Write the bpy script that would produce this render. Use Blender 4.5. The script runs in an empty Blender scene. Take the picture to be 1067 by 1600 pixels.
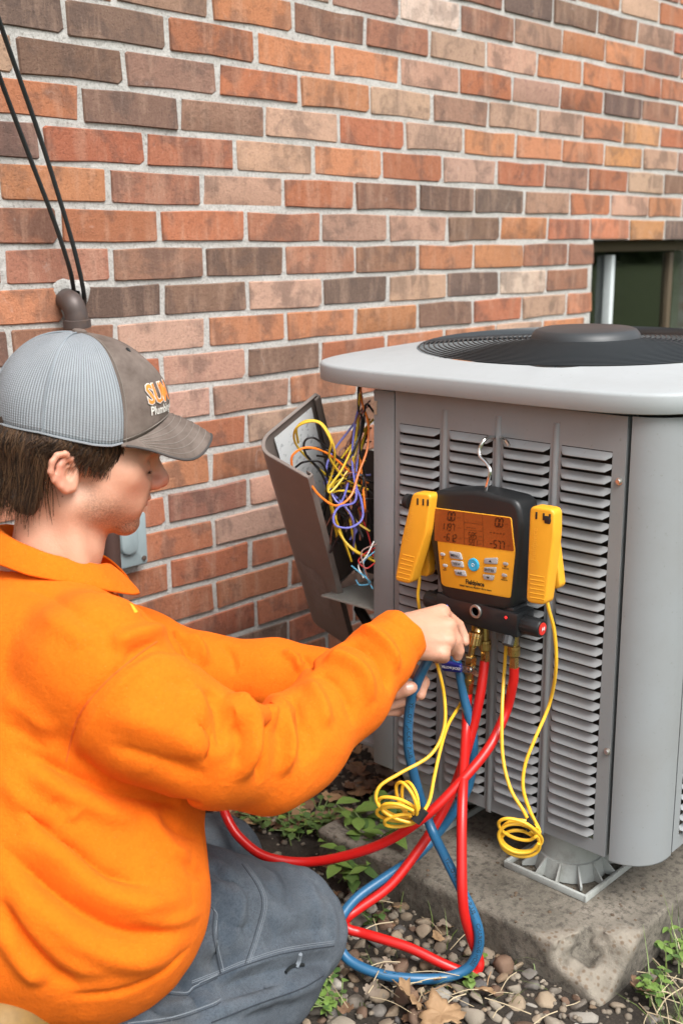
import bpy, bmesh, math, random
import numpy as np
from mathutils import Vector, Matrix

random.seed(7); RNG = np.random.default_rng(7)
SC = bpy.context.scene
COL = SC.collection

# ------------------------------------------------------------------ camera
F = 1750.0; CX, CY = 533.5, 800.0; CH = 1.05        # focal length in photo pixels, eye height
def nrm(v):
    v = np.asarray(v, float); return v / np.linalg.norm(v)
_X = nrm([2244 - CX, 369 - CY, F]); _Y = nrm([-1372 - CX, 394 - CY, F])
_s, _d = nrm(_X + _Y), nrm(_X - _Y)
_X, _Y = nrm(_s + _d), nrm(_s - _d)
_U = np.cross(_Y, _X); _U = -_U if _U[1] > 0 else _U
ROT = np.array([_X, _Y, _U])                        # world = ROT @ (right, down, forward)
CAM = np.array([0., 0., CH])
cam_d = bpy.data.cameras.new('camera'); cam = bpy.data.objects.new('camera', cam_d); COL.objects.link(cam)
m = Matrix.Identity(4)
for r in range(3):
    m[r][0] = ROT[r][0]; m[r][1] = -ROT[r][1]; m[r][2] = -ROT[r][2]; m[r][3] = CAM[r]
cam.matrix_world = m
cam_d.sensor_fit = 'VERTICAL'; cam_d.sensor_height = 36.0; cam_d.sensor_width = 24.0
cam_d.lens = 36.0 * F / 1600.0
cam_d.clip_start = 0.05; cam_d.clip_end = 400
cam_d.dof.use_dof = True; cam_d.dof.focus_distance = 1.58; cam_d.dof.aperture_fstop = 5.6
SC.camera = cam

# ------------------------------------------------------------------ sky, sun, exposure (soft overcast day)
W = bpy.data.worlds.new('World'); SC.world = W; W.use_nodes = True
wn = W.node_tree; bg = wn.nodes['Background']
sky = wn.nodes.new('ShaderNodeTexSky'); sky.sky_type = 'NISHITA'; sky.sun_disc = False
SUN_DIR = nrm([-0.16, -0.62, 0.88])                 # towards the sun
SUN_EL = math.asin(SUN_DIR[2]); SUN_AZ = math.atan2(SUN_DIR[0], SUN_DIR[1])
sky.sun_elevation = SUN_EL; sky.sun_rotation = SUN_AZ
sky.air_density = 1.0; sky.dust_density = 4.0; sky.ozone_density = 1.0
hs = wn.nodes.new('ShaderNodeHueSaturation'); hs.inputs['Saturation'].default_value = 0.22
wn.links.new(sky.outputs[0], hs.inputs['Color']); wn.links.new(hs.outputs[0], bg.inputs[0])
bg.inputs[1].default_value = 0.115
sun_d = bpy.data.lights.new('sun', 'SUN'); sun = bpy.data.objects.new('sun', sun_d); COL.objects.link(sun)
sun_d.energy = 1.5; sun_d.angle = math.radians(32); sun_d.color = (1.0, 0.975, 0.94)
sun.rotation_euler = Vector(SUN_DIR).to_track_quat('Z', 'Y').to_euler()
sun.location = (-2, -3, 5)
SC.view_settings.view_transform = 'Standard'; SC.view_settings.look = 'None'
SC.view_settings.exposure = 1.20; SC.view_settings.gamma = 1.0
SC.view_settings.use_curve_mapping = False

# ------------------------------------------------------------------ measuring helpers
def ray(u, v): return ROT @ np.array([(u - CX) / F, (v - CY) / F, 1.0])
def P(u, v, Z): return CAM + ray(u, v) * Z          # point at depth Z
def PX(u, v, x): r = ray(u, v); return CAM + r * ((x - CAM[0]) / r[0])
def PY(u, v, y): r = ray(u, v); return CAM + r * ((y - CAM[1]) / r[1])
def PZ(u, v, z): r = ray(u, v); return CAM + r * ((z - CAM[2]) / r[2])
def PPL(u, v, o, n):                                 # on a plane
    r = ray(u, v); return CAM + r * (np.dot(np.asarray(o) - CAM, n) / np.dot(r, n))
def proj(p):
    q = ROT.T @ (np.asarray(p) - CAM); return CX + F * q[0] / q[2], CY + F * q[1] / q[2], q[2]
def cdir(x, y, z): return ROT @ np.array([x, y, z])  # camera-axis direction to world

# ------------------------------------------------------------------ objects
def tag(o, label=None, cat=None, group=None, kind=None):
    if label: o['label'] = label
    if cat: o['category'] = cat
    if group: o['group'] = group
    if kind: o['kind'] = kind
    return o
def empty(name, loc, parent=None):
    o = bpy.data.objects.new(name, None); COL.objects.link(o); o.location = loc
    o.empty_display_size = 0.02
    if parent is not None: put(o, parent)
    return o
def put(o, parent):                                  # parent, keeping world coordinates of the mesh
    o.parent = parent
    bpy.context.view_layer.update()
    o.matrix_parent_inverse = parent.matrix_world.inverted()
PINV = {}
def put_fast(o, parent):
    k = parent.name
    if k not in PINV:
        bpy.context.view_layer.update(); PINV[k] = parent.matrix_world.inverted()
    o.parent = parent; o.matrix_parent_inverse = PINV[k]
def link_mesh(name, me, mat=None, parent=None):
    o = bpy.data.objects.new(name, me); COL.objects.link(o)
    if mat is not None and len(me.materials) == 0: me.materials.append(mat)
    if parent is not None: put_fast(o, parent)
    return o
def mesh_np(name, V, Fc, mat=None, parent=None, smooth=True, sharp=None):
    me = bpy.data.meshes.new(name)
    me.from_pydata([tuple(map(float, v)) for v in V], [], [tuple(map(int, f)) for f in Fc]); me.update()
    if smooth:
        me.shade_smooth()
        if sharp: me.set_sharp_from_angle(angle=math.radians(sharp))
    return link_mesh(name, me, mat, parent)

def frame(d, up=(0, 0, 1)):
    d = nrm(d); up = np.asarray(up, float)
    if abs(np.dot(d, nrm(up))) > 0.98: up = np.array([0.3, 1, 0.1])
    a = nrm(np.cross(up, d)); b = np.cross(d, a); return a, b, d
def catmull(pts, n=8, closed=False):
    p = np.asarray(pts, float); out = []
    k = len(p); seg = k if closed else k - 1
    for i in range(seg):
        if closed: a, b, c, d = p[(i - 1) % k], p[i], p[(i + 1) % k], p[(i + 2) % k]
        else:
            b, c = p[i], p[i + 1]
            a = p[i - 1] if i > 0 else 2 * b - c
            d = p[i + 2] if i + 2 < k else 2 * c - b
        for t in np.linspace(0, 1, n, endpoint=False):
            out.append(0.5 * (2 * b + (c - a) * t + (2 * a - 5 * b + 4 * c - d) * t * t + (3 * b - a - 3 * c + d) * t ** 3))
    if not closed: out.append(p[-1])
    return np.array(out)

class MB:
    def __init__(s): s.v = []; s.f = []
    def add(s, V, Fc):
        n = len(s.v); s.v += [tuple(map(float, v)) for v in V]; s.f += [tuple(int(i) + n for i in f) for f in Fc]; return s
    def box(s, c, size, ax=None, bev=0.0):
        """box with chamfered edges; ax = three axes"""
        ax = np.eye(3) if ax is None else np.array(ax); c = np.asarray(c, float); h = np.asarray(size, float) / 2
        if bev <= 0:
            V = [c + ax.T @ (h * np.array(q)) for q in [(-1,-1,-1),(1,-1,-1),(1,1,-1),(-1,1,-1),(-1,-1,1),(1,-1,1),(1,1,1),(-1,1,1)]]
            return s.add(V, [(3,2,1,0),(4,5,6,7),(0,1,5,4),(1,2,6,5),(2,3,7,6),(3,0,4,7)])
        bm = bmesh.new(); bmesh.ops.create_cube(bm, size=2)
        for v in bm.verts: v.co = Vector([v.co[i] * h[i] for i in range(3)])
        bmesh.ops.bevel(bm, geom=list(bm.edges), offset=bev, segments=2, affect='EDGES', profile=0.5)
        bm.verts.index_update()
        V = [c + ax.T @ np.array(v.co) for v in bm.verts]; Fc = [[v.index for v in f.verts] for f in bm.faces]; bm.free()
        return s.add(V, Fc)
    def tube(s, path, r, seg=10, caps=True, closed=False, up=(0, 0, 1)):
        p = np.asarray(path, float); n = len(p)
        r = np.full(n, r) if np.isscalar(r) else np.asarray(r, float)
        T = np.gradient(p, axis=0)
        if closed: T = np.roll(p, -1, 0) - np.roll(p, 1, 0)
        T = T / np.maximum(np.linalg.norm(T, axis=1, keepdims=True), 1e-9)
        a, b, _ = frame(T[0], up); V = []
        for i in range(n):
            a = a - T[i] * np.dot(a, T[i]); a = nrm(a); b = np.cross(T[i], a)
            for k in range(seg):
                t = 2 * math.pi * k / seg; V.append(p[i] + r[i] * (a * math.cos(t) + b * math.sin(t)))
        Fc = []
        for i in range(n if closed else n - 1):
            j = (i + 1) % n
            for k in range(seg):
                k2 = (k + 1) % seg; Fc.append((i*seg+k, i*seg+k2, j*seg+k2, j*seg+k))
        if caps and not closed:
            Fc.append(tuple(range(seg - 1, -1, -1))); Fc.append(tuple((n - 1) * seg + k for k in range(seg)))
        return s.add(V, Fc)
    def lathe(s, o, d, prof, seg=20, up=(0, 0, 1), flute=0.0):
        """profile [(dist along d, radius)] turned about the axis; flute = knurl depth fraction"""
        a, b, d = frame(d, up); o = np.asarray(o, float); V = []
        for (h, r) in prof:
            for k in range(seg):
                t = 2 * math.pi * k / seg; rr = r * (1 - (flute if k % 2 else 0))
                V.append(o + d * h + rr * (a * math.cos(t) + b * math.sin(t)))
        Fc = []
        for i in range(len(prof) - 1):
            for k in range(seg):
                k2 = (k + 1) % seg; Fc.append((i*seg+k, i*seg+k2, (i+1)*seg+k2, (i+1)*seg+k))
        Fc.append(tuple(range(seg - 1, -1, -1))); Fc.append(tuple((len(prof) - 1) * seg + k for k in range(seg)))
        return s.add(V, Fc)
    def prism(s, poly, o, ex, ey, ez, h0, h1, bev=0.0, steps=2):
        """outline in (ex, ey) extruded along ez from h0 to h1, front edge rounded by bev"""
        poly = np.asarray(poly, float); n = len(poly); o = np.asarray(o, float)
        ex, ey, ez = map(lambda q: np.asarray(q, float), (ex, ey, ez))
        area = 0.5 * np.sum(poly[:, 0] * np.roll(poly[:, 1], -1) - np.roll(poly[:, 0], -1) * poly[:, 1])
        if area < 0: poly = poly[::-1]
        def inset(d):
            e = np.roll(poly, -1, 0) - poly; e /= np.maximum(np.linalg.norm(e, axis=1, keepdims=True), 1e-9)
            nn = np.stack([-e[:, 1], e[:, 0]], 1); pn = np.roll(nn, 1, 0)
            bs = nn + pn; bs /= np.maximum(np.linalg.norm(bs, axis=1, keepdims=True), 1e-6)
            c = np.maximum(np.sum(bs * nn, 1, keepdims=True), 0.5); return poly + bs * d / c
        rings = [(poly, h0)]
        if bev > 0:
            for k in range(steps + 1):
                t = k / steps * math.pi / 2; rings.append((inset(bev * (1 - math.cos(t))), h1 - bev + bev * math.sin(t)))
        else: rings.append((poly, h1))
        V = [];
        for q, h in rings: V += [o + ex * p[0] + ey * p[1] + ez * h for p in q]
        Fc = []
        for i in range(len(rings) - 1):
            for k in range(n):
                k2 = (k + 1) % n; Fc.append((i*n+k, i*n+k2, (i+1)*n+k2, (i+1)*n+k))
        Fc.append(tuple(range(n - 1, -1, -1))); Fc.append(tuple((len(rings) - 1) * n + k for k in range(n)))
        if np.dot(np.cross(ex, ey), ez) < 0: Fc = [f[::-1] for f in Fc]
        return s.add(V, Fc)
    def build(s, name, mat, parent=None, smooth=True, sharp=35):
        return mesh_np(name, s.v, s.f, mat, parent, smooth, sharp)

def rrect(w, h, r, n=4, cx=0, cy=0):
    out = []
    for (sx, sy, a0) in ((1, 1, 0), (-1, 1, 90), (-1, -1, 180), (1, -1, 270)):
        for k in range(n + 1):
            a = math.radians(a0 + 90 * k / n); out.append((cx + sx * (w/2 - r) + r * math.cos(a), cy + sy * (h/2 - r) + r * math.sin(a)))
    return out
def rpoly(pts, r, n=3):
    """polygon with rounded corners"""
    p = [np.array(q, float) for q in pts]; out = []; k = len(p)
    for i in range(k):
        a, b, c = p[i - 1], p[i], p[(i + 1) % k]
        d1, d2 = nrm(a - b), nrm(c - b); L = min(r, 0.45 * np.linalg.norm(a - b), 0.45 * np.linalg.norm(c - b))
        s, e = b + d1 * L, b + d2 * L
        for t in np.linspace(0, 1, n + 1): out.append((1-t)**2 * s + 2*t*(1-t) * b + t*t * e)
    return [tuple(q) for q in out]

_font_cache = {}
def text2d(txt, size=1.0, bold=0.0, width=1.0, align='CENTER', shear=0.0):
    """flat lettering as 2-D triangles; cap height about 0.7*size"""
    cu = bpy.data.curves.new('lettering', 'FONT'); cu.body = txt; cu.size = size; cu.align_x = align; cu.align_y = 'CENTER'
    cu.offset = bold * size; cu.resolution_u = 2; cu.shear = shear
    o = bpy.data.objects.new('lettering_tmp', cu); COL.objects.link(o)
    dg = bpy.context.evaluated_depsgraph_get(); me = o.evaluated_get(dg).to_mesh()
    V = np.array([(v.co.x * width, v.co.y) for v in me.vertices]); Fc = [tuple(p.vertices) for p in me.polygons]
    o.evaluated_get(dg).to_mesh_clear(); bpy.data.objects.remove(o); bpy.data.curves.remove(cu)
    return V, Fc
def text_on(name, txt, o, ex, ey, size, mat, parent, bold=0.0, width=1.0, align='CENTER', lift=0.0006, shear=0.0):
    V, Fc = text2d(txt, size, bold, width, align, shear); n = np.cross(ex, ey)
    if len(V) == 0: return None
    return mesh_np(name, [np.asarray(o) + np.asarray(ex) * a + np.asarray(ey) * b + n * lift for a, b in V], Fc, mat, parent, False)

# ------------------------------------------------------------------ materials
def lin(h):
    c = [int(h[i:i+2], 16) / 255 for i in (0, 2, 4)]
    return tuple(x / 12.92 if x <= 0.04045 else ((x + 0.055) / 1.055) ** 2.4 for x in c)
class NT:
    def __init__(s, name):
        s.m = bpy.data.materials.new(name); s.m.use_nodes = True; s.t = s.m.node_tree; s.n = s.t.nodes
        s.b = s.n['Principled BSDF']; s.o = s.n['Material Output']
        s.tc = s.n.new('ShaderNodeTexCoord'); s.vec = s.tc.outputs['Object']
    def link(s, a, b): s.t.links.new(a, b)
    def mapping(s, scale=(1, 1, 1), vec=None, loc=None):
        k = s.n.new('ShaderNodeMapping'); k.inputs['Scale'].default_value = scale; s.link(vec or s.vec, k.inputs[0])
        return k.outputs[0]
    def noise(s, scale, detail=4, rough=0.6, vec=None, dist=0.0):
        k = s.n.new('ShaderNodeTexNoise'); k.inputs['Scale'].default_value = scale; k.inputs['Detail'].default_value = detail
        k.inputs['Roughness'].default_value = rough; k.inputs['Distortion'].default_value = dist
        s.link(vec or s.vec, k.inputs['Vector']); return k.outputs['Fac']
    def voro(s, scale, feat='F1', vec=None, out='Distance'):
        k = s.n.new('ShaderNodeTexVoronoi'); k.feature = feat; k.inputs['Scale'].default_value = scale
        s.link(vec or s.vec, k.inputs['Vector']); return k.outputs[out]
    def ramp(s, x, stops):
        k = s.n.new('ShaderNodeValToRGB'); e = k.color_ramp.elements
        while len(e) < len(stops): e.new(0.5)
        for q, (p, c) in zip(e, stops):
            q.position = p; q.color = (*c, 1) if not np.isscalar(c) else (c, c, c, 1)
        s.link(x, k.inputs[0]); return k.outputs[0]
    def mix(s, fac, a, b, mode='MIX'):
        k = s.n.new('ShaderNodeMix'); k.data_type = 'RGBA'; k.blend_type = mode
        for ix, v in ((0, fac), (6, a), (7, b)):
            sock = k.inputs[ix]
            if hasattr(v, 'links'): s.link(v, sock)
            elif np.isscalar(v): sock.default_value = v if ix == 0 else (v, v, v, 1)
            else: sock.default_value = (*v, 1)
        return k.outputs[2]
    def math(s, op, a, b=0.0):
        k = s.n.new('ShaderNodeMath'); k.operation = op
        for sock, v in ((k.inputs[0], a), (k.inputs[1], b)):
            if hasattr(v, 'links'): s.link(v, sock)
            else: sock.default_value = v
        return k.outputs[0]
    def bump(s, h, strength=0.3, dist=0.001, prev=None):
        k = s.n.new('ShaderNodeBump'); k.inputs['Strength'].default_value = strength; k.inputs['Distance'].default_value = dist
        s.link(h, k.inputs['Height'])
        if prev is not None: s.link(prev, k.inputs['Normal'])
        s.link(k.outputs[0], s.b.inputs['Normal']); return k.outputs[0]
    def set(s, **kw):
        for k, v in kw.items():
            sock = s.b.inputs[k.replace('_', ' ')]
            if hasattr(v, 'links'): s.link(v, sock)
            elif isinstance(v, (tuple, list)) and len(v) == 3: sock.default_value = (*v, 1) if sock.type == 'RGBA' else v
            else: sock.default_value = v
        return s.m
def simple(name, col, rough=0.5, metal=0.0, var=0.12, scale=40, bump=0.0, bscale=300, bdist=0.0004, **kw):
    t = NT(name); n = t.noise(scale, 4)
    c = t.mix(n, tuple(x * (1 - var) for x in col), tuple(min(1, x * (1 + var)) for x in col))
    t.set(Base_Color=c, Roughness=rough, Metallic=metal, **kw)
    if bump: t.bump(t.noise(bscale, 3), bump, bdist)
    return t.m
def scuffed(name, col, rough, metal=0.0, dirt=(0.05, 0.04, 0.03), amount=0.35, scale=9, **kw):
    t = NT(name); n1 = t.noise(scale, 6, 0.65); n2 = t.noise(scale * 14, 3)
    c = t.mix(t.ramp(n1, [(0.5, 0.0), (0.75, amount)]), col, dirt)
    c = t.mix(t.ramp(n2, [(0.62, 0.0), (0.75, amount * 0.6)]), c, dirt)
    t.set(Base_Color=c, Roughness=t.ramp(n1, [(0.3, max(0, rough - 0.08)), (0.7, min(1, rough + 0.12))]), Metallic=metal, **kw)
    t.bump(n2, 0.05, 0.0005); return t.m
# ================================================================== setting: ground, brick wall, window
WY = 1.70; BW = 0.2130; RH = 0.0668; Z0 = CH + 0.0005; JT = 0.0115
def vnoise(p, s, seed=0):
    """cheap smooth value noise, p (n,3)"""
    p = np.asarray(p, float) * s + seed * 17.31; i = np.floor(p).astype(np.int64); f = p - i; f = f * f * (3 - 2 * f); out = 0
    for dx in (0, 1):
        for dy in (0, 1):
            for dz in (0, 1):
                h = (i[:, 0] + dx) * 374761393 + (i[:, 1] + dy) * 668265263 + (i[:, 2] + dz) * 2147483647 + seed * 974711
                h = (h ^ (h >> 13)) * 1274126177 & 0xffffffff; h = ((h ^ (h >> 16)) & 0xffff) / 65535.0
                out = out + h * (f[:, 0] if dx else 1 - f[:, 0]) * (f[:, 1] if dy else 1 - f[:, 1]) * (f[:, 2] if dz else 1 - f[:, 2])
    return out * 2 - 1
def fbm(p, s, o=3, seed=0):
    return sum(vnoise(p, s * 2 ** k, seed + k) / 2 ** k for k in range(o))

# ---- ground sheet (dark soil by the wall, turning to lawn away from it)
def gh(x, y):
    p = np.stack([np.ravel(x), np.ravel(y), np.zeros(np.size(x))], 1)
    return (0.010 * fbm(p, 9, 3, 3) + 0.020).reshape(np.shape(x))
xs = np.concatenate([np.linspace(-90, -1, 10)[:-1], np.linspace(-1, 0.5, 14)[:-1], np.linspace(0.5, 1.9, 100), np.linspace(1.9, 5, 20)[1:], np.linspace(5, 120, 10)[1:]])
ys = np.concatenate([np.linspace(-120, -2, 12)[:-1], np.linspace(-2, 0.4, 16)[:-1], np.linspace(0.4, 1.75, 95), np.linspace(1.75, 60, 6)[1:]])
gx, gy = np.meshgrid(xs, ys, indexing='ij'); gz = gh(gx, gy); nx, ny = gx.shape
far = (np.hypot(gx - 1, gy - 0.8) > 6); gz[far] = 0.0
V = np.stack([gx, gy, gz], -1).reshape(-1, 3)
Fc = [(i*ny+j, (i+1)*ny+j, (i+1)*ny+j+1, i*ny+j+1) for i in range(nx-1) for j in range(ny-1)]
t = NT('soil'); n = t.noise(30, 6, 0.7); n2 = t.noise(240, 4, 0.7)
soil = t.mix(n, (0.010, 0.008, 0.006), (0.040, 0.030, 0.021)); soil = t.mix(t.ramp(n2, [(0.5, 0), (0.72, 0.6)]), soil, (0.075, 0.058, 0.040))
gr = t.mix(t.noise(14, 5), (0.028, 0.048, 0.012), (0.065, 0.095, 0.022)); gr = t.mix(t.ramp(n2, [(0.45, 0), (0.7, 0.7)]), gr, (0.10, 0.11, 0.035))
sx = t.n.new('ShaderNodeSeparateXYZ'); t.link(t.vec, sx.inputs[0])
lawn = t.math('ADD', t.math('MULTIPLY', sx.outputs[1], -1.0), t.math('MULTIPLY', t.noise(7, 3), 0.25))
lawn = t.ramp(t.math('ADD', lawn, 0.55), [(0.05, 0.0), (0.22, 1.0)])
t.set(Base_Color=t.mix(lawn, soil, gr), Roughness=0.95); t.bump(n2, 0.7, 0.004); M_soil = t.m
ground = mesh_np('ground', V, Fc, M_soil); tag(ground, kind='structure')

# ---- bricks
def M_brick_make():
    t = NT('fired_clay_brick'); oi = t.n.new('ShaderNodeObjectInfo')
    add = t.n.new('ShaderNodeVectorMath'); add.operation = 'ADD'; t.link(t.vec, add.inputs[0])
    cmb = t.n.new('ShaderNodeCombineXYZ'); rnd = t.math('MULTIPLY', oi.outputs['Random'], 37.0)
    for i in range(3): t.link(rnd, cmb.inputs[i])
    t.link(cmb.outputs[0], add.inputs[1]); v = add.outputs[0]
    base = oi.outputs['Color']
    big = t.noise(14, 5, 0.6, v, 0.4); streak = t.noise(34, 4, 0.65, t.mapping((1, 1, 0.16), v)); fine = t.noise(230, 5, 0.85, v); med = t.noise(70, 5, 0.7, v)
    c = t.mix(t.ramp(big, [(0.49, 0.0), (0.60, 0.80)]), base, t.mix(0.62, base, (0.085, 0.062, 0.055)))
    c = t.mix(t.ramp(streak, [(0.50, 0.0), (0.68, 0.7)]), c, t.mix(0.45, base, (0.50, 0.33, 0.24)))
    c = t.mix(t.ramp(med, [(0.56, 0.0), (0.72, 0.6)]), c, t.mix(0.7, base, (0.05, 0.035, 0.03)))
    c = t.mix(t.ramp(fine, [(0.32, 0.8), (0.48, 0.0)]), c, t.mix(0.6, base, (0.03, 0.02, 0.018)))
    c = t.mix(t.ramp(fine, [(0.58, 0.0), (0.72, 0.55)]), c, t.mix(0.5, base, (0.62, 0.47, 0.38)))
    lime = t.noise(23, 6, 0.7, v, 1.0)
    c = t.mix(t.ramp(lime, [(0.63, 0.0), (0.80, 0.35)]), c, (0.62, 0.57, 0.52))
    # dirt near the arrises (rain-washed lime and mortar smears)
    t.set(Base_Color=c, Roughness=0.9, Specular_IOR_Level=0.25)
    pits = t.voro(130, 'F1', v)
    h = t.math('ADD', t.math('MULTIPLY', fine, 0.6), t.math('ADD', t.math('MULTIPLY', med, 0.9), t.math('MULTIPLY', t.ramp(pits, [(0.0, 0.0), (0.22, 1.0)]), 0.35)))
    t.bump(h, 0.85, 0.0035); return t.m
M_brick = M_brick_make()
t = NT('lime_mortar'); n = t.noise(210, 5, 0.85); n2 = t.noise(13, 5, 0.65)
c = t.mix(n2, (0.40, 0.39, 0.365), (0.60, 0.585, 0.555)); c = t.mix(t.ramp(n, [(0.33, 0.85), (0.5, 0)]), c, (0.17, 0.155, 0.135))
t.set(Base_Color=c, Roughness=0.95, Specular_IOR_Level=0.15); t.bump(t.math('ADD', n, t.math('MULTIPLY', t.noise(60, 4), 1.6)), 0.9, 0.003); M_mortar = t.m

def brick_mesh(w, h, d, seed, chip=None):
    r = random.Random(seed); a, b = w / 2, h / 2; j = lambda s=0.0021: r.uniform(-s, s)
    c = [0.0010 + r.random() ** 2 * 0.0028 for _ in range(4)]
    if chip is not None: c[chip] = 0.005 + r.random() * 0.004
    pts = [(-a + j(), -b + c[0]), (-a + c[0], -b + j()), (j(0.02), -b + j(0.0022)), (a - c[1], -b + j()), (a + j(), -b + c[1]),
           (a + j(), b - c[2]), (a - c[2], b + j()), (j(0.02), b + j(0.0022)), (-a + c[3], b + j()), (-a + j(), b - c[3])]
    e = 0.0022; V = []; n = len(pts)
    for (x, z) in pts: V.append((x, 0.5 * d, z))
    for (x, z) in pts: V.append((x, -0.5 * d + e + r.random() * 0.0012, z))
    tl = [j(0.0014), j(0.0014), j(0.0008)]
    for (x, z) in pts: V.append((x * (1 - e * 0.8 / a), -0.5 * d + tl[0] * x / a + tl[1] * z / b + tl[2], z * (1 - e * 0.8 / b)))
    Fc = [tuple(2 * n + k for k in range(n))]
    for i in (0, 1):
        for k in range(n): k2 = (k + 1) % n; Fc.append((i*n+k, i*n+k2, (i+1)*n+k2, (i+1)*n+k))
    me = bpy.data.meshes.new('brick'); me.from_pydata(V, [], Fc); me.update(); me.materials.append(M_brick)
    me.shade_smooth(); me.set_sharp_from_angle(angle=math.radians(30)); return me
BD = 0.088
variants = [brick_mesh(BW - JT, RH - JT, BD, s, chip=(s % 4 if s % 4 == 1 else None)) for s in range(14)]
halfv = [brick_mesh(BW / 2 - JT, RH - JT, BD, 50 + s) for s in range(3)]
PAL = dict(D=(0.178, 0.106, 0.078), B=(0.26, 0.130, 0.088), R=(0.37, 0.138, 0.076), O=(0.45, 0.190, 0.098), T=(0.44, 0.27, 0.195),
           L=(0.56, 0.45, 0.36), N=(0.50, 0.24, 0.11), M=(0.31, 0.138, 0.088), K=(0.30, 0.175, 0.125), V=(0.142, 0.096, 0.075))
# measured joint positions of the courses, and brick tones read along them from the first brick right of `start`
JO = {7: [518, 626], 6: [327, 457, 572, 675], 5: [103, 262, 399, 520, 628], 4: [196, 339, 467, 579, 679], 3: [128, 283, 415, 530, 632], 2: [74, 229, 365, 488, 598, 693],
      1: [170, 317, 444, 557, 651], 0: [98, 250, 383, 501, 607, 700], -1: [177, 317, 444, 557, 655], -2: [258, 388, 503, 607, 700], -3: [184, 325, 446, 556, 656], -4: [252, 387, 504], -5: [331, 453]}
TONES = {9: (900, 'OO'), 8: (680, 'TBVDBT'), 7: (450, 'TKLBKOOB'), 6: (140, 'OKOBMTTOORR'), 5: (50, 'VDROOTRTRVB'), 4: (10, 'TDKROTKTTONR'),
         3: (60, 'RDKTRTOOONT'), 2: (30, 'DRRTORTRKRTD'), 1: (85, 'OMTRBDVKOTO'), 0: (45, 'MRRMKTDORONV'), -1: (95, 'MBDMBOOMB'), -2: (50, 'OVDTVTVLBB'),
         -3: (140, 'BTOOODRTO'), -4: (190, 'RTDROOTO'), -5: (270, 'TKOROTRO'), -6: (310, 'RTBOROR'), -7: (255, 'OOORTOR'), -8: (210, 'RBTRORR'), -9: (250, 'RTRROR'),
         -10: (270, 'RRRO'), -11: (235, 'RRRB'), -12: (285, 'RRDR'), -13: (240, 'RDRR')}
wall = empty('brick_wall', (2.2, WY, 0)); tag(wall, 'red, brown and tan brick house wall with pale grey mortar joints', 'wall')
WX0, WX1, WZ0, WZ1 = 2.826, 3.68, 0.58, Z0 + 0.001
rowoff = {}
for k in range(-16, 20):
    zc = Z0 + (k + 0.5) * RH
    if k in JO:
        xj = np.array([PPL(u, proj((2.0, WY, zc))[1] if False else 400, (0, WY, 0), (0, 1, 0))[0] for u in JO[k]])
        # refine: the joint's pixel row follows the course
        xj = []
        for u in JO[k]:
            v = 400.0
            for _ in range(12):
                q = PY(u, v, WY); v += (q[2] - zc) * F / (proj(q)[2] * 1.0)
            xj.append(PY(u, v, WY)[0])
        ang = np.angle(np.mean(np.exp(2j * np.pi * np.array(xj) / BW))); rowoff[k] = ang / (2 * np.pi) * BW
    else: rowoff[k] = (1.2055 if k % 2 else 1.2055 + BW / 2) + random.uniform(-0.012, 0.012)
cand = []
for k in range(-16, 20):
    zc = Z0 + (k + 0.5) * RH; off = rowoff[k]
    j0 = math.floor((-1.6 - off) / BW); j1 = math.ceil((7.0 - off) / BW)
    tl = TONES.get(k); first = None
    if tl:
        v = 400.0
        for _ in range(12): q = PY(tl[0], v, WY); v += (q[2] - zc) * F / proj(q)[2]
        first = math.floor((PY(tl[0], v, WY)[0] - off) / BW)
    for j in range(j0, j1):
        xa, xb = off + j * BW, off + (j + 1) * BW
        if zc < WZ1 and zc > WZ0 and xb > WX0 and xa < WX1:
            if xa < WX0 - 0.03: xb = WX0 + JT / 2
            elif xb > WX1 + 0.03: xa = WX1 - JT / 2
            else: continue
        if first is not None and 0 <= j - first < len(tl[1]): tone = tl[1][j - first]
        else: tone = random.choice('RRROOOORMMTTKD' if zc > 0.75 else 'RRRRRMMRORBD')
        u, v, d = proj(((xa + xb) / 2, WY, zc))
        vis = (-90 < u < 1150 and -45 < v < 1300 and d > 0.5)
        if vis and u > 620 and v > 640: vis = False      # hidden behind the air conditioner
        if vis and u < 330 and v > 1010: vis = False
        cand.append((xa, xb, zc, tone, vis, 1.0 / max(d, 0.1)))
shown = sorted([i for i, c in enumerate(cand) if c[4]], key=lambda i: -cand[i][5])[:300]; shown_set = set(shown)
rest_v, rest_f = [], []; rest_c = []
ri = random.Random(11)
for i, (xa, xb, zc, tone, vis, _) in enumerate(cand):
    base = PAL[tone]; g = ri.uniform(0.88, 1.12); col = tuple(min(0.8, c * g * ri.uniform(0.95, 1.05)) for c in base)
    w = xb - xa; me = variants[ri.randrange(14)] if w > 0.75 * BW else halfv[ri.randrange(3)]
    nomw = BW if w > 0.75 * BW else BW / 2
    sxx = (w - JT) / (nomw - JT); flip = -1 if ri.random() < 0.5 else 1
    cx_ = (xa + xb) / 2 + ri.uniform(-0.0015, 0.0015); cy_ = WY + BD / 2 + ri.uniform(-0.0015, 0.0012); cz_ = zc + ri.uniform(-0.0012, 0.0012)
    if i in shown_set:
        o = bpy.data.objects.new('brick', me); COL.objects.link(o); o.location = (cx_, cy_, cz_); o.scale = (sxx, 1, 1)
        o.rotation_euler = (0, ri.uniform(-0.006, 0.006), 0); o.color = (*col, 1); put_fast(o, wall)
    else:
        n0 = len(rest_v); rest_v += [(v.co.x * sxx + cx_, v.co.y + cy_, v.co.z + cz_) for v in me.vertices]
        rest_f += [tuple(q + n0 for q in p.vertices) for p in me.polygons]; rest_c += [col] * len(me.polygons)
me = bpy.data.meshes.new('bricks_beyond'); me.from_pydata(rest_v, [], rest_f); me.update()
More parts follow.
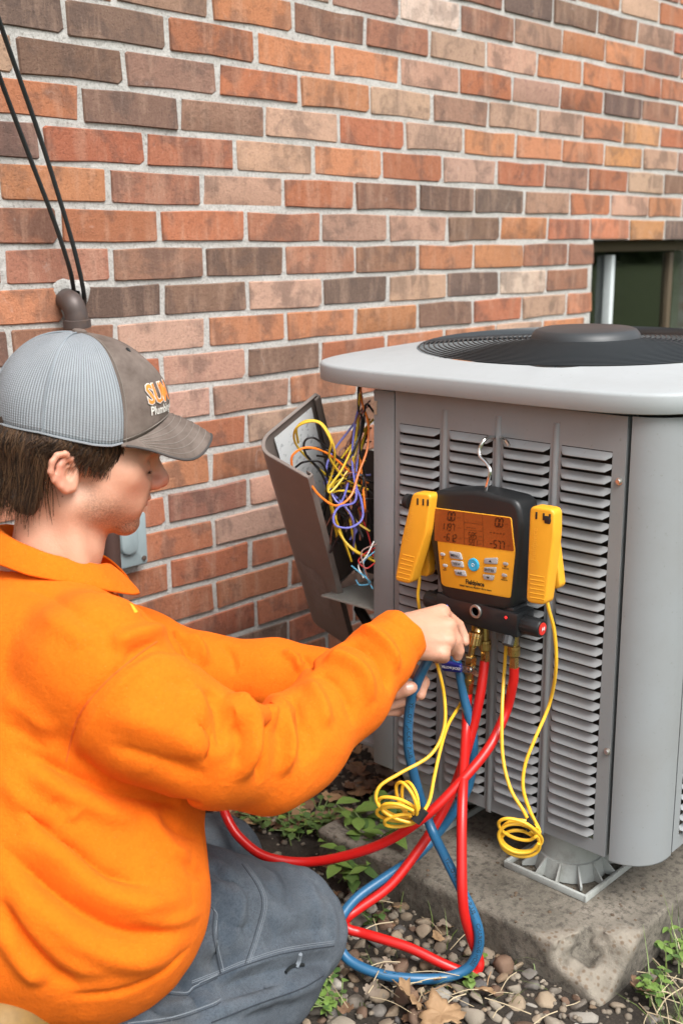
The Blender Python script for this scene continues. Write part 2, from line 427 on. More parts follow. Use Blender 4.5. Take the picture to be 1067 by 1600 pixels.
ca = me.color_attributes.new('tone', 'FLOAT_COLOR', 'CORNER'); q = 0; buf = []
for p, c in zip(me.polygons, rest_c): buf += [(*c, 1)] * p.loop_total
ca.data.foreach_set('color', np.array(buf, dtype=np.float32).ravel())
M_brick2 = M_brick.copy(); M_brick2.name = 'fired_clay_brick_rest'; tt = M_brick2.node_tree
oi = next(n for n in tt.nodes if n.type == 'OBJECT_INFO'); at = tt.nodes.new('ShaderNodeAttribute'); at.attribute_name = 'tone'
for l in [l for l in tt.links if l.from_socket == oi.outputs['Color']]: tt.links.new(at.outputs['Color'], l.to_socket)
o = link_mesh('bricks_beyond', me, M_brick2, wall); o['kind'] = 'stuff'
# mortar bed with the window opening
MY0, MY1 = WY + 0.0035, WY + 0.20; mb = MB(); top = Z0 + 20 * RH
for (x0, x1, z0, z1) in ((-1.6, WX0 - 0.003, -0.15, top), (WX1, 7.0, -0.15, top), (WX0 - 0.003, WX1, WZ1 + 0.004, top), (WX0 - 0.003, WX1, -0.15, WZ0)):
    mb.box(((x0 + x1) / 2, (MY0 + MY1) / 2, (z0 + z1) / 2), (x1 - x0, MY1 - MY0, z1 - z0))
mb.build('mortar', M_mortar, wall, smooth=False)
# window: steel frame, panes, dark basement behind
M_fr = simple('painted_window_frame', (0.55, 0.60, 0.60), 0.45); M_frb = simple('weathered_brown_frame', (0.085, 0.062, 0.036), 0.6, bump=0.2)
M_gl = NT('window_glass').set(Base_Color=(0.85, 0.93, 0.88), Roughness=0.02, Transmission_Weight=1.0, IOR=1.5)
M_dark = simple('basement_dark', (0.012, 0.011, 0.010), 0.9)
win = empty('basement_window', (WX0 + 0.4, WY + 0.08, WZ0)); put(win, wall)
fy = WY + 0.075
mb = MB()
for (x0, x1, z0, z1) in ((WX0, WX1, WZ1 - 0.03, WZ1), (WX0, WX1, WZ0, WZ0 + 0.03), (WX0, WX0 + 0.016, WZ0, WZ1), (WX1 - 0.02, WX1, WZ0, WZ1)):
    mb.box(((x0+x1)/2, fy + 0.01, (z0+z1)/2), (x1-x0, 0.03, z1-z0), bev=0.002)
mb.build('frame', M_frb, win)
xm = PY(950, 440, fy)[0]; xt = PY(1046, 430, fy)[0]
MB().box((xm, fy, (WZ0+WZ1)/2 - 0.012), (0.021, 0.028, WZ1-WZ0-0.055), bev=0.002).build('mullion', M_fr, win)
MB().box((xt, fy + 0.01, (WZ0+WZ1)/2 - 0.01), (0.026, 0.026, WZ1-WZ0-0.05), bev=0.002).build('mullion', M_frb, win)
for (x0, x1) in ((WX0 + 0.016, xm - 0.009), (xm + 0.009, xt - 0.012), (xt + 0.012, WX1 - 0.02)):
    MB().box(((x0+x1)/2, fy + 0.012, (WZ0+WZ1)/2), (x1-x0, 0.004, WZ1-WZ0-0.05)).build('pane', M_gl, win, smooth=False)
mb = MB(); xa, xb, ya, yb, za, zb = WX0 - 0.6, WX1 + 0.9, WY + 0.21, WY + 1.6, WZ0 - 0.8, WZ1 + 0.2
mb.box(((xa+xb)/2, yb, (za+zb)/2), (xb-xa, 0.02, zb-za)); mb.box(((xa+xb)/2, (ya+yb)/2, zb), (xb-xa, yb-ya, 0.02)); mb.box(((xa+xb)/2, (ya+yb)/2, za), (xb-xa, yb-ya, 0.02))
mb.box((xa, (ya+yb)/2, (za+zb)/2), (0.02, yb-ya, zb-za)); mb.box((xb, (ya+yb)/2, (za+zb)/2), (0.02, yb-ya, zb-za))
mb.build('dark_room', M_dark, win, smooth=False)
# mortar smear round the pipe
pe = PY(112, 462, WY); V = []; n = 22
rr = [0.036 + 0.007 * math.sin(k * 0.9) + random.uniform(-0.003, 0.003) for k in range(n)]
for ring, (s, yy) in enumerate(((1.0, -0.0008), (0.8, -0.006), (0.35, -0.007))):
    for k in range(n):
        a = 2 * math.pi * k / n; V.append((pe[0] + rr[k] * s * math.cos(a), WY + yy + random.uniform(-0.001, 0.001), pe[2] + rr[k] * s * math.sin(a) * 0.9))
Fc = [(i*n+k, (i+1)*n+k, (i+1)*n+(k+1) % n, i*n+(k+1) % n) for i in (0, 1) for k in range(n)] + [tuple(2*n+k for k in range(n))]
mesh_np('mortar_patch', V, [f[::-1] for f in Fc], M_mortar, wall)

# ---- pipe elbow, cables, outlet box and conduit on the wall
M_rust = scuffed('brown_oxidised_pipe', (0.085, 0.066, 0.060), 0.5, 0.3, (0.16, 0.09, 0.05), 0.5, 25)
M_blk = simple('black_cable_rubber', (0.010, 0.013, 0.014), 0.45)
p0, p1_, p2_ = PY(104, 468, WY - 0.004), PY(112, 470, WY - 0.035), PY(121, 506, WY - 0.040)
path = catmull([PY(100, 462, WY + 0.02), p0, PY(113, 474, WY - 0.034), PY(119, 490, WY - 0.040), p2_], 6)
mb = MB(); mb.tube(path, 0.0195, 16); dd = nrm(path[-1] - path[-3])
mb.lathe(path[-1] - dd * 0.008, dd, [(0, 0.0195), (0.001, 0.0235), (0.014, 0.0235), (0.015, 0.021), (0.004, 0.017)], 20)
mb.lathe(path[3], nrm(path[4] - path[2]), [(0, 0.0195), (0.001, 0.0225), (0.007, 0.0225), (0.008, 0.0195)], 20)
elbow = mb.build('pipe_elbow', M_rust); tag(elbow, 'brown metal pipe elbow coming out of the wall above the cap', 'pipe')
for lab, pts in (('upper right of the two black cables running down into the wall behind the pipe elbow', [(-75, -170, 1.50), (-30, -60, 1.58), (2, 40, 1.62), (60, 205, 1.645), (104, 345, 1.655), (124, 420, 1.66), (132, 462, 1.67), (132, 475, 1.70)]),
                 ('lower left of the two black cables running down into the wall behind the pipe elbow', [(-85, -130, 1.50), (-40, 0, 1.58), (0, 120, 1.62), (45, 240, 1.64), (85, 345, 1.65), (108, 415, 1.66), (115, 448, 1.68), (116, 458, 1.71)])):
    pp = catmull([PY(u, v, y) for u, v, y in pts], 8)
    o = MB().tube(pp, 0.0040, 8).build('cable', M_blk); tag(o, lab, 'cable', 'black cables on the wall')
M_box = simple('grey_cast_box', (0.34, 0.42, 0.44), 0.45, 0.3)
bc = PY(184, 838, WY - 0.001); ob = empty('outlet_box', (bc[0], WY, bc[2])); tag(ob, 'grey metal outlet box on the wall beside the chin', 'electrical box')
MB().prism(rrect(0.092, 0.100, 0.006), (bc[0], WY, bc[2] - 0.006), (1, 0, 0), (0, 0, 1), (0, -1, 0), 0.0, 0.030, 0.003).build('cover', M_box, ob)
MB().prism(rrect(0.040, 0.060, 0.018, 6), (bc[0] + 0.002, WY, bc[2]), (1, 0, 0), (0, 0, 1), (0, -1, 0), 0.028, 0.040, 0.006).build('flap', M_box, ob)
MB().lathe((bc[0] + 0.036, WY - 0.0305, bc[2] - 0.044), (0, -1, 0), [(0, 0.005), (0.002, 0.005), (0.0028, 0.003)], 12).build('screw', M_rust, ob)
cp = [PY(u, v, WY - 0.062) for u, v in ((168, 800), (170, 900), (173, 1000), (178, 1200))]
cx0 = cp[0][0]; o = MB().tube([(cx0 + 0.006, WY - 0.062, z) for z in np.linspace(0.0, cp[0][2] + 0.05, 10)], 0.0150, 16).build('conduit', scuffed('brown_conduit', (0.075, 0.042, 0.034), 0.5, 0.2, (0.03, 0.02, 0.02), 0.4, 20))
tag(o, 'dark brown vertical pipe in front of the grey outlet box', 'pipe')

# ---- far trees across the lawn (seen only as the green in the window glass)
def leaf_mass(n, fx, size, mat, name):
    c = fx(n); d = RNG.normal(size=(n, 3)); d /= np.linalg.norm(d, axis=1, keepdims=True); e = np.cross(d, RNG.normal(size=(n, 3))); e /= np.linalg.norm(e, axis=1, keepdims=True)
    s = (RNG.random((n, 1)) * 0.6 + 0.6) * size; g = np.cross(d, e) * 0.6
    V = np.stack([c - d*s, c + g*s, c + d*s, c - g*s], 1).reshape(-1, 3); return V, [(4*i, 4*i+1, 4*i+2, 4*i+3) for i in range(n)]
def ff(n):
    x = RNG.uniform(2, 60, n); base = 4.5 + 2.2 * np.sin(x * 0.7) + 1.2 * np.sin(x * 1.9 + 1); return np.stack([x, -26 + RNG.normal(size=n) * 1.3, RNG.random(n) ** 0.8 * base], 1)
V, Fc = leaf_mass(9000, ff, 0.32, None, '')
M_tree = simple('tree_leaves', (0.055, 0.085, 0.022), 0.7, var=0.5, scale=0.6)
o = mesh_np('tree_line', V, Fc, M_tree, None, False); tag(o, 'far green trees across the lawn mirrored in the window', 'trees', kind='stuff')
# ================================================================== air conditioner on its pad
XF = 1.339; YR, YL = 0.741, 1.199; ZT, ZB = CH - 0.227, CH - 0.880; RC = 0.064
YEND = 1.330; XEND = 2.00
def M_sheet(name, col, dirt=0.25):
    t = NT(name); n = t.noise(5, 6, 0.65); n2 = t.noise(160, 3); st = t.noise(26, 4, 0.6, t.mapping((1, 1, 0.10)))
    c = t.mix(t.ramp(n, [(0.45, 0), (0.75, dirt)]), col, (0.17, 0.15, 0.125)); c = t.mix(t.ramp(st, [(0.55, 0), (0.8, dirt * 0.8)]), c, (0.30, 0.29, 0.27))
    c = t.mix(t.ramp(n2, [(0.66, 0), (0.75, 0.35)]), c, (0.13, 0.12, 0.10))
    t.set(Base_Color=c, Roughness=t.ramp(n, [(0.3, 0.42), (0.75, 0.58)]), Specular_IOR_Level=0.4); t.bump(n2, 0.06, 0.0004); return t.m
M_ac = M_sheet('grey_enamel_sheet', (0.245, 0.258, 0.266)); M_lid = M_sheet('pale_grey_lid', (0.34, 0.365, 0.375), 0.14)
M_acb = simple('dark_fin_coil', (0.018, 0.017, 0.016), 0.7, bump=0.3, bscale=500)
M_gril = simple('black_coated_wire', (0.018, 0.023, 0.026), 0.42); M_hub = simple('dark_hub_plastic', (0.030, 0.034, 0.037), 0.45, bump=0.1)
M_steel = simple('zinc_screw', (0.55, 0.54, 0.50), 0.32, 0.9)
ac = empty('air_conditioner', (XF + 0.33, 1.0, 0.09)); tag(ac, 'grey outdoor air conditioner with louvred sides and round black fan grille on top', 'air conditioner')

# front panel: stiles and rails, louvers in four columns
fp = empty('front_panel', (XF, (YR + YL) / 2, ZB)); put(fp, ac)
yA = PX(617, 613, XF)[1]                                   # panel / left post joint
cols = []
for (ua, ub, vv) in ((628, 687, 663), (701, 767, 674), (783, 860, 685), (877, 961, 694)):
    cols.append((PX(ua, vv, XF)[1], PX(ub, vv, XF)[1]))
cw = np.mean([a - b for a, b in cols]); pit = np.mean(np.diff([(a + b) / 2 for a, b in cols]))
c0 = np.mean([(a + b) / 2 - i * pit for i, (a, b) in enumerate(cols)])
LT = PX(630, 662, XF)[2]; LB = PX(900, 1302, XF)[2]; NL = 35; LP = (LT - LB) / NL
yR2 = YR + 0.002; ys_ = [yA - 0.001]
for i in range(4): ys_ += [c0 + i * pit + cw / 2, c0 + i * pit - cw / 2]
ys_.append(yR2)
mb = MB(); T = 0.0018
for i in range(0, 10, 2):
    a, b = ys_[i], ys_[i + 1]; mb.box((XF + T/2, (a+b)/2, (LT+LB)/2), (T, a-b, LT-LB))
mb.box((XF + T/2, (ys_[0]+ys_[-1])/2, (ZT+LT)/2), (T, ys_[0]-ys_[-1], ZT-LT)); mb.box((XF + T/2, (ys_[0]+ys_[-1])/2, (ZB+LB)/2), (T, ys_[0]-ys_[-1], LB-ZB))
mb.box((XF + 0.009, yR2 + T/2, (ZT+ZB)/2), (0.016, T, ZT-ZB)); mb.box((XF + 0.009, ys_[0] - T/2, (ZT+ZB)/2), (0.016, T, ZT-ZB)); mb.box((XF + 0.009, (ys_[0]+ys_[-1])/2, ZT - T/2), (0.015, ys_[0]-ys_[-1]-0.004, T))
mb.box((XF + 0.009, (ys_[0]+ys_[-1])/2, ZB + T/2), (0.015, ys_[0]-ys_[-1]-0.004, T))
mb.build('sheet', M_ac, fp, smooth=False)
# pressed ribs on the stiles
mb = MB()
for i in (1, 2, 3):
    yc = (ys_[2*i] + ys_[2*i+1]) / 2; V = []
    prof = [(-0.0048, 0.0), (-0.0030, -0.0022), (0.0, -0.0030), (0.0030, -0.0022), (0.0048, 0.0)]
    for z, s in ((LT + 0.030, 0.0), (LT + 0.020, 1), (LB - 0.016, 1), (LB - 0.024, 0.0)):
        V += [(XF + p * s - 0.0003, yc + q, z) for q, p in prof]
    MB().add(V, [(r*5+k, r*5+k+1, (r+1)*5+k+1, (r+1)*5+k) for r in range(3) for k in range(4)]).build('rib', M_ac, fp)
def louver_mesh(w, ax):
    """one pressed louver: face slopes out and down from its top edge, ends rounded back to the sheet"""
    nn = 13; hh = LP * 0.68; dep = 0.0078; V = []; rows = [(0.0, 0.0), (0.30, 0.22), (0.62, 0.62), (0.90, 0.96), (1.0, 1.0), (1.0, 0.86)]
    for k in range(nn):
        s = k / (nn - 1) * 2 - 1; y = s * w / 2; e = max(0.0, (abs(s) * w / 2 - (w / 2 - 0.010)) / 0.010); f = math.sqrt(max(0.0, 1 - e * e))
        for (dz, dx) in rows: V.append((-dep * dx * (0.12 + 0.88 * f) if dx else 0.0008, y, -hh * dz * (0.55 + 0.45 * f)))
    V2 = [(v[0], v[1], v[2]) if ax == 0 else (v[1], v[0], v[2]) for v in V]; n = len(rows)
    Fc = [(k*n+i, (k+1)*n+i, (k+1)*n+i+1, k*n+i+1) for k in range(nn-1) for i in range(n-1)]
    if ax: Fc = [f[::-1] for f in Fc]
    me = bpy.data.meshes.new('louver'); me.from_pydata(V2, [], Fc); me.update(); me.materials.append(M_ac); me.shade_smooth(); return me
lm = louver_mesh(cw, 0)
for i in range(4):
    for k in range(NL):
        o = bpy.data.objects.new('louver', lm); COL.objects.link(o); o.location = (XF + 0.0002, c0 + i * pit, LT - k * LP - 0.0012)
        o.rotation_euler = (0, random.uniform(-0.02, 0.02), 0); put_fast(o, fp)
for (u, v) in ((967, 752), (949, 1174)):
    q = PX(u, v, XF); MB().lathe((XF - 0.0002, q[1], q[2]), (-1, 0, 0), [(0, 0.0052), (0.0015, 0.0052), (0.0016, 0.0040), (0.0042, 0.0040), (0.005, 0.0030)], 12).build('screw', M_steel, fp)
# coil behind the louvers, left post, right corner post, side panel, inner walls
MB().box((XF + 0.055, (0.71 + 1.175)/2, (ZT+ZB)/2), (0.03, 0.47, ZT-ZB-0.01)).build('coil', M_acb, ac, smooth=False)
mb = MB(); mb.box((XF + 0.004, (yA + 0.0015 + YL)/2, (ZT+ZB)/2), (0.007, YL - yA - 0.003, ZT-ZB-0.002), bev=0.0012)
mb.box((XF + 0.09, YL - 0.012, (ZT+ZB)/2), (0.165, 0.003, ZT-ZB-0.004)); mb.build('left_post', M_ac, ac)
q = MB().box((XF + 0.0005, YL - 0.006, ZT - 0.03), (0.003, 0.006, 0.022)).build('clip', M_steel, ac)
mb = MB(); V = []; n = 14; yc, xc = YR - 0.004 - 0.0, XF + RC
rp = RC - 0.002
prof = [(XF + 0.014, YR - 0.0045), (XF + 0.0005, YR - 0.0045)] + [(xc - (RC - 0.0005) * math.cos(a), YR - 0.0045 - (RC - 0.0045) * math.sin(a)) for a in np.linspace(0.03, math.pi/2, n)] + [(xc + 0.012, YR - RC), (xc + 0.012, YR - RC + 0.012)]
for z in (ZB - 0.004, ZB - 0.002, ZT, ZT + 0.001): V += [(x, y, z) for x, y in prof]
k_ = len(prof); mb.add(V, [(r*k_+i, r*k_+i+1, (r+1)*k_+i+1, (r+1)*k_+i) for r in range(3) for i in range(k_-1)]); cpost = mb.build('corner_post', M_ac, ac)
cpost.modifiers.new('thick', 'SOLIDIFY').thickness = 0.0015
sp = empty('side_panel', (1.7, YR - RC, ZB)); put(sp, ac); YS = YR - RC
mb = MB(); sx0 = XF + RC + 0.015; sc0 = sx0 + 0.018 + cw / 2; edges = [sx0]
for i in range(4): edges += [sc0 + i * pit - cw/2 if False else sc0 + i * abs(pit) - cw/2, sc0 + i * abs(pit) + cw/2]
edges.append(XEND - RC)
for i in range(0, 10, 2): a, b = edges[i], edges[i+1]; mb.box(((a+b)/2, YS + T/2, (LT+LB)/2), (b-a, T, LT-LB))
mb.box(((edges[0]+edges[-1])/2, YS + T/2, (ZT+LT)/2), (edges[-1]-edges[0], T, ZT-LT)); mb.box(((edges[0]+edges[-1])/2, YS + T/2, (ZB+LB)/2), (edges[-1]-edges[0], T, LB-ZB))
mb.box((edges[0] + T/2, YS + 0.008, (ZT+ZB)/2), (T, 0.014, ZT-ZB)); mb.build('sheet', M_ac, sp, smooth=False)
lm2 = louver_mesh(cw, 1); rv, rf = [], []
for i in range(4):
    for k in range(NL):
        loc = (sc0 + i * abs(pit), YS + 0.0002, LT - k * LP - 0.0012)
        if i == 0: o = bpy.data.objects.new('louver', lm2); COL.objects.link(o); o.location = loc; put_fast(o, sp)
        else:
            n0 = len(rv); rv += [(v.co.x + loc[0], v.co.y + loc[1], v.co.z + loc[2]) for v in lm2.vertices]; rf += [tuple(x + n0 for x in p.vertices) for p in lm2.polygons]
o = mesh_np('louvers_beyond', rv, rf, M_ac, sp); o['kind'] = 'stuff'
mb = MB(); mb.box((1.70, YS + 0.05, (ZT+ZB)/2), (XEND - XF - 0.12, 0.02, ZT-ZB-0.02)); mb.box((XEND - 0.03, 1.0, (ZT+ZB)/2), (0.02, 0.56, ZT-ZB-0.02)); mb.box((1.75, YL - 0.04, (ZT+ZB)/2), (0.50, 0.02, ZT-ZB-0.02))
mb.box((1.66, 0.95, ZB + 0.012), (0.56, 0.46, 0.012)); mb.build('inner_casing', M_acb, ac, smooth=False)
mb = MB(); mb.box((XF + 0.33, 1.225, ZB + 0.012), (0.60, 0.110, 0.010), bev=0.002); mb.box((XF + 0.34, 1.279, ZB + 0.03), (0.60, 0.003, 0.03)); mb.build('base_pan', M_ac, ac)
mb = MB(); mb.box((XEND + 0.0, 0.985, (ZT+ZB)/2), (0.004, 0.58, ZT-ZB)); mb.build('back_panel', M_ac, ac, smooth=False)
mb = MB(); mb.box((1.80, YEND, (ZT+ZB)/2), (0.40, 0.004, ZT-ZB)); mb.build('left_panel', M_ac, ac, smooth=False)

# lid with fan opening
LC = np.array([1.662, 1.008]); RO = 0.283; HX, HY = 0.352, 0.364; LZ = ZT + 0.005; TILT = math.radians(1.9)
def tilt(v):
    v = np.asarray(v, float); dx = v[0] - (LC[0] - HX); dz = v[2] - LZ
    return np.array([LC[0] - HX + dx * math.cos(TILT) - dz * math.sin(TILT), v[1], LZ + dx * math.sin(TILT) + dz * math.cos(TILT)])
NS = 144
def outline(a, inset):
    """rounded square with bowed sides"""
    c, s = math.cos(a), math.sin(a); e = 5.6
    r = 1.0 / ((abs(c)) ** e + (abs(s)) ** e) ** (1 / e); return LC[0] + c * r * (HX - inset), LC[1] + s * r * (HY - inset)
notch_a = math.atan2(0.90 - LC[1], 1.40 - LC[0])
rings = [(0.010, 0.0), (0.001, 0.0), (0.0, 0.0012), (0.0, 0.023), (0.0006, 0.0255), (0.0022, 0.0275), (0.005, 0.0285), (0.030, 0.0320)]
V = []
for (ins, z) in rings:
    for k in range(NS): x, y = outline(2*math.pi*k/NS, ins); V.append(tilt((x, y, LZ + z)))
def opening(a):
    d = abs((a - notch_a + math.pi) % (2*math.pi) - math.pi) * RO; return RO + 0.014 * max(0.0, min(1.0, (0.030 - d) / 0.008))
for (f, z) in ((0.0, 0.0425), (0.004, 0.0435), (0.0, 0.040), (0.0, 0.0)):
    for k in range(NS):
        a = 2*math.pi*k/NS; r = opening(a) + (0.004 if f == 0.0 and z > 0.042 else 0.0)
        V.append(tilt((LC[0] + r*math.cos(a), LC[1] + r*math.sin(a), LZ + z)))
nr = len(rings) + 4
Fc = [(i*NS+k, i*NS+(k+1) % NS, (i+1)*NS+(k+1) % NS, (i+1)*NS+k) for i in range(nr-1) for k in range(NS)]
lid = mesh_np('top_cover', V, Fc, M_lid, ac, True, 50)
V = [];
for (r, z) in ((RO, -0.002), (0.0, -0.002)): pass
mb = MB(); mb.lathe((LC[0], LC[1], LZ - 0.14), (0, 0, 1), [(0.0, RO), (0.13, RO)], 64); o = mb.build('fan_shroud', M_acb, ac)
blades = MB()
for b in range(4):
    V = []
    for i in range(7):
        r = 0.05 + 0.21 * i / 6
        for j in range(4):
            a = b * math.pi/2 + 0.3 + (j / 3 - 0.5) * 1.0; V.append((LC[0] + r*math.cos(a), LC[1] + r*math.sin(a), LZ - 0.06 + (j/3 - 0.5) * 0.05))
    blades.add(V, [(i*4+j, (i+1)*4+j, (i+1)*4+j+1, i*4+j+1) for i in range(6) for j in range(3)])
blades.build('fan_blades', M_gril, ac)
gr = empty('fan_grille', tilt((LC[0], LC[1], LZ + 0.045))); put(gr, ac)
def dome(r): return 0.0445 + 0.014 * (1 - (r / RO) ** 2)
for i in range(23):
    r = 0.098 + (RO - 0.004 - 0.098) * i / 22
    path = [tilt((LC[0] + r*math.cos(a), LC[1] + r*math.sin(a), LZ + dome(r))) for a in np.linspace(0, 2*math.pi, 72, endpoint=False)]
    MB().tube(path, 0.00125, 5, closed=True).build('ring_wire', M_gril, gr)
for k in range(8):
    a = notch_a + k * math.pi / 4
    path = [tilt((LC[0] + r*math.cos(a), LC[1] + r*math.sin(a), LZ + dome(r) - 0.0036)) for r in np.linspace(0.06, RO + 0.008, 9)]
    MB().tube(path, 0.0022, 6).build('spoke_wire', M_gril, gr)
hz = LZ + 0.057; prof = [(-0.012, 0.088), (-0.002, 0.091), (0.004, 0.089), (0.011, 0.083), (0.013, 0.078), (0.0125, 0.0)]
mb = MB(); mb.lathe((0, 0, 0), (0, 0, 1), prof, 56); mb.v = [tuple(tilt((LC[0] + v[0], LC[1] + v[1], hz + v[2]))) for v in mb.v]; mb.build('hub_cap', M_hub, gr)

# control compartment left open by the missing cover
M_galv = scuffed('galvanised_plate', (0.40, 0.41, 0.38), 0.45, 0.5, (0.16, 0.12, 0.08), 0.5, 14)
M_can = simple('capacitor_can', (0.50, 0.53, 0.53), 0.35, 0.6); M_lab = simple('paper_label', (0.70, 0.52, 0.42), 0.7)
zsh = PX(575, 930, 1.40)[2]
MB().box((1.425, 1.262, zsh), (0.165, 0.125, 0.0025)).build('shelf', M_galv, ac, smooth=False)
mb = MB(); mb.box((1.530, 1.305, (zsh + 0.665)/2 + 0.01), (0.003, 0.235, 0.665 - zsh)); mb.box((1.50, 1.33, zsh + 0.05), (0.05, 0.08, 0.08), bev=0.004); mb.box((1.49, 1.27, zsh + 0.10), (0.05, 0.05, 0.06), bev=0.004); mb.build('back_plate', M_acb, ac, smooth=False)
mb = MB(); mb.lathe((1.445, 1.222, 0.640), (0, 0, 1), [(0, 0.021), (0.002, 0.0225), (0.125, 0.0225), (0.127, 0.0215), (0.130, 0.018)], 24); cap_ = mb.build('capacitor', M_can, ac)
mb = MB(); mb.lathe((1.445, 1.222, 0.655), (0, 0, 1), [(0, 0.0227), (0.028, 0.0227)], 24); mb.build('capacitor_label', M_lab, cap_)
mb = MB(); mb.lathe((1.445, 1.222, 0.712), (0, 0, 1), [(0, 0.0235), (0.012, 0.0235)], 24); mb.build('capacitor_strap', M_galv, cap_)
ctr = MB(); ctr.box((1.46, 1.235, 0.585), (0.06, 0.055, 0.05), bev=0.003); ctr.box((1.455, 1.235, 0.613), (0.045, 0.04, 0.012), bev=0.002); ctr.build('contactor', simple('contactor_black', (0.02, 0.02, 0.02), 0.4), ac)
MB().box((1.41, 1.214, 0.606), (0.018, 0.016, 0.014), bev=0.002).build('wire_connector', simple('white_nylon', (0.75, 0.76, 0.74), 0.4), ac)
mb = MB(); mb.tube([PX(566, 925, 1.44), PX(560, 950, 1.45), PX(590, 1000, 1.46)], 0.010, 8); mb.tube([(1.46, 1.26, zsh - 0.01), (1.50, 1.25, ZB + 0.02)], 0.012, 8); mb.build('suction_line', simple('black_foam_insulation', (0.012, 0.012, 0.012), 0.8, bump=0.3), ac)
WC = dict(y=(0.62, 0.42, 0.03), k=(0.012, 0.012, 0.013), o=(0.75, 0.19, 0.02), p=(0.13, 0.13, 0.42), b=(0.16, 0.06, 0.04), r=(0.35, 0.02, 0.02), c=(0.08, 0.28, 0.42), w=(0.6, 0.6, 0.58))
WM = {k: simple('wire_' + dict(y='yellow', k='black', o='orange', p='purple', b='brown', r='red', c='blue', w='white')[k], v, 0.4) for k, v in WC.items()}
wires = [
 ('y', [(575, 765, 1.86), (540, 748, 1.84), (515, 715, 1.80), (517, 690, 1.78), (500, 662, 1.78), (478, 660, 1.78), (461, 672, 1.79), (463, 695, 1.82), (490, 725, 1.85), (530, 760, 1.88), (570, 800, 1.90)]),
 ('y', [(572, 770, 1.88), (535, 755, 1.86), (512, 765, 1.84), (520, 735, 1.83), (522, 700, 1.80), (505, 664, 1.79), (482, 657, 1.79), (464, 668, 1.80), (466, 692, 1.83)]),
 ('y', [(562, 615, 1.88), (556, 680, 1.86), (536, 730, 1.83), (514, 762, 1.82), (518, 768, 1.82), (540, 740, 1.84), (558, 700, 1.86), (566, 640, 1.88)]),
 ('y', [(526, 815, 1.88), (532, 835, 1.86), (550, 858, 1.85), (575, 872, 1.86), (590, 880, 1.87)]),
 ('y', [(524, 790, 1.89), (528, 828, 1.87), (545, 852, 1.86), (570, 868, 1.87), (590, 872, 1.88)]),
 ('y', [(540, 795, 1.88), (560, 818, 1.88), (578, 830, 1.88)]),
 ('k', [(560, 600, 1.90), (560, 640, 1.87), (566, 655, 1.86), (558, 690, 1.84), (540, 720, 1.84), (512, 700, 1.82), (490, 684, 1.80), (476, 690, 1.80), (478, 710, 1.82), (500, 735, 1.84), (515, 770, 1.86)]),
 ('k', [(478, 702, 1.82), (500, 700, 1.80), (514, 715, 1.82), (530, 745, 1.85), (560, 755, 1.87), (580, 765, 1.88)]),
 ('k', [(462, 730, 1.83), (475, 722, 1.82), (500, 722, 1.82), (512, 745, 1.84), (520, 790, 1.88), (505, 830, 1.90)]),
 ('k', [(480, 712, 1.83), (505, 745, 1.84), (510, 775, 1.86), (500, 815, 1.88), (530, 850, 1.90)]),
 ('k', [(585, 645, 1.88), (572, 632, 1.86), (568, 665, 1.86), (562, 700, 1.86), (574, 760, 1.87)]),
 ('k', [(585, 755, 1.86), (560, 745, 1.85), (545, 728, 1.84), (520, 716, 1.83), (495, 712, 1.81)]),
 ('k', [(585, 780, 1.86), (565, 782, 1.85), (550, 805, 1.87), (530, 800, 1.88)]),
 ('o', [(563, 603, 1.90), (566, 630, 1.87), (575, 660, 1.85), (574, 700, 1.84), (560, 740, 1.83), (548, 775, 1.82), (525, 790, 1.80), (500, 775, 1.79), (482, 752, 1.78)]),
 ('o', [(456, 730, 1.80), (457, 712, 1.79), (475, 700, 1.79), (500, 703, 1.80), (525, 718, 1.82), (550, 740, 1.85), (575, 755, 1.87)]),
 ('p', [(566, 620, 1.89), (555, 660, 1.86), (550, 720, 1.84), (556, 780, 1.82), (530, 792, 1.80), (521, 808, 1.79), (526, 822, 1.79), (548, 824, 1.80), (566, 810, 1.81), (564, 780, 1.82), (556, 755, 1.84), (560, 700, 1.86), (566, 640, 1.88)]),
 ('b', [(578, 626, 1.88), (560, 648, 1.86), (545, 700, 1.86), (535, 760, 1.87), (520, 820, 1.88), (516, 850, 1.89)]),
 ('b', [(580, 690, 1.88), (550, 695, 1.87), (530, 710, 1.86), (545, 760, 1.87), (575, 800, 1.88)]),
 ('r', [(578, 632, 1.87), (564, 650, 1.87), (540, 720, 1.86), (552, 770, 1.88), (575, 835, 1.88), (583, 870, 1.86)]),
 ('r', [(585, 880, 1.84), (572, 888, 1.83), (560, 876, 1.84), (574, 862, 1.85), (586, 856, 1.86)]),
 ('c', [(549, 884, 1.83), (560, 893, 1.82), (574, 905, 1.82), (578, 912, 1.83), (562, 914, 1.83), (556, 906, 1.83)]),
 ('c', [(585, 862, 1.85), (568, 878, 1.84), (572, 900, 1.83), (582, 920, 1.83)]),
 ('w', [(584, 846, 1.85), (572, 870, 1.84), (560, 884, 1.84), (568, 903, 1.83)]),
 ('b', [(588, 850, 1.85), (565, 862, 1.84), (570, 890, 1.83), (580, 915, 1.83)]),
]
rw = random.Random(9)
for i in range(22):
    a, b, m1, m2 = (rw.uniform(556, 584), rw.uniform(640, 780)), (rw.uniform(505, 580), rw.uniform(760, 880)), (rw.uniform(505, 570), rw.uniform(690, 790)), (rw.uniform(510, 575), rw.uniform(740, 840)); wires.append((rw.choice('kkkybrpo'), [(*a, 1.88), (*m1, rw.uniform(1.83, 1.9)), (*m2, rw.uniform(1.83, 1.9)), (*b, 1.89)]))
for c, pts in wires:
    pp = catmull([P(u, v, z) for u, v, z in pts], 7); MB().tube(pp, 0.0019 if c in 'ykop' else 0.0013, 6).build('wire', WM[c], ac)

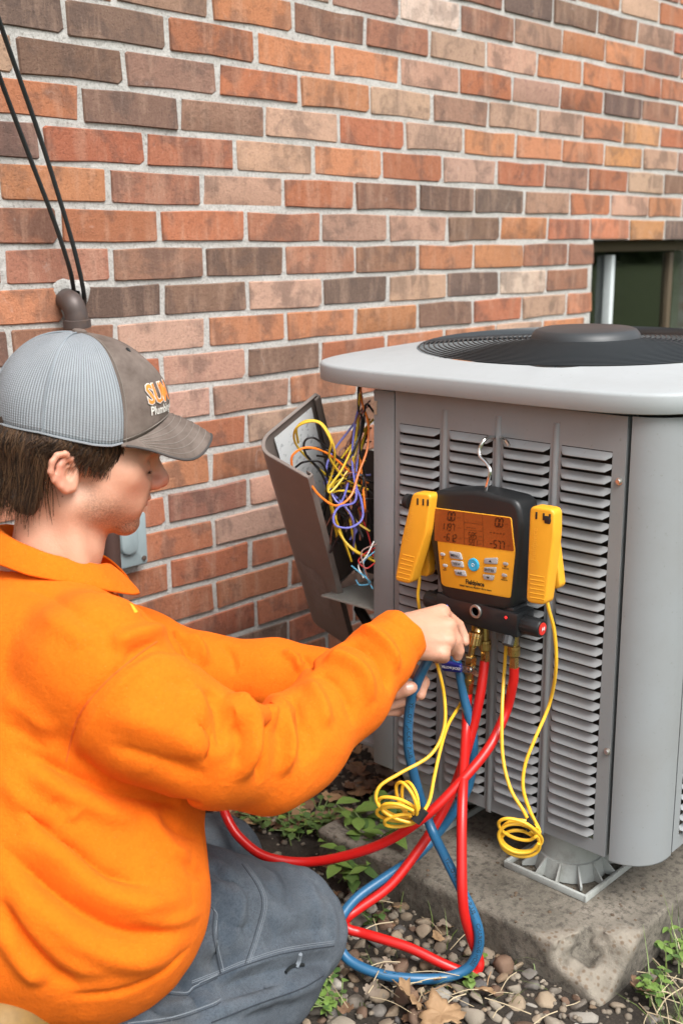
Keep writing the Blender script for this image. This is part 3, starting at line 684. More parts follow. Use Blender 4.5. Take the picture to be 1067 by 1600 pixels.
# the removed corner cover, leaning out from the compartment
A_ = np.array([1.213, 1.352, CH - 0.321])
def rotv(a, b, g):
    ca, sa, cb, sb, cg, sg = math.cos(a), math.sin(a), math.cos(b), math.sin(b), math.cos(g), math.sin(g)
    return np.array([[cg, -sg, 0], [sg, cg, 0], [0, 0, 1]]) @ np.array([[cb, 0, sb], [0, 1, 0], [-sb, 0, cb]]) @ np.array([[1, 0, 0], [0, ca, -sa], [0, sa, ca]])
MP = rotv(0.334, -0.514, -0.130); e1, e2, ax_ = MP @ [0, -1, 0], MP @ [1, 0, 0], MP @ [0, 0, 1]; w1, w2, LL = 0.129, 0.152, 0.461
cov = empty('access_cover', A_ - ax_ * LL); tag(cov, 'removed corner cover, its brown colour standing for shade, with a white wiring label inside, leaning beside the open compartment', 'cover')
R2 = 0.040; sec = [(w1 - 0.012, 0.010), (w1, 0.010), (w1, 0.0)] + [(R2 - R2*math.sin(a), R2 - R2*math.cos(a)) for a in np.linspace(0, math.pi/2, 9)] + [(0.0, w2), (0.010, w2), (0.010, w2 - 0.012)]
V = []; hts = [0.0, -0.004, -0.02, -0.25, -LL + 0.02, -LL + 0.004, -LL]; n = len(sec)
for h in hts: V += [A_ + e1*a + e2*b + ax_*h for a, b in sec]
Fc = [(i*n+k, i*n+k+1, (i+1)*n+k+1, (i+1)*n+k) for i in range(len(hts)-1) for k in range(n-1)]
M_cov = scuffed('shade_brown_enamel', (0.170, 0.142, 0.126), 0.42, 0.0, (0.30, 0.27, 0.24), 0.25, 12)  # the cover's brown is shade put into the enamel colour
o = mesh_np('shell', V, Fc, M_cov, cov, True, 40); md = o.modifiers.new('thick', 'SOLIDIFY'); md.thickness = 0.0022; md.offset = 0
# turned-in rim at the top and bottom
mb = MB()
for h in (-0.001, -LL + 0.001):
    V = []
    inner = [(w1 - 0.012, 0.010), (w1 - 0.002, 0.010), (w1 - 0.002, 0.005)] + [(R2 - (R2-0.005)*math.sin(a), R2 - (R2-0.005)*math.cos(a)) for a in np.linspace(0, math.pi/2, 9)] + [(0.005, w2 - 0.002), (0.010, w2 - 0.002), (0.010, w2 - 0.012)]
    V = [A_ + e1*a + e2*b + ax_*h for a, b in sec] + [A_ + e1*a + e2*b + ax_*h for a, b in inner]
    MB().add(V, [(k, k+1, n+k+1, n+k) for k in range(1, n-2)]).build('rim', M_cov, cov, smooth=False)
t = NT('printed_wiring_label'); pn = t.voro(60, 'F1', t.mapping((1, 1, 1))); tx = t.noise(130, 2, 0.4)
cc = t.mix(t.ramp(tx, [(0.60, 0.0), (0.64, 0.55)]), (0.78, 0.81, 0.82), (0.35, 0.38, 0.40)); t.set(Base_Color=cc, Roughness=0.6); M_wl = t.m
V = []; o1 = 0.0038
for (b, h) in ((R2 + 0.004, -0.016), (w2 - 0.018, -0.016), (w2 - 0.018, -0.23), (R2 + 0.004, -0.23)): V.append(A_ + e1*o1 + e2*b + ax_*h)
mesh_np('wiring_label', V, [(0, 1, 2, 3)], M_wl, cov, False)
# peeled sticker residue on the outer face
t = NT('sticker_residue'); nn_ = t.noise(60, 5, 0.7); t.set(Base_Color=t.mix(nn_, (0.15, 0.125, 0.11), (0.30, 0.27, 0.25)), Roughness=0.7); M_res = t.m
out = [(0.035, -0.26), (0.060, -0.268), (0.078, -0.262), (0.085, -0.275), (0.098, -0.27), (0.100, -0.33), (0.104, -0.39), (0.075, -0.40), (0.052, -0.385), (0.060, -0.34), (0.050, -0.325), (0.062, -0.31), (0.040, -0.285)]
V = [A_ + e1*a + ax_*h - e2*0.0016 for a, h in out]; mesh_np('sticker_residue', V, [tuple(range(len(V)))], M_res, cov, False)

# concrete pad, broken at its near corner
PT = 0.090; px0, px1, py0, py1 = 1.213, 2.10, 0.668, 1.215
def surfnet(D, org, h):
    """naive surface nets on a dense field"""
    S = D < 0; nx, ny, nz = D.shape; cnt = np.zeros((nx-1, ny-1, nz-1), np.uint8)
    sl = [slice(0, -1), slice(1, None)]
    for a in (0, 1):
        for b in (0, 1):
            for c in (0, 1): cnt += S[sl[a], sl[b], sl[c]]
    act = (cnt > 0) & (cnt < 8); I = np.argwhere(act); idx = np.full(cnt.shape, -1, np.int32); idx[act] = np.arange(len(I))
    acc = np.zeros((len(I), 3)); num = np.zeros(len(I))
    corners = [(a, b, c) for a in (0, 1) for b in (0, 1) for c in (0, 1)]
    for p in corners:
        for ax in range(3):
            if p[ax]: continue
            q = list(p); q[ax] = 1
            d0 = D[I[:, 0]+p[0], I[:, 1]+p[1], I[:, 2]+p[2]]; d1 = D[I[:, 0]+q[0], I[:, 1]+q[1], I[:, 2]+q[2]]
            mk = (d0 < 0) != (d1 < 0); tt = np.where(mk, d0 / np.where(mk, d0 - d1, 1), 0)
            pos = np.tile(np.array(p, float), (len(I), 1)); pos[:, ax] += tt; acc[mk] += pos[mk]; num[mk] += 1
    V = (I + acc / num[:, None]) * h + org; Q = []
    for ax in range(3):
        s0 = [slice(None)]*3; s1 = [slice(None)]*3; s0[ax] = slice(0, -1); s1[ax] = slice(1, None)
        A, B = S[tuple(s0)], S[tuple(s1)]; u, w = [k for k in range(3) if k != ax]
        for flip, mk in ((False, A & ~B), (True, ~A & B)):
            E = np.argwhere(mk); ok = (E[:, u] > 0) & (E[:, w] > 0) & (E[:, u] < D.shape[u]-1) & (E[:, w] < D.shape[w]-1); E = E[ok]
            def cell(du, dw): e = E.copy(); e[:, u] -= du; e[:, w] -= dw; return idx[e[:, 0], e[:, 1], e[:, 2]]
            q = np.stack([cell(1, 1), cell(0, 1), cell(0, 0), cell(1, 0)], 1)
            if (ax == 1) != flip: q = q[:, ::-1]
            Q.append(q)
    return V, np.concatenate(Q)
def mesh_fast(name, V, Q, mat, parent=None, smooth=True):
    me = bpy.data.meshes.new(name); me.vertices.add(len(V)); me.vertices.foreach_set('co', np.asarray(V, np.float32).ravel())
    n = len(Q); k = Q.shape[1]; me.loops.add(n*k); me.loops.foreach_set('vertex_index', np.asarray(Q, np.int32).ravel()); me.polygons.add(n)
    me.polygons.foreach_set('loop_start', np.arange(0, n*k, k, dtype=np.int32)); me.update(calc_edges=True); me.validate()
    if smooth: me.shade_smooth()
    return link_mesh(name, me, mat, parent)
h = 0.0046; lo = np.array([px0 - 0.03, py0 - 0.03, -0.03]); dims = (np.array([px1 - px0 + 0.06, py1 - py0 + 0.06, PT + 0.05]) / h).astype(int)
g = np.stack(np.meshgrid(*[np.arange(d) * h for d in dims], indexing='ij'), -1).reshape(-1, 3) + lo
cen = np.array([(px0+px1)/2, (py0+py1)/2, PT/2 - 0.03]); half = np.array([(px1-px0)/2, (py1-py0)/2, PT/2 + 0.03]) - 0.006
qd = np.abs(g - cen) - half; D = np.linalg.norm(np.maximum(qd, 0), axis=1) + np.minimum(qd.max(1), 0) - 0.006
D += 0.0016 * fbm(g, 22, 3, 5) * (g[:, 2] < PT - 0.01) + 0.0005 * fbm(g, 40, 2, 8)
pn_ = nrm([-1, -1.0, 1.55]); pc = np.array([px0 + 0.052, py0 + 0.045, PT - 0.004])
cut = (g - pc) @ pn_ + 0.020 * fbm(g, 16, 3, 9) + 0.013 * fbm(g, 50, 2, 4); D = np.maximum(D, cut)
edge = (g - np.array([px0 - 0.002, 0, PT - 0.002])) @ nrm([-1, 0, 1]) + 0.009 * np.maximum(0, fbm(g, 20, 3, 12)) * (1.0 + 2.0 * np.clip(1 - (g[:, 1] - py0) / 0.22, 0, 1)) + 0.001; D = np.maximum(D, edge)
V, Q = surfnet(D.reshape(dims), lo, h)
t = NT('weathered_concrete'); n1 = t.noise(7, 6, 0.65); n2 = t.noise(90, 5, 0.75); v1 = t.voro(95, 'F1', out='Color'); n3 = t.noise(420, 3)
c = t.mix(t.ramp(n1, [(0.3, 0), (0.7, 1)]), (0.075, 0.066, 0.050), (0.235, 0.208, 0.168)); c = t.mix(t.ramp(n2, [(0.47, 0), (0.64, 0.85)]), c, (0.050, 0.043, 0.034)); c = t.mix(t.ramp(n3, [(0.62, 0), (0.72, 0.5)]), c, (0.34, 0.32, 0.28))
gm = t.n.new('ShaderNodeNewGeometry'); ct = t.n.new('ShaderNodeVectorMath'); ct.operation = 'DOT_PRODUCT'; t.link(gm.outputs['Position'], ct.inputs[0]); ct.inputs[1].default_value = tuple(pn_)
br = t.math('ADD', ct.outputs['Value'], t.math('MULTIPLY', t.noise(30, 4), 0.03)); br = t.ramp(t.math('SUBTRACT', br, float(np.dot(pc, pn_)) - 0.0), [(0.0, 0.0), (0.012, 1.0)])
agg = t.mix(t.ramp(t.voro(110, 'F1', out='Distance'), [(0.22, 0.0), (0.42, 1.0)]), t.mix(t.noise(38, 3), (0.07, 0.045, 0.03), (0.26, 0.185, 0.12)), (0.255, 0.225, 0.18))
t.set(Base_Color=t.mix(t.math('MULTIPLY', br, 0.8), c, agg), Roughness=0.88); t.bump(t.math('ADD', n2, t.math('MULTIPLY', n3, 0.7)), 0.6, 0.003); M_conc = t.m
pad = mesh_fast('concrete_pad', V, Q, M_conc); tag(pad, 'weathered concrete slab with a broken corner under the air conditioner', 'slab')
# plastic feet between pad and unit
M_foot = scuffed('grey_plastic_riser', (0.36, 0.38, 0.36), 0.5, 0.0, (0.12, 0.10, 0.07), 0.6, 18)
def foot(cx, cy):
    f = empty('riser_foot', (cx, cy, PT)); mb = MB()
    mb.lathe((cx, cy, PT), (0, 0, 1), [(0.002, 0.056), (0.030, 0.050), (0.031, 0.047), (0.060, 0.046), (0.0605, 0.050), (0.078, 0.050)], 28); mb.build('cone', M_foot, f)
    mb = MB(); s = 0.072
    for (dx, dy, lx, ly) in ((-s, 0, 0.005, 2*s), (s, 0, 0.005, 2*s), (0, -s, 2*s+0.005, 0.005), (0, s, 2*s+0.005, 0.005)): mb.box((cx+dx, cy+dy, PT + 0.006), (lx, ly, 0.011), bev=0.001)
    mb.build('flange', M_foot, f)
    mb = MB()
    for k in range(12):
        a = 2*math.pi*(k + 0.5)/12; d = np.array([math.cos(a), math.sin(a), 0]); r1 = min(s / max(abs(d[0]), abs(d[1])), 0.078) - 0.002; nn = np.array([-d[1], d[0], 0]) * 0.0015
        c0_ = np.array([cx, cy, PT]); tri = [c0_ + d*0.048 + [0, 0, 0.003], c0_ + d*r1 + [0, 0, 0.003], c0_ + d*r1 + [0, 0, 0.009], c0_ + d*0.052 + [0, 0, 0.030], c0_ + d*0.048 + [0, 0, 0.030]]
        V = [q + nn for q in tri] + [q - nn for q in tri]; MB().add(V, [(0, 1, 2, 3, 4), (9, 8, 7, 6, 5)] + [(i, i+5, (i+1) % 5 + 5, (i+1) % 5) for i in range(5)]).build('rib', M_foot, f, smooth=False)
    return f
fa = foot(1.402, 0.838); tag(fa, 'grey plastic riser foot under the front corner of the air conditioner', 'riser foot', 'riser feet')
fb = foot(1.402, 1.12); tag(fb, 'grey plastic riser foot half hidden behind the blue and red hoses', 'riser foot', 'riser feet')
fc = foot(1.90, 0.83); tag(fc, 'grey plastic riser foot at the back under the air conditioner', 'riser foot', 'riser feet')
# ================================================================== digital manifold gauge hanging on the louvers
XG = 1.283; EX, EY, EZ = np.array([0, -1., 0]), np.array([0, 0, 1.]), np.array([-1., 0, 0])
GO = PX(742, 860, XG)
def g2(u, v, x=XG):
    q = PX(u, v, x); return (GO[1] - q[1], q[2] - GO[2])
def gat(a, b, d=0.0): return GO + EX * a + EY * b + EZ * d
Z5 = lambda x, y: (640 + x / 4.104, 740 + y / 4.104)
M_rub = simple('black_rubber_boot', (0.012, 0.013, 0.014), 0.42, bump=0.15, bscale=900); M_mb = simple('black_anodised_block', (0.014, 0.016, 0.018), 0.30)
M_yel = simple('amber_yellow_plastic', (0.78, 0.36, 0.022), 0.42, var=0.05); M_key = simple('grey_rubber_key', (0.36, 0.37, 0.38), 0.5); M_cyan = simple('cyan_power_key', (0.02, 0.36, 0.60), 0.35)
M_ink = simple('black_print', (0.012, 0.011, 0.010), 0.6)
t = NT('backlit_amber_screen'); nn_ = t.noise(14, 3); c = t.mix(nn_, (0.20, 0.052, 0.014), (0.27, 0.070, 0.020)); t.set(Base_Color=c, Roughness=0.12, Emission_Color=(0.8, 0.16, 0.02), Emission_Strength=0.015); M_lcd = t.m
M_seg = simple('screen_digit', (0.05, 0.014, 0.006), 0.3); M_brass = scuffed('brass', (0.58, 0.40, 0.16), 0.28, 1.0, (0.22, 0.14, 0.06), 0.5, 60); M_chr = simple('polished_steel_wire', (0.72, 0.72, 0.70), 0.16, 1.0)
M_red = simple('red_hose_rubber', (0.50, 0.010, 0.008), 0.33, var=0.10, scale=25); M_blue = simple('blue_hose_rubber', (0.018, 0.105, 0.215), 0.35, var=0.12, scale=25)
M_ycab = simple('yellow_cable_sheath', (0.80, 0.46, 0.03), 0.42, var=0.06); M_vel = simple('black_strap', (0.010, 0.010, 0.010), 0.9, bump=0.4, bscale=1500)
gz = empty('manifold_gauge', gat(0, -0.13, -0.02)); tag(gz, 'black and yellow digital manifold gauge with lit orange screen hanging on the air conditioner', 'gauge')
bo = rpoly([g2(*q) for q in ((664, 808), (669, 767), (742, 766), (808, 782), (815, 815), (808, 905), (800, 957), (745, 950), (692, 939), (678, 890))], 0.020, 5)
MB().prism(bo, GO, EX, EY, EZ, -0.044, 0.0, 0.008, 4).build('boot', M_rub, gz)
fo = rpoly([g2(*Z5(*q)) for q in ((158, 217), (652, 280), (676, 500), (646, 797), (622, 795), (226, 722), (205, 705))], 0.004, 3)
MB().prism(fo, GO, EX, EY, EZ, -0.004, 0.0012, 0.0008, 2).build('face_plate', M_yel, gz)
lo_ = rpoly([g2(*Z5(*q)) for q in ((162, 222), (648, 284), (670, 497), (162, 429))], 0.002, 2)
scr = MB().prism(lo_, GO, EX, EY, EZ, 0.0, 0.0018).build('screen', M_lcd, gz, smooth=False)
SEG = {'0': 'abcdef', '1': 'bc', '2': 'abged', '5': 'afgcd', '6': 'afgedc', '7': 'abc', '8': 'abcdefg', '9': 'abcdfg', '-': 'g', ' ': ''}
def digits(mb, s, zx, zy, hgt, wid, th, d=0.0023):
    """seven-segment digits at the zoom position of their centre line; leans with the case"""
    ca = np.array(g2(*Z5(zx, zy))); ax1 = nrm(np.array(g2(*Z5(600, 490))) - np.array(g2(*Z5(200, 434)))); up = np.array([0.10, 0.995])
    adv = wid * 1.35; n = len(s.replace('.', '')); x = -adv * (n - 1) / 2
    for ch in s:
        if ch == '.':
            q = ca + ax1 * (x - adv * 0.5) - up * hgt / 2; mb.box(gat(*q, d), (0.0004, th, th)); continue
        for sg in SEG[ch]:
            w, h = wid, hgt
            (x0, y0), (x1, y1) = {'a': ((-w/2, h/2), (w/2, h/2)), 'g': ((-w/2, 0), (w/2, 0)), 'd': ((-w/2, -h/2), (w/2, -h/2)), 'b': ((w/2, 0), (w/2, h/2)), 'c': ((w/2, -h/2), (w/2, 0)), 'f': ((-w/2, 0), (-w/2, h/2)), 'e': ((-w/2, -h/2), (-w/2, 0))}[sg]
            p0 = ca + ax1 * (x + x0) + up * y0; p1 = ca + ax1 * (x + x1) + up * y1; e = nrm(p1 - p0); nn2 = np.array([-e[1], e[0]]) * th / 2; p0 = p0 + e * th * 0.35; p1 = p1 - e * th * 0.35
            mb.add([gat(*q, d) for q in (p0 - nn2, p1 - nn2, p1 + nn2, p0 + nn2)], [(0, 1, 2, 3)])
        x += adv
mb = MB()
for a in (('0.0', 272, 272, 0.0125, 0.0054, 0.0021), ('1197', 250, 340, 0.0105, 0.0048, 0.0016), ('-61.2', 262, 408, 0.0105, 0.0048, 0.0016), ('585', 408, 394, 0.0082, 0.0040, 0.0011),
          ('59.1', 410, 440, 0.0082, 0.0040, 0.0011), ('0.0', 578, 312, 0.0125, 0.0054, 0.0021), ('-57.7', 564, 452, 0.0105, 0.0050, 0.0016), ('-----', 566, 381, 0.009, 0.0042, 0.0010), ('----', 398, 346, 0.009, 0.0034, 0.0008)): digits(mb, *a)
for (x0, y0, x1, y1) in ((350, 245, 355, 455), (470, 262, 477, 470), (352, 310, 472, 324), (352, 356, 474, 370), (354, 412, 476, 428)):
    a, b = np.array(g2(*Z5(x0, y0))), np.array(g2(*Z5(x1, y1))); e = nrm(b - a); q = np.array([-e[1], e[0]]) * 0.00022; mb.add([gat(*p, 0.0022) for p in (a - q, b - q, b + q, a + q)], [(0, 1, 2, 3)])
for i in range(14): digits(mb, '-', 362 + i * 7.5, 297 + i * 0.6 + random.uniform(-9, 9), 0.002, 0.0012, 0.0014)
for (x, y) in ((322, 282), (322, 348), (330, 414), (625, 322), (640, 462), (455, 404), (456, 452)):
    for i in range(4): digits(mb, '-', x - 10 + i * 6, y + random.uniform(-2, 2), 0.002, 0.0007, 0.0016)
o = mb.build('screen_digits', M_seg, scr, smooth=False)
exA = gat(*g2(*Z5(600, 490))) - gat(*g2(*Z5(200, 434))); exA = nrm(exA); eyA = nrm(EY - exA * np.dot(EY, exA))
def key(pts, txt, arrow=0):
    o = MB().prism(rpoly([g2(*Z5(*q)) for q in pts], 0.0022, 3), GO, EX, EY, EZ, 0.0, 0.0036, 0.0012, 2).build('key', M_key, gz)
    c = np.mean([g2(*Z5(*q)) for q in pts], 0)
    if txt: text_on('key_lettering', txt, gat(c[0], c[1], 0.0036), exA, eyA, 0.0058, M_ink, o, 0.015)
    if arrow:
        s = 0.0030; q = [(-s, -s*0.5*arrow), (s, -s*0.5*arrow), (0, s*0.6*arrow)]; mesh_np('key_arrow', [gat(c[0] + a, c[1] + b, 0.0041) for a, b in q], [(0, 1, 2)], M_ink, o, False)
key([(258, 495), (330, 505), (345, 552), (266, 540)], 'MENU'); key([(270, 553), (345, 562), (352, 602), (278, 592)], 'VIEW'); key([(290, 613), (360, 620), (370, 658), (302, 650)], 'AIR')
key([(484, 540), (568, 537), (567, 580), (482, 575)], '', 1); key([(482, 597), (560, 598), (555, 638), (480, 630)], 'ENTER'); key([(472, 643), (548, 652), (540, 684), (482, 676)], '', -1)
c = g2(*Z5(414, 582)); mb = MB(); mb.lathe(gat(c[0], c[1], 0.0), EZ, [(0, 0.0098), (0.0032, 0.0098), (0.0042, 0.0085), (0.0036, 0.0)], 28); pk = mb.build('power_key', M_cyan, gz)
mb = MB(); mb.tube([gat(c[0] + 0.0022*math.cos(a), c[1] + 0.0022*math.sin(a), 0.0040) for a in np.linspace(0, 2*math.pi, 14, endpoint=False)], 0.0004, 4, closed=True); mb.build('power_symbol', simple('white_print', (0.75, 0.78, 0.8), 0.5), pk)
for (x, y, l1, l2) in ((215, 516, 'ON', 'OFF'), (231, 588, 'REC', 'RESET'), (618, 577, 'TEST', 'PRESSURE'), (610, 650, 'ZERO', 'PRESSURE')):
    c = g2(*Z5(x, y)); MB().prism(rrect(0.0088, 0.0046, 0.0022, 4, c[0], c[1]), GO, EX, EY, EZ, 0, 0.0030, 0.001, 2).build('small_key', M_key, gz)
    for s, dy in ((l1, 0.0045), (l2, 0.0072)): text_on('key_caption', s, gat(c[0], c[1] - dy, 0.0013), exA, eyA, 0.0027, M_ink, gz, 0.02)
c = g2(*Z5(421, 701)); text_on('brand_lettering', 'Fieldpiece', gat(c[0], c[1], 0.0014), exA, eyA, 0.0098, M_ink, gz, 0.032, 0.86)
c = g2(*Z5(424, 731)); text_on('caption_lettering', 'SM480V Refrigerant Manifold + Micron Gauge', gat(c[0], c[1], 0.0014), exA, eyA, 0.0037, M_ink, gz, 0.03, 0.84)
# water drops on the boot
M_drop = NT('water_drop').set(Base_Color=(1, 1, 1), Roughness=0.02, Transmission_Weight=1.0, IOR=1.33)
mb = MB()
for i in range(34):
    q = g2(random.uniform(685, 800), random.uniform(768, 790)); q = gat(q[0], min(q[1], np.interp(q[0], [g2(680, 770)[0], g2(800, 783)[0]], [g2(680, 770)[1], g2(800, 783)[1]])), random.uniform(-0.025, -0.001)); r = random.uniform(0.0006, 0.0015)
    mb.lathe(q - EY * 0.0004, EY + EZ * 0.3, [(0, r), (r*0.4, r*0.8), (r*0.6, r*0.3)], 7)
o = mb.build('water_drops', M_drop, gz); o['kind'] = 'stuff'
# manifold block
bl, br_ = PX(683, 930, XG + 0.004), PX(811, 953, XG + 0.004); btm = PX(811, 985, XG + 0.004)
bhz = bl[2] - PX(811, 985, XG+0.004)[2]; by0, by1 = bl[1], br_[1]; bz1 = (bl[2] + br_[2]) / 2; bz0 = bz1 - 0.038; BXC = XG + 0.022
MB().box((BXC, (by0+by1)/2, (bz0+bz1)/2), (0.044, by0-by1, bz1-bz0), bev=0.004).build('manifold_block', M_mb, gz)
MB().box((BXC - 0.001, (by0+by1)/2, bz1 + 0.001), (0.036, (by0-by1)*0.88, 0.010), bev=0.003).build('block_collar', M_mb, gz)
fx = XG + 0.0; c = PX(743.5, 955, fx)
mb = MB(); mb.lathe((fx, c[1], c[2]), (-1, 0, 0), [(0, 0.0105), (0.0022, 0.0105), (0.003, 0.0098), (0.003, 0.0068), (-0.004, 0.0066), (-0.0042, 0.0)], 28); mb.build('sight_glass', simple('dull_nickel', (0.38, 0.37, 0.35), 0.42, 0.8), gz)
mb = MB(); mb.lathe((fx + 0.003, c[1], c[2]), (-1, 0, 0), [(0, 0.0064), (0.0005, 0.0064), (0.0006, 0.0)], 20); mb.build('sight_lens', simple('dark_green_glass', (0.01, 0.02, 0.018), 0.05), gz)
for (u, v, nm, col) in ((698, 947.5, 'blue_light', (0.02, 0.25, 1.0)), (790, 964.7, 'red_light', (1.0, 0.02, 0.02))):
    c = PX(u, v, fx); mb = MB(); mb.lathe((fx + 0.0005, c[1], c[2]), (-1, 0, 0), [(0, 0.0022), (0.0010, 0.0020), (0.0016, 0.0010)], 12)
    tt_ = NT(nm); tt_.set(Base_Color=col, Roughness=0.3, Emission_Color=col, Emission_Strength=0.8); mb.build(nm, tt_.m, gz)
def knob(y, sgn, discmat, txt):
    kz = (bz0 + bz1) / 2 - 0.001; o_ = (BXC - 0.004, y, kz); mb = MB()
    mb.lathe(o_, (0, sgn, 0), [(0, 0.0150), (0.003, 0.0150), (0.0032, 0.0142), (0.028, 0.0138), (0.0305, 0.0120), (0.0306, 0.009)], 36, flute=0.045); k = mb.build('knob', M_rub, gz)
    mb = MB(); mb.lathe((o_[0], y + sgn*0.0296, kz), (0, sgn, 0), [(0, 0.0092), (0.0018, 0.0092), (0.0021, 0.0)], 24); mb.build('knob_badge', discmat, k)
    if txt: text_on('badge_lettering', txt, (o_[0], y + sgn*0.0318, kz), (1, 0, 0), (0, 0, 1), 0.0075, simple('badge_white', (0.8, 0.8, 0.8), 0.5), k, 0.03)
knob(by1 - 0.0002, -1, simple('red_badge', (0.62, 0.03, 0.02), 0.4), 'HI'); knob(by0 + 0.0002, 1, simple('blue_badge', (0.03, 0.12, 0.5), 0.4), '')
# steel hanging hook
hk = [(757, 776, 1.300), (761, 755, 1.296), (765.5, 737, 1.296), (760, 724, 1.298), (750, 713, 1.300), (749, 702, 1.302), (755, 690, 1.306), (763, 683, 1.318), (769, 683, 1.332), (775, 683, 1.3435), (781, 683, 1.340), (786, 685, 1.330), (791, 690, 1.324), (795, 697, 1.321)]
MB().tube(catmull([PX(*q) for q in hk], 6), 0.0027, 10).build('hook', M_chr, gz)
# brass ports on the block's underside
def fitting(mb, pts, segs):
    pass
XP = XG + 0.022
def pxp(u, v, x=XP): return PX(u, v, x)
def stub(p0, p1, r, parent, name='port', mat=None, seg=16): return MB().tube([p0, p1], r, seg).build(name, mat or M_brass, parent)
for (u0, v0, u1, v1) in ((757, 968, 757.5, 1003), (804, 978, 803, 1012)): stub(pxp(u0, v0), pxp(u1, v1), 0.0068, gz)
stub(pxp(752, 970, XP - 0.004), pxp(746, 990, XP - 0.018), 0.0066, gz); stub(pxp(802, 978, XP - 0.004), pxp(795, 997, XP - 0.018), 0.0062, gz)
a, b = pxp(795, 996, XP - 0.018), pxp(792, 1008, XP - 0.024); d = nrm(b - a)
MB().lathe(a - d*0.002, d, [(0, 0.0080), (0.001, 0.0092), (0.013, 0.0088), (0.0145, 0.0068)], 20, flute=0.05).build('port_cap', simple('charcoal_plastic_cap', (0.05, 0.052, 0.055), 0.5), gz)
stub(pxp(700, 965), pxp(699, 1000), 0.0068, gz)

# ---- hoses
def hose(name, label, pts, mat, ends, r=0.0074):
    h_ = empty(name, pts[len(pts)//2]); tag(h_, label, 'hose'); path = catmull(pts, 8)
    MB().tube(path, r, 14).build('tube', mat, h_); return h_, path
def knurled(o_, d, parent, L=0.0165, r=0.0094, name='knurled_nut'):
    return MB().lathe(o_, d, [(0, r*0.8), (0.001, r*0.97), (L*0.28, r), (L*0.30, r*0.93), (L*0.36, r*0.93), (L*0.38, r), (L-0.001, r), (L, r*0.8)], 40, flute=0.06).build(name, M_brass, parent)
def hexnut(o_, d, parent, L, r, name='hex_ferrule'):
    return MB().lathe(o_, d, [(0, r*0.82), (0.0012, r), (L-0.0012, r), (L, r*0.82)], 6).build(name, M_brass, parent, smooth=False)
A1 = [PX(730, 1083, XP - 0.020), PX(728, 1140, 1.2720)] + [P(*q) for q in ((722, 1250, 1.6150), (721, 1350, 1.5840), (724, 1420, 1.5793), (736, 1465, 1.5941), (746, 1492, 1.6088), (748, 1510, 1.6088), (739, 1520, 1.6088), (722, 1518, 1.6059), (690, 1505, 1.6088), (640, 1481, 1.6236), (590, 1465, 1.6384), (562, 1457, 1.6482), (545, 1452, 1.6482), (537, 1443, 1.6531), (545, 1431, 1.6531), (560, 1420, 1.6580), (609, 1384, 1.6728), (650, 1333, 1.6888), (683, 1283, 1.7000), (705, 1240, 1.7000), (722, 1195, 1.7000), (738, 1140, 1.7000), (750, 1085, 1.6950))] + [PX(757, 1033, XP)]
hA, pathA = hose('charging_hose', 'red charging hose looped on the ground, its valve end with the blue lever', A1, M_red, 2)
d = nrm(pxp(757.5, 1033) - pxp(757, 990)); knurled(pxp(757.3, 999), d, hA); hexnut(pxp(757.3, 1016), d, hA, 0.0185, 0.0072)
# valve assembly on the other end
v0, v1, v2, v3 = PX(744, 988, XP - 0.017), PX(740.5, 1004, XP - 0.021), PX(735.5, 1024, XP - 0.022), PX(730.5, 1084, XP - 0.020)
knurled(v0, nrm(v1 - v0), hA, 0.0195, 0.0112)
MB().tube(catmull([v1, PX(737.5, 1012, XP - 0.023), v2], 5), [0.0058]*5 + [0.0048]*6, 14).build('bent_stem', M_brass, hA)
dv = nrm(v3 - v2); hexnut(v2, dv, hA, 0.030, 0.0092, 'valve_body'); MB().lathe(v2 + dv*0.030, dv, [(0, 0.0068), (0.008, 0.0068), (0.0085, 0.0085), (0.013, 0.0085), (0.0135, 0.0066)], 18).build('valve_neck', M_brass, hA)
hexnut(v2 + dv*0.0435, dv, hA, 0.0195, 0.0082)
# blue lever with white lettering
lv0, lv1 = PX(691, 1040, XP - 0.036), PX(735, 1046, XP - 0.036); el = nrm(lv1 - lv0); nl = np.array([-1., 0, 0]); nl = nrm(nl - el*np.dot(nl, el)); ul = np.cross(nl, el); ul = ul if ul[2] > 0 else -ul
LLn = np.linalg.norm(lv1 - lv0); lev = MB().prism(rpoly([(0, -0.0055), (0.004, -0.0075), (LLn*0.70, -0.0068), (LLn*0.70, 0.0060), (0.010, 0.0085), (0.001, 0.0070)], 0.004, 4), lv0, el, ul, nl, -0.003, 0.004, 0.002, 3).build('valve_lever', simple('blue_vinyl_grip', (0.012, 0.018, 0.16), 0.3), hA)
MB().prism(rpoly([(LLn*0.66, -0.0058), (LLn*1.05, -0.0058), (LLn*1.22, -0.0110), (LLn*1.24, -0.002), (LLn*1.08, 0.0056), (LLn*0.66, 0.0052)], 0.003, 3), lv0, el, ul, nl, -0.0012, 0.0012).build('lever_plate', M_chr, hA)
MB().lathe(lv0 + el*LLn*0.98, nl, [(-0.010, 0.0035), (0.002, 0.0035), (0.0022, 0.0046), (0.0042, 0.0040), (0.005, 0.002)], 12).build('lever_nut', M_chr, hA)
text_on('lever_lettering', 'YELLOW JACKET', lv0 + el*LLn*0.38 + nl*0.0041 - ul*0.0003, el, ul, 0.0052, simple('white_lettering', (0.75, 0.77, 0.80), 0.5), lev, 0.03, 0.95, lift=0.0002)
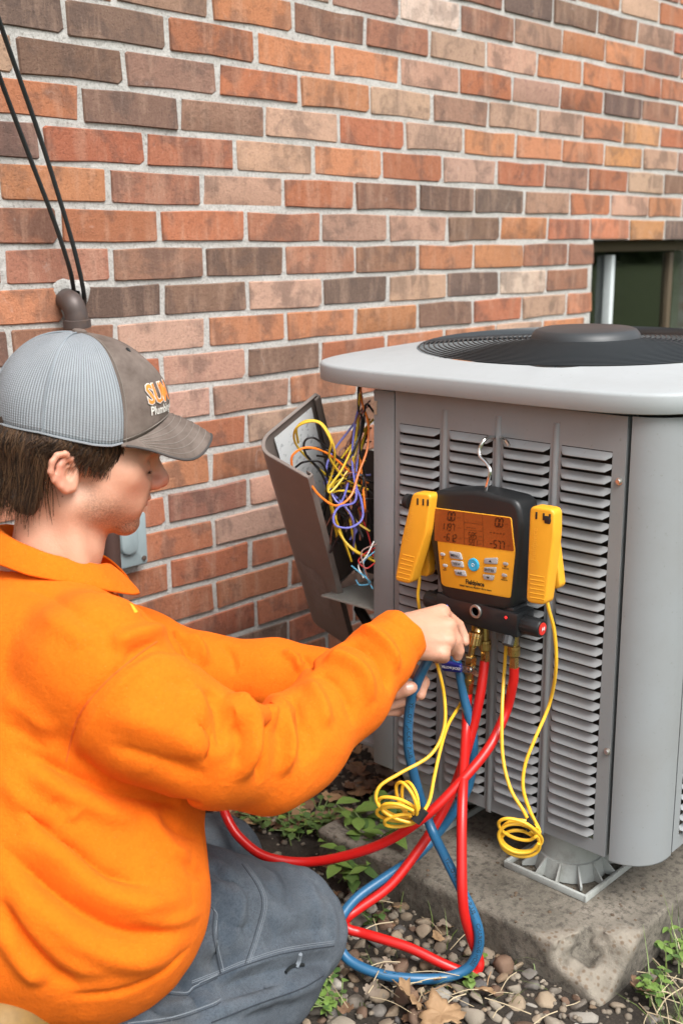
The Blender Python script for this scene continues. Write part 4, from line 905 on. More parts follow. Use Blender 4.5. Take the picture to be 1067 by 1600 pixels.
C1 = [PX(803, 1043, XP), PX(801, 1068, XP)] + [P(*q) for q in ((789, 1115, 1.68), (762, 1170, 1.655), (716, 1225, 1.635), (662, 1277, 1.63), (588, 1322, 1.66), (493, 1346, 1.70), (420, 1340, 1.705), (378, 1312, 1.720), (356, 1280, 1.735), (346, 1245, 1.75), (352, 1200, 1.82), (380, 1140, 1.93), (450, 1090, 2.04))]
hC, pathC = hose('charging_hose', 'red charging hose running left from the gauge past the knees', C1, M_red, 1)
d = nrm(pxp(803, 1040) - pxp(804, 1000)); knurled(pxp(802.6, 1008), d, hC); hexnut(pxp(802.8, 1026), d, hC, 0.0195, 0.0072)
B1 = [PX(700, 1000, XP), PX(702, 1016, XP)] + [P(*q) for q in ((715, 1040, 1.7000), (725, 1090, 1.7000), (739, 1156, 1.7050), (733, 1222, 1.7150), (714, 1260, 1.7200), (685, 1300, 1.7300), (650, 1338, 1.7119), (600, 1372, 1.6804), (555, 1405, 1.6531), (530, 1440, 1.6285), (527, 1470, 1.6187), (545, 1500, 1.6059), (590, 1521, 1.5921), (640, 1529, 1.5862), (690, 1528, 1.5892), (726, 1516, 1.5921), (744, 1492, 1.5892), (748, 1460, 1.5842), (738, 1425, 1.5842), (718, 1385, 1.5892), (698, 1345, 1.6153), (676, 1300, 1.6550), (659, 1255, 1.6600), (645, 1205, 1.6450), (637, 1160, 1.6300), (640, 1105, 1.6150), (652, 1065, 1.6000), (666, 1036, 1.5950), (684, 1005, 1.6000))]
hB, pathB = hose('charging_hose', 'blue charging hose held in the left hand and looped on the ground', B1, M_blue, 2)
d = nrm(pxp(700, 1010) - pxp(700, 980)); knurled(pxp(699.5, 985), d, hB)
e_, d_ = P(684, 1005, 1.60), nrm(P(690, 994, 1.60) - P(684, 1005, 1.60)); hexnut(e_ - d_*0.004, d_, hB, 0.014, 0.0074)
# printed lettering along the blue hose
Mprint = simple('hose_print', (0.006, 0.012, 0.02), 0.6)
def print_along(path, i0, i1, txt, size, parent, side):
    seg = path[i0:i1]; L = np.concatenate([[0], np.cumsum(np.linalg.norm(np.diff(seg, axis=0), axis=1))]); Vt, Ft = text2d(txt, size, 0.01, 1.0, 'LEFT'); out = []
    for a, b in Vt:
        s = min(max(a, 0), L[-1] - 1e-6); i = min(np.searchsorted(L, s, 'right') - 1, len(seg) - 2); f = (s - L[i]) / (L[i+1] - L[i]); c = seg[i]*(1-f) + seg[i+1]*f; T = nrm(seg[i+1] - seg[i])
        n_ = nrm(CAM - c); n_ = nrm(n_ - T*np.dot(n_, T)); w = np.cross(n_, T); ang = b / 0.0074 + side; out.append(c + 0.00755*(n_*math.cos(ang) + w*math.sin(ang)))
    keep = np.max(Vt[:, 0]) <= L[-1]; mesh_np('hose_lettering', out, Ft, Mprint, parent, False)
rp_ = pathB[::-1]
print_along(rp_, 22, 60, 'YELLOW JACKET PLUS II', 0.0090, hB, 0.2); print_along(rp_, 64, 110, 'YELLOW JACKET PLUS II   CHARGING HOSE', 0.0082, hB, 0.1)

# ---- two yellow pipe clamps gripping the gauge's sides, each with its cable
def clamp(label, front, back, x_f, x_b, knobp, textp, textdir, ridges, cable_pts, coil, strap):
    """front / back: outlines (pixels) of the two jaws on planes x_f, x_b"""
    q0 = PX(*front[0], x_f); c_ = empty('pipe_clamp', q0); tag(c_, label, 'clamp', 'yellow clamps on the gauge')
    toP = lambda u, v, x: (GO[1] - PX(u, v, x)[1], PX(u, v, x)[2] - GO[2])
    fr = rpoly([toP(u, v, x_f) for u, v in front], 0.009, 5); MB().prism(fr, GO, EX, EY, EZ, XG - x_f - 0.018, XG - x_f + 0.002, 0.0035, 3).build('front_jaw', M_yel, c_)
    bk = rpoly([toP(u, v, x_b) for u, v in back], 0.004, 4); MB().prism(bk, GO, EX, EY, EZ, XG - x_b - 0.010, XG - x_b + 0.004, 0.003, 3).build('rear_jaw', M_yel, c_)
    k = PX(*knobp, x_f + 0.008); MB().lathe(k + np.array([0, 0.003*np.sign(knobp[0]-742)*1.0, 0]), (0, -np.sign(knobp[0]-742), 0), [(-0.004, 0.0115), (0.004, 0.0115), (0.0065, 0.0095), (0.007, 0.0)], 20).build('pivot_cap', M_rub, c_)
    mb = MB()
    for (ua, va, ub, vb) in ridges: mb.tube([PX(ua, va, x_f - 0.0015), PX(ub, vb, x_f - 0.0015)], 0.0011, 6)
    o = mb.build('grip_ridges', M_yel, c_); o['kind'] = 'stuff'
    ex_ = nrm(PX(*textdir[1], x_f) - PX(*textdir[0], x_f)); n_ = np.array([-1., 0, 0]); ey_ = np.cross(n_, ex_)
    text_on('embossed_lettering', 'Fieldpiece', PX(*textp, x_f) + n_*0.0022, ex_, ey_, 0.0120, simple('amber_emboss', (0.86, 0.44, 0.04), 0.4), c_, 0.01)
    for pts in cable_pts: MB().tube(catmull([PX(u, v, z) if z < 1.45 else P(u, v, z) for u, v, z in pts], 8), 0.0026, 8).build('cable', M_ycab, c_)
    if coil: MB().tube(catmull([P(u, v, z) for u, v, z in coil], 8), 0.0026, 8).build('cable_coil', M_ycab, c_)
    MB().tube([P(*strap[0]), P(*strap[1])], [0.0085, 0.0085], 10).build('strap', M_vel, c_)
    mb = MB(); 
    for w_ in ((0.25, 0.10), (0.55, 0.10), (0.8, 0.10)):
        a = np.array(front[0]) * (1 - w_[0]) + np.array(front[1]) * w_[0] + np.array([0, 14]); mb.box(PX(a[0], a[1], x_f - 0.0022), (0.001, 0.003, 0.010), bev=0.0004)
    o = mb.build('slots', M_rub, c_); o['kind'] = 'stuff'
    return c_
def coil_pts(cu, cv, Zc, n, loops):
    out = []
    for (du, dv, ru, rv, tilt_, z0) in loops:
        for k in range(n):
            a = 2*math.pi*k/n; x, y = ru*math.cos(a), rv*math.sin(a); ct, st = math.cos(tilt_), math.sin(tilt_); out.append((cu + du + x*ct - y*st, cv + dv + x*st + y*ct, Zc + z0 + 0.012*math.sin(a)))
    return out
coilL = coil_pts(655, 1274, 1.60, 7, [(-33, -12, 33, 13, 0.35, 0.0), (-34, -2, 33, 11, 0.1, 0.008), (-20, -24, 30, 12, 1.15, -0.006), (-14, -22, 31, 12, 1.35, 0.004), (-28, 8, 27, 9, -0.15, 0.01), (-30, -4, 30, 12, 0.3, -0.004)])
clamp('yellow pipe clamp on the left side of the gauge, nearest the hand', [(645, 769), (674, 772), (667, 830), (641, 913), (617, 907), (628, 840)], [(664, 815), (670, 830), (673, 895), (668, 901), (652, 897), (648, 890), (655, 850)], 1.268, 1.305,
      (636, 783), (641, 822), ((640, 860), (649, 800)), [(629 - i*1.7, 866 + i*7, 648 - i*1.7, 871 + i*7) for i in range(6)],
      [[(655, 850, 1.30), (655, 905, 1.30), (653, 935, 1.30), (662, 985, 1.300), (682, 1036, 1.630), (694, 1090, 1.63), (693, 1140, 1.625), (672, 1180, 1.615), (625, 1208, 1.605), (594, 1228, 1.60), (588, 1250, 1.60), (605, 1272, 1.60), (640, 1285, 1.60), (655, 1276, 1.60)],
       [(739, 962, 1.30), (738.5, 1000, 1.325), (735, 1060, 1.325), (720, 1098, 1.725), (700, 1132, 1.69), (688, 1170, 1.645), (678, 1215, 1.625), (671, 1250, 1.612), (658, 1274, 1.60)]], coilL, ((648, 1283, 1.597), (662, 1265, 1.597)))
coilR = coil_pts(826, 1292, 1.63, 8, [(-16, 18, 32, 22, 0.25, 0.0), (-14, 26, 31, 20, 0.2, 0.012), (-18, 4, 31, 14, 0.35, -0.008), (-12, 14, 33, 24, 0.2, 0.006)])
clamp('yellow pipe clamp on the right side of the gauge, above the red-tipped knob', [(828, 790), (866, 796), (866, 835), (852, 946), (822, 941)], [(858, 836), (868, 838), (877, 914), (872, 920), (856, 918), (854, 880)], 1.262, 1.300,
      (864, 811), (836, 850), ((830, 880), (834, 815)), [(828, 898 + i*7, 850, 902 + i*7) for i in range(6)],
      [[(853, 925, 1.275), (856, 948, 1.275), (866, 990, 1.29), (868, 1045, 1.30), (858, 1100, 1.64), (835, 1155, 1.63), (820, 1195, 1.63), (817, 1232, 1.63), (828, 1268, 1.63), (842, 1297, 1.63), (838, 1304, 1.63), (826, 1298, 1.63)],
       [(792, 980, 1.31), (788, 1040, 1.315), (784, 1110, 1.655), (785, 1180, 1.645), (797, 1232, 1.635), (818, 1268, 1.63), (827, 1288, 1.63)]], coilR, ((819, 1293, 1.625), (832, 1284, 1.625)))
# ================================================================== the person
from mathutils.bvhtree import BVHTree
class Sdf:
    def __init__(s): s.p = []
    def rc(s, a, b, ra, rb=None, k=0.02, op=1):
        rb = ra if rb is None else rb; a, b = np.asarray(a, float), np.asarray(b, float)
        s.p.append(('rc', (a, b, ra, rb), k, op, (a + b) / 2, np.linalg.norm(a - b) / 2 + max(ra, rb))); return s
    def el(s, c, r, ax=None, k=0.02, op=1):
        c = np.asarray(c, float); ax = np.eye(3) if ax is None else np.asarray(ax, float)
        s.p.append(('el', (c, np.asarray(r, float), ax), k, op, c, max(r))); return s
    def chain(s, pts, rs, k=0.01, first=None):
        for i in range(len(pts) - 1): s.rc(pts[i], pts[i+1], rs[i], rs[i+1], first if (first and i == 0) else k)
        return s
    def __call__(s, X):
        D = np.full(len(X), 1.0)
        for kind, pr, k, op, bc, br in s.p:
            if op == 0: continue
            sel = np.nonzero(np.sum((X - bc) ** 2, 1) < (br + 0.05 + k) ** 2)[0]
            if len(sel) == 0: continue
            x = X[sel]
            if kind == 'rc':
                a, b, ra, rb = pr; ab = b - a; L2 = max(np.dot(ab, ab), 1e-12); t_ = np.clip((x - a) @ ab / L2, 0, 1)
                d = np.linalg.norm(x - a - t_[:, None] * ab, axis=1) - (ra + (rb - ra) * t_)
            else:
                c, r, ax = pr; y = (x - c) @ ax.T; k0 = np.linalg.norm(y / r, axis=1); k1 = np.linalg.norm(y / r ** 2, axis=1); d = k0 * (k0 - 1) / np.maximum(k1, 1e-9)
            e = D[sel]
            if op > 0: h_ = np.clip(0.5 + 0.5 * (d - e) / k, 0, 1); D[sel] = d * (1 - h_) + e * h_ - k * h_ * (1 - h_)
            else: h_ = np.clip(0.5 - 0.5 * (e + d) / k, 0, 1); D[sel] = e * (1 - h_) - d * h_ + k * h_ * (1 - h_)
        return D
    def bounds(s, pad):
        lo = np.min([bc - br for _, _, _, op, bc, br in s.p if op >= 0], 0) - pad; hi = np.max([bc + br for _, _, _, op, bc, br in s.p if op >= 0], 0) + pad; return lo, hi
    def mesh(s, h, post=None):
        lo, hi = s.bounds(0.012); C = 4; nb = np.ceil((hi - lo) / (h * C)).astype(int) + 1
        I = np.stack(np.meshgrid(*[np.arange(n) for n in nb], indexing='ij'), -1).reshape(-1, 3); ctr = lo + (I * C + 1.5) * h
        fn = (lambda X: post(X, s(X))) if post else s
        dc = np.concatenate([fn(c) for c in np.array_split(ctr, max(1, len(ctr) // 200000))])
        D = np.repeat(np.repeat(np.repeat(dc.reshape(nb).astype(np.float32), C, 0), C, 1), C, 2)
        act = np.nonzero(np.abs(dc) < h * C * 1.6)[0]; off = np.stack(np.meshgrid(*[np.arange(C)] * 3, indexing='ij'), -1).reshape(-1, 3)
        for ch in np.array_split(act, max(1, len(act) // 3000)):
            G = (I[ch][:, None, :] * C + off[None]).reshape(-1, 3); D[G[:, 0], G[:, 1], G[:, 2]] = fn(lo + G * h)
        return surfnet(D, lo, h)
def relax(V, Q, it=2, f=0.5):
    for _ in range(it):
        acc = np.zeros_like(V); n_ = np.zeros(len(V))
        for a, b in ((0, 1), (1, 2), (2, 3), (3, 0)):
            np.add.at(acc, Q[:, a], V[Q[:, b]]); np.add.at(acc, Q[:, b], V[Q[:, a]]); np.add.at(n_, Q[:, a], 1); np.add.at(n_, Q[:, b], 1)
        V = V + f * (acc / np.maximum(n_, 1)[:, None] - V)
    return V
def vnormals(V, Q):
    fn = np.cross(V[Q[:, 2]] - V[Q[:, 0]], V[Q[:, 3]] - V[Q[:, 1]]); N = np.zeros_like(V)
    for k in range(4): np.add.at(N, Q[:, k], fn)
    return N / np.maximum(np.linalg.norm(N, axis=1, keepdims=True), 1e-12)
def bvh_of(V, Q): return BVHTree.FromPolygons([tuple(v) for v in V], [tuple(q) for q in Q.tolist()])
def on_surface(bvh, u, v, lift=0.0):
    d = ray(u, v); hit, nn2, idx, dist = bvh.ray_cast(Vector(CAM), Vector(nrm(d)))
    if hit is None: return None
    return np.array(hit) + np.array(nn2) * lift
def surf_path(bvh, pts, lift=0.0, n=6):
    c = catmull([(u, v, 0) for u, v in pts], n); out = [on_surface(bvh, p[0], p[1], lift) for p in c]; return np.array([o for o in out if o is not None])
def fold(V, N, path, width, height, sharp=1.0):
    """push the cloth along its normals near a crease line"""
    if len(path) < 2: return V
    lo, hi = path.min(0) - width * 3, path.max(0) + width * 3; sel = np.nonzero(np.all((V > lo) & (V < hi), 1))[0]
    if len(sel) == 0: return V
    x = V[sel]; best = np.full(len(sel), 9.0); tpar = np.zeros(len(sel)); n_ = len(path) - 1
    for i in range(n_):
        a, b = path[i], path[i+1]; ab = b - a; t_ = np.clip((x - a) @ ab / max(np.dot(ab, ab), 1e-12), 0, 1); d = np.linalg.norm(x - a - t_[:, None] * ab, axis=1)
        m_ = d < best; best[m_] = d[m_]; tpar[m_] = (i + t_[m_]) / n_
    tape = np.clip(np.sin(np.pi * np.clip(tpar, 0.0, 1.0)) * 1.6, 0, 1); prof = np.exp(-(best / width) ** 2) if height > 0 else 0.75 * np.exp(-best / (0.62 * width)) + 0.25 * np.exp(-(best / width) ** 2)
    w = prof * tape
    V[sel] += N[sel] * (height * w)[:, None]; return V

# ---------------------------------------------------------------- head frame
HPSI, HAL, HZ = math.radians(18), math.radians(9), 1.40
right = cdir(1, 0, 0); right[2] = 0; right = nrm(right); fwd = cdir(0, 0, 1); fwd[2] = 0; fwd = nrm(fwd); UPW = np.array([0, 0, 1.])
F0 = math.cos(HPSI) * right + math.sin(HPSI) * fwd; HF = math.cos(HAL) * F0 - math.sin(HAL) * UPW; HU = math.cos(HAL) * UPW + math.sin(HAL) * F0; HL = np.cross(HU, HF); HO = P(112, 739, HZ)
HM = np.array([HF, HL, HU])
def hl(f, l, u): return HO + (HF * f + HL * l + HU * u) / 1000.0      # head-local millimetres
def HPl(u, v, l): r = ray(u, v); return CAM + r * (np.dot(HO - CAM + HL * l / 1000.0, HL) / np.dot(r, HL))
def to_head(X): return (X - HO) @ HM.T * 1000.0

B = Sdf()
# skull, face, jaw
B.el(hl(-6, 0, 66), (0.090, 0.073, 0.086), HM); B.el(hl(38, 0, 12), (0.058, 0.063, 0.072), HM, k=0.025)
for s in (-1, 1):
    B.rc(hl(6, s*50, -28), hl(66, s*18, -53), 0.0185, 0.0150, k=0.013); B.rc(hl(60, s*44, 12), hl(74, s*26, 2), 0.020, 0.018, k=0.02); B.rc(hl(40, s*40, -20), hl(70, s*26, -28), 0.022, 0.018, k=0.02)
B.rc(hl(73, 8, -55), hl(73, -8, -55), 0.0165, k=0.015); B.el(hl(67, 0, -20), (0.026, 0.032, 0.034), HM, k=0.016)
for s in (-1, 1): B.rc(hl(80, s*32, 40), hl(90, s*8, 40), 0.013, k=0.012)
for s in (-1, 1): B.el(hl(99, s*30, 22), (0.016, 0.016, 0.012), HM, k=0.012, op=-1)
for s in (-1, 1): B.el(hl(79.5, s*29.5, 21), (0.0125, 0.0145, 0.0125), HM, k=0.004)
B.rc(hl(93, 0, 36), hl(112, 0, 6), 0.0078, 0.0085, k=0.010); B.el(hl(112.5, 0, 0.5), (0.0098, 0.0105, 0.0095), HM, k=0.008)
for s in (-1, 1): B.el(hl(103, s*11.0, -3.5), (0.0098, 0.0068, 0.0075), HM, k=0.006)
B.rc(hl(95, 0, -2), hl(87, 0, -14), 0.010, 0.009, k=0.008)
for s in (-1, 1): B.rc(hl(97, 0, -23.5), hl(84, s*21, -27), 0.0050, 0.0030, k=0.004); B.rc(hl(94.5, 0, -33.5), hl(83, s*19, -31), 0.0058, 0.0030, k=0.004)
B.rc(hl(96, 14, -43), hl(96, -14, -43), 0.0062, k=0.010, op=-1)
# mouth line
for s in (-1, 1): B.rc(hl(101, 0, -28.4), hl(84, s*23, -29.6), 0.0016, k=0.0025, op=-1)
# ears
for s in (-1, 1):
    def E(u, v, l):
        q = to_head(HPl(u, v, -l)[None])[0]; return hl(q[0], s * l, q[2])
    s_ = s
    helix = [(116, 729, 73), (112, 716, 79), (103, 708.5, 83), (90, 711, 87), (82, 722, 90), (79.5, 737, 90), (85, 750, 87), (95, 760, 83), (103, 765, 79)]
    B.chain([E(*q) for q in helix], [0.0036, 0.0036, 0.0037, 0.0037, 0.0037, 0.0035, 0.0035, 0.0040, 0.0055], k=0.003, first=0.004)
    B.chain([E(103, 764, 78), E(113, 762, 74), E(118, 753, 73)], [0.0055, 0.0052, 0.0045], k=0.004)
    B.chain([E(103, 720, 80), E(93, 727, 83), E(91, 740, 83), E(98, 752, 80), E(110, 755, 76)], [0.0028, 0.0032, 0.0034, 0.0034, 0.0034], k=0.004)
    B.chain([E(96, 720, 78), E(92, 740, 78), E(102, 755, 76)], [0.0042, 0.0045, 0.0045], k=0.006)
    B.chain([E(119, 735, 72), E(118, 745, 73)], [0.0045, 0.0042], k=0.004)
    B.rc(E(105, 735, 70), E(106, 746, 70), 0.009, 0.008, k=0.006)
    B.rc(E(110, 737, 77), E(107, 744, 78), 0.0048, 0.0042, k=0.003, op=-1)
# neck and hidden trunk
NB = P(74, 905, 1.415)
B.rc(hl(-14, 0, -18), hl(4, 0, -62) * 0.35 + P(88, 862, 1.405) * 0.65, 0.056, 0.0515, k=0.02); B.rc(P(88, 862, 1.405), NB, 0.0515, 0.058, k=0.02)
B.rc(hl(34, 0, -48), P(108, 872, 1.405), 0.018, 0.028, k=0.014)
# sternomastoid cord
B.rc(hl(-10, -48, -22), P(122, 880, 1.37), 0.011, 0.010, k=0.018)
SR, SL = P(142, 1034, 1.28), P(60, 985, 1.55)
ER, WR_ = P(428, 1188, 1.362), P(622, 993, 1.535)
EL_, WL_ = P(320, 1062, 1.665), P(560, 1068, 1.640)
B.rc(NB, P(80, 1000, 1.41), 0.055, 0.06, k=0.02); B.rc(P(80, 1000, 1.41), SR, 0.045, 0.045, k=0.02); B.rc(P(80, 1000, 1.41), SL, 0.045, 0.045, k=0.02)
B.rc(P(75, 1010, 1.41), P(90, 1300, 1.36), 0.08, 0.06, k=0.03)
B.rc(SR, P(235, 1118, 1.275), 0.038, 0.036, k=0.02); B.rc(P(235, 1118, 1.275), P(330, 1172, 1.295), 0.036, 0.034, k=0.02); B.rc(P(330, 1172, 1.295), ER, 0.034, 0.032, k=0.02); B.rc(ER, P(466, 1160, 1.395), 0.032, 0.031, k=0.02); B.rc(P(466, 1160, 1.395), WR_, 0.031, 0.024, k=0.02); B.rc(SL, P(200, 1034, 1.62), 0.038, 0.036, k=0.02); B.rc(P(200, 1034, 1.62), EL_, 0.036, 0.032, k=0.02); B.rc(EL_, P(430, 1063, 1.655), 0.032, 0.030, k=0.02); B.rc(P(430, 1063, 1.655), WL_, 0.030, 0.023, k=0.02)
HIPR, HIPL = P(120, 1480, 1.30), P(70, 1440, 1.45)
KNR, KNL = P(447, 1446, 1.615), P(340, 1335, 1.83)
ANR, ANL = P(170, 1690, 1.25), P(150, 1540, 1.52)
# right hand, back of the hand towards us, fingers closing on the hose
mcp = [P(690, 957, 1.600), P(700, 978, 1.578), P(699.5, 1001, 1.564), P(690, 1022, 1.556)]
W1 = P(632, 990, 1.545); W1b = P(634, 1004, 1.550)
B.rc(WR_, W1, 0.0235, 0.0235, k=0.012); B.rc(WR_, W1b, 0.023, 0.022, k=0.012)
for q, r, w in zip(mcp, (0.0125, 0.0125, 0.0118, 0.0112), (P(640, 976, 1.560), P(640, 986, 1.548), P(641, 998, 1.546), P(641, 1010, 1.550))): B.rc(w, q, 0.0175, r, k=0.012)
B.rc(P(660, 985, 1.585), P(665, 1010, 1.58), 0.017, 0.016, k=0.015)
B.chain([mcp[0], P(716, 977, 1.622), P(724.5, 995, 1.622), P(726, 1003, 1.618)], [0.0100, 0.0082, 0.0074, 0.0068], k=0.0015, first=0.004)
B.chain([mcp[1], P(712.5, 1000, 1.580), P(717, 1017, 1.588), P(714.5, 1026, 1.594)], [0.0102, 0.0084, 0.0076, 0.0070], k=0.0015, first=0.004)
B.chain([mcp[2], P(704, 1014, 1.590), P(694, 1022, 1.612), P(684, 1020, 1.618)], [0.0098, 0.0082, 0.0074, 0.0068], k=0.0015, first=0.004)
B.chain([mcp[3], P(693, 1027, 1.582), P(683, 1028, 1.600), P(675, 1022, 1.604)], [0.0096, 0.0080, 0.0072, 0.0066], k=0.004)
B.chain([P(640, 990, 1.575), P(664, 1000, 1.612), P(690, 1008, 1.628), P(705, 1012, 1.630)], [0.0150, 0.0115, 0.0098, 0.0085], k=0.008)
for i in range(3): pass
for q in mcp: B.el(q + cdir(0, -0.002, -0.006), (0.0085, 0.0085, 0.0075), k=0.006)          # knuckles
for q, w in zip(mcp[:3], (P(650, 972, 1.552), P(650, 983, 1.541), P(651, 996, 1.540))): B.rc(w + cdir(0, 0, -0.004), q + cdir(0, 0, -0.0085), 0.0028, 0.0030, k=0.006)   # tendons
# left hand, thumb and fingers round the blue hose
B.rc(WL_, P(598, 1066, 1.630), 0.022, 0.026, k=0.015); B.rc(P(598, 1060, 1.632), P(618, 1050, 1.625), 0.018, 0.013, k=0.012); B.rc(P(598, 1076, 1.636), P(622, 1092, 1.640), 0.018, 0.012, k=0.012)
B.chain([P(612, 1049, 1.622), P(645, 1047, 1.628), P(661, 1066, 1.618), P(657, 1086, 1.604)], [0.0120, 0.0096, 0.0086, 0.0074], k=0.005)
B.chain([P(588, 1084, 1.606), P(620, 1081, 1.588), P(634, 1076, 1.584), P(643, 1074, 1.584)], [0.0130, 0.0102, 0.0098, 0.0085], k=0.006)
B.chain([P(618, 1080, 1.645), P(648, 1085, 1.648), P(634, 1094, 1.622), P(608, 1102, 1.606)], [0.0115, 0.0092, 0.0086, 0.0076], k=0.005)
B.chain([P(610, 1092, 1.655), P(638, 1104, 1.660), P(622, 1110, 1.636), P(604, 1112, 1.622)], [0.0105, 0.0085, 0.0078, 0.0070], k=0.005)
Vb, Qb = B.mesh(0.0024); Vb = relax(Vb, Qb, 1, 0.4)
hc = to_head(Vb)
f_, l_, u_ = hc[:, 0], hc[:, 1], hc[:, 2]
near_head = (np.abs(l_) < 110) & (np.abs(f_) < 140) & (u_ > -110)
g_ = lambda c, s: np.exp(-(((hc - np.array(c)) / np.array(s)) ** 2).sum(1))
hcm = hc.copy(); hcm[:, 1] = -np.abs(hcm[:, 1]); gm_ = lambda c, s: np.exp(-(((hcm - np.array(c)) / np.array(s)) ** 2).sum(1))
red = (g_((112, 0, 0), (16, 14, 12)) + 0.75 * gm_((100, -11, -3), (12, 10, 10)) + 0.35 * gm_((66, -45, 2), (30, 25, 22)) + 0.55 * gm_((-18, -88, 18), (28, 12, 34)) + 0.9 * gm_((95, -6, -28.5), (9, 17, 7.5))) * near_head
stub = (1.1 * np.clip(gm_((93, -10, -15), (9, 18, 6.5)), 0, 1) + 0.8 * np.clip(gm_((72, -20, -56), (26, 30, 15)) * 1.5, 0, 1) + 0.62 * np.clip(gm_((34, -52, -34), (34, 26, 22)) * 1.3, 0, 1) + 0.35 * gm_((18, -66, 2), (9, 14, 22)) + 0.35 * gm_((90, -8, -44), (8, 12, 6))) * near_head
hands = ~near_head; px_ = None
red += hands * 0.16
dark = gm_((88, -30, 15), (8, 13, 3.0)) * near_head + 0.7 * gm_((80, -31, 44), (14, 20, 5)) * near_head
t = NT('skin'); at_ = t.n.new('ShaderNodeAttribute'); at_.attribute_name = 'skin_tone'; sx_ = t.n.new('ShaderNodeSeparateColor'); t.link(at_.outputs['Color'], sx_.inputs[0])
n1 = t.noise(45, 4, 0.6); n2 = t.noise(480, 4, 0.75); n3 = t.noise(170, 4)
c = t.mix(n1, (0.50, 0.262, 0.170), (0.60, 0.335, 0.228)); c = t.mix(t.math('MULTIPLY', sx_.outputs[0], 0.75), c, (0.56, 0.155, 0.105))
hairs = t.ramp(n2, [(0.40, 0.35), (0.58, 1.0)]); c = t.mix(t.math('MULTIPLY', sx_.outputs[1], hairs), c, (0.085, 0.052, 0.034)); c = t.mix(sx_.outputs[2], c, (0.022, 0.014, 0.010))
spots = t.ramp(t.voro(62, 'F1'), [(0.055, 1.0), (0.09, 0.0)]); spot2 = t.math('MULTIPLY', spots, t.ramp(t.noise(26, 1), [(0.55, 0.0), (0.6, 0.8)])); c = t.mix(spot2, c, (0.24, 0.085, 0.05))
t.set(Base_Color=c, Roughness=t.ramp(n3, [(0.3, 0.40), (0.7, 0.56)]), Subsurface_Weight=0.08, Subsurface_Radius=(0.010, 0.004, 0.002), Subsurface_Scale=0.5, Specular_IOR_Level=0.4); t.bump(t.math('ADD', n2, t.math('MULTIPLY', n3, 1.2)), 0.35, 0.0012); M_skin = t.m
person = mesh_fast('person', Vb, Qb, M_skin); tag(person, 'kneeling person in orange sweatshirt, grey cap and blue-grey work trousers working on the hoses', 'person')
ca = person.data.color_attributes.new('skin_tone', 'FLOAT_COLOR', 'POINT'); buf = np.ones((len(Vb), 4), np.float32)
buf[:, 0] = np.clip(red, 0, 1); buf[:, 1] = np.clip(stub, 0, 1); buf[:, 2] = np.clip(dark, 0, 1); ca.data.foreach_set('color', buf.ravel())
skin_bvh = bvh_of(Vb, Qb)
# finger nails
M_nail = simple('finger_nail', (0.60, 0.36, 0.28), 0.25, var=0.05)
def nail(u, v, du, dv, ru, rv):
    """nail plate: small curved patch laid on the finger"""
    pts = []; c = on_surface(skin_bvh, u, v)
    if c is None: return
    Vn, rows = [], 5
    for i in range(rows):
        for j in range(rows):
            a, b = (i/(rows-1)*2-1), (j/(rows-1)*2-1); s = math.sqrt(max(0, 1 - 0.45*b*b*abs(b))); q = on_surface(skin_bvh, u + a*ru*s*du[0] + b*rv*dv[0], v + a*ru*s*du[1] + b*rv*dv[1], 0.0006)
            if q is None: return
            Vn.append(q)
    mesh_np('finger_nail', Vn, [(i*rows+j, (i+1)*rows+j, (i+1)*rows+j+1, i*rows+j+1) for i in range(rows-1) for j in range(rows-1)], M_nail, person)
nail(640, 1073, (1, -0.15), (0.15, 1), 5.5, 5); nail(606.5, 1103, (1, -0.25), (0.25, 1), 4.5, 4)
# eyelashes of the lowered lid
mb = MB()
for i in range(9):
    a = i / 8; s0 = hl(90.5 - 4.5*a, -22 - 15*a, 15.8 - 0.8*math.sin(a*3)); mb.tube([s0, s0 + (HF*0.0032 - HU*0.0012 - HL*0.0008*a), s0 + (HF*0.0060 - HU*0.0010 - HL*0.002*a)], [0.00045, 0.0003, 0.0001], 4)
M_hair = simple('dark_brown_hair', (0.026, 0.015, 0.009), 0.75, var=0.5, scale=90, bump=0.6, bscale=220, bdist=0.004)
o = mb.build('eyelashes', M_hair, person); o['kind'] = 'stuff'

# ---------------------------------------------------------------- hair
H = Sdf(); H.el(hl(-12, 0, 52), (0.090, 0.0775, 0.082), HM); H.rc(hl(-56, 30, -4), hl(-56, -30, -4), 0.026, k=0.03); H.rc(hl(-52, 40, -28), hl(-52, -40, -28), 0.020, k=0.02)
def hair_post(X, D):
    q = to_head(X); a = np.abs(q[:, 1]); front = (q[:, 0] - (22 + np.clip(q[:, 2] - 40, 0, 60) * 0.9)) / 1000.0        # temple line
    ear = 0.026 - np.sqrt(((q[:, 0] + 14) / 1000) ** 2 + ((q[:, 2] - 12) / 1000) ** 2); ear = np.where(a > 55, ear, -1); lowf = (-(q[:, 2] + 20) / 1000 - 0.002 + (q[:, 0] + 30) / 1000 * 0.0)
    lowf = np.where(q[:, 0] > -34, (22 - q[:, 2]) / 1000.0, -0.05)
    D = D + 0.0022 * np.sin(q[:, 1] * 0.32 + q[:, 2] * 0.11) * np.sin(q[:, 0] * 0.23)
    return np.maximum(np.maximum(np.maximum(D, front), ear), np.maximum(lowf, (q[:, 2] - 96) / 1000))
Vh, Qh = H.mesh(0.003, hair_post); Vh = relax(Vh, Qh, 2, 0.5); hair = mesh_fast('hair', Vh, Qh, M_hair, person)
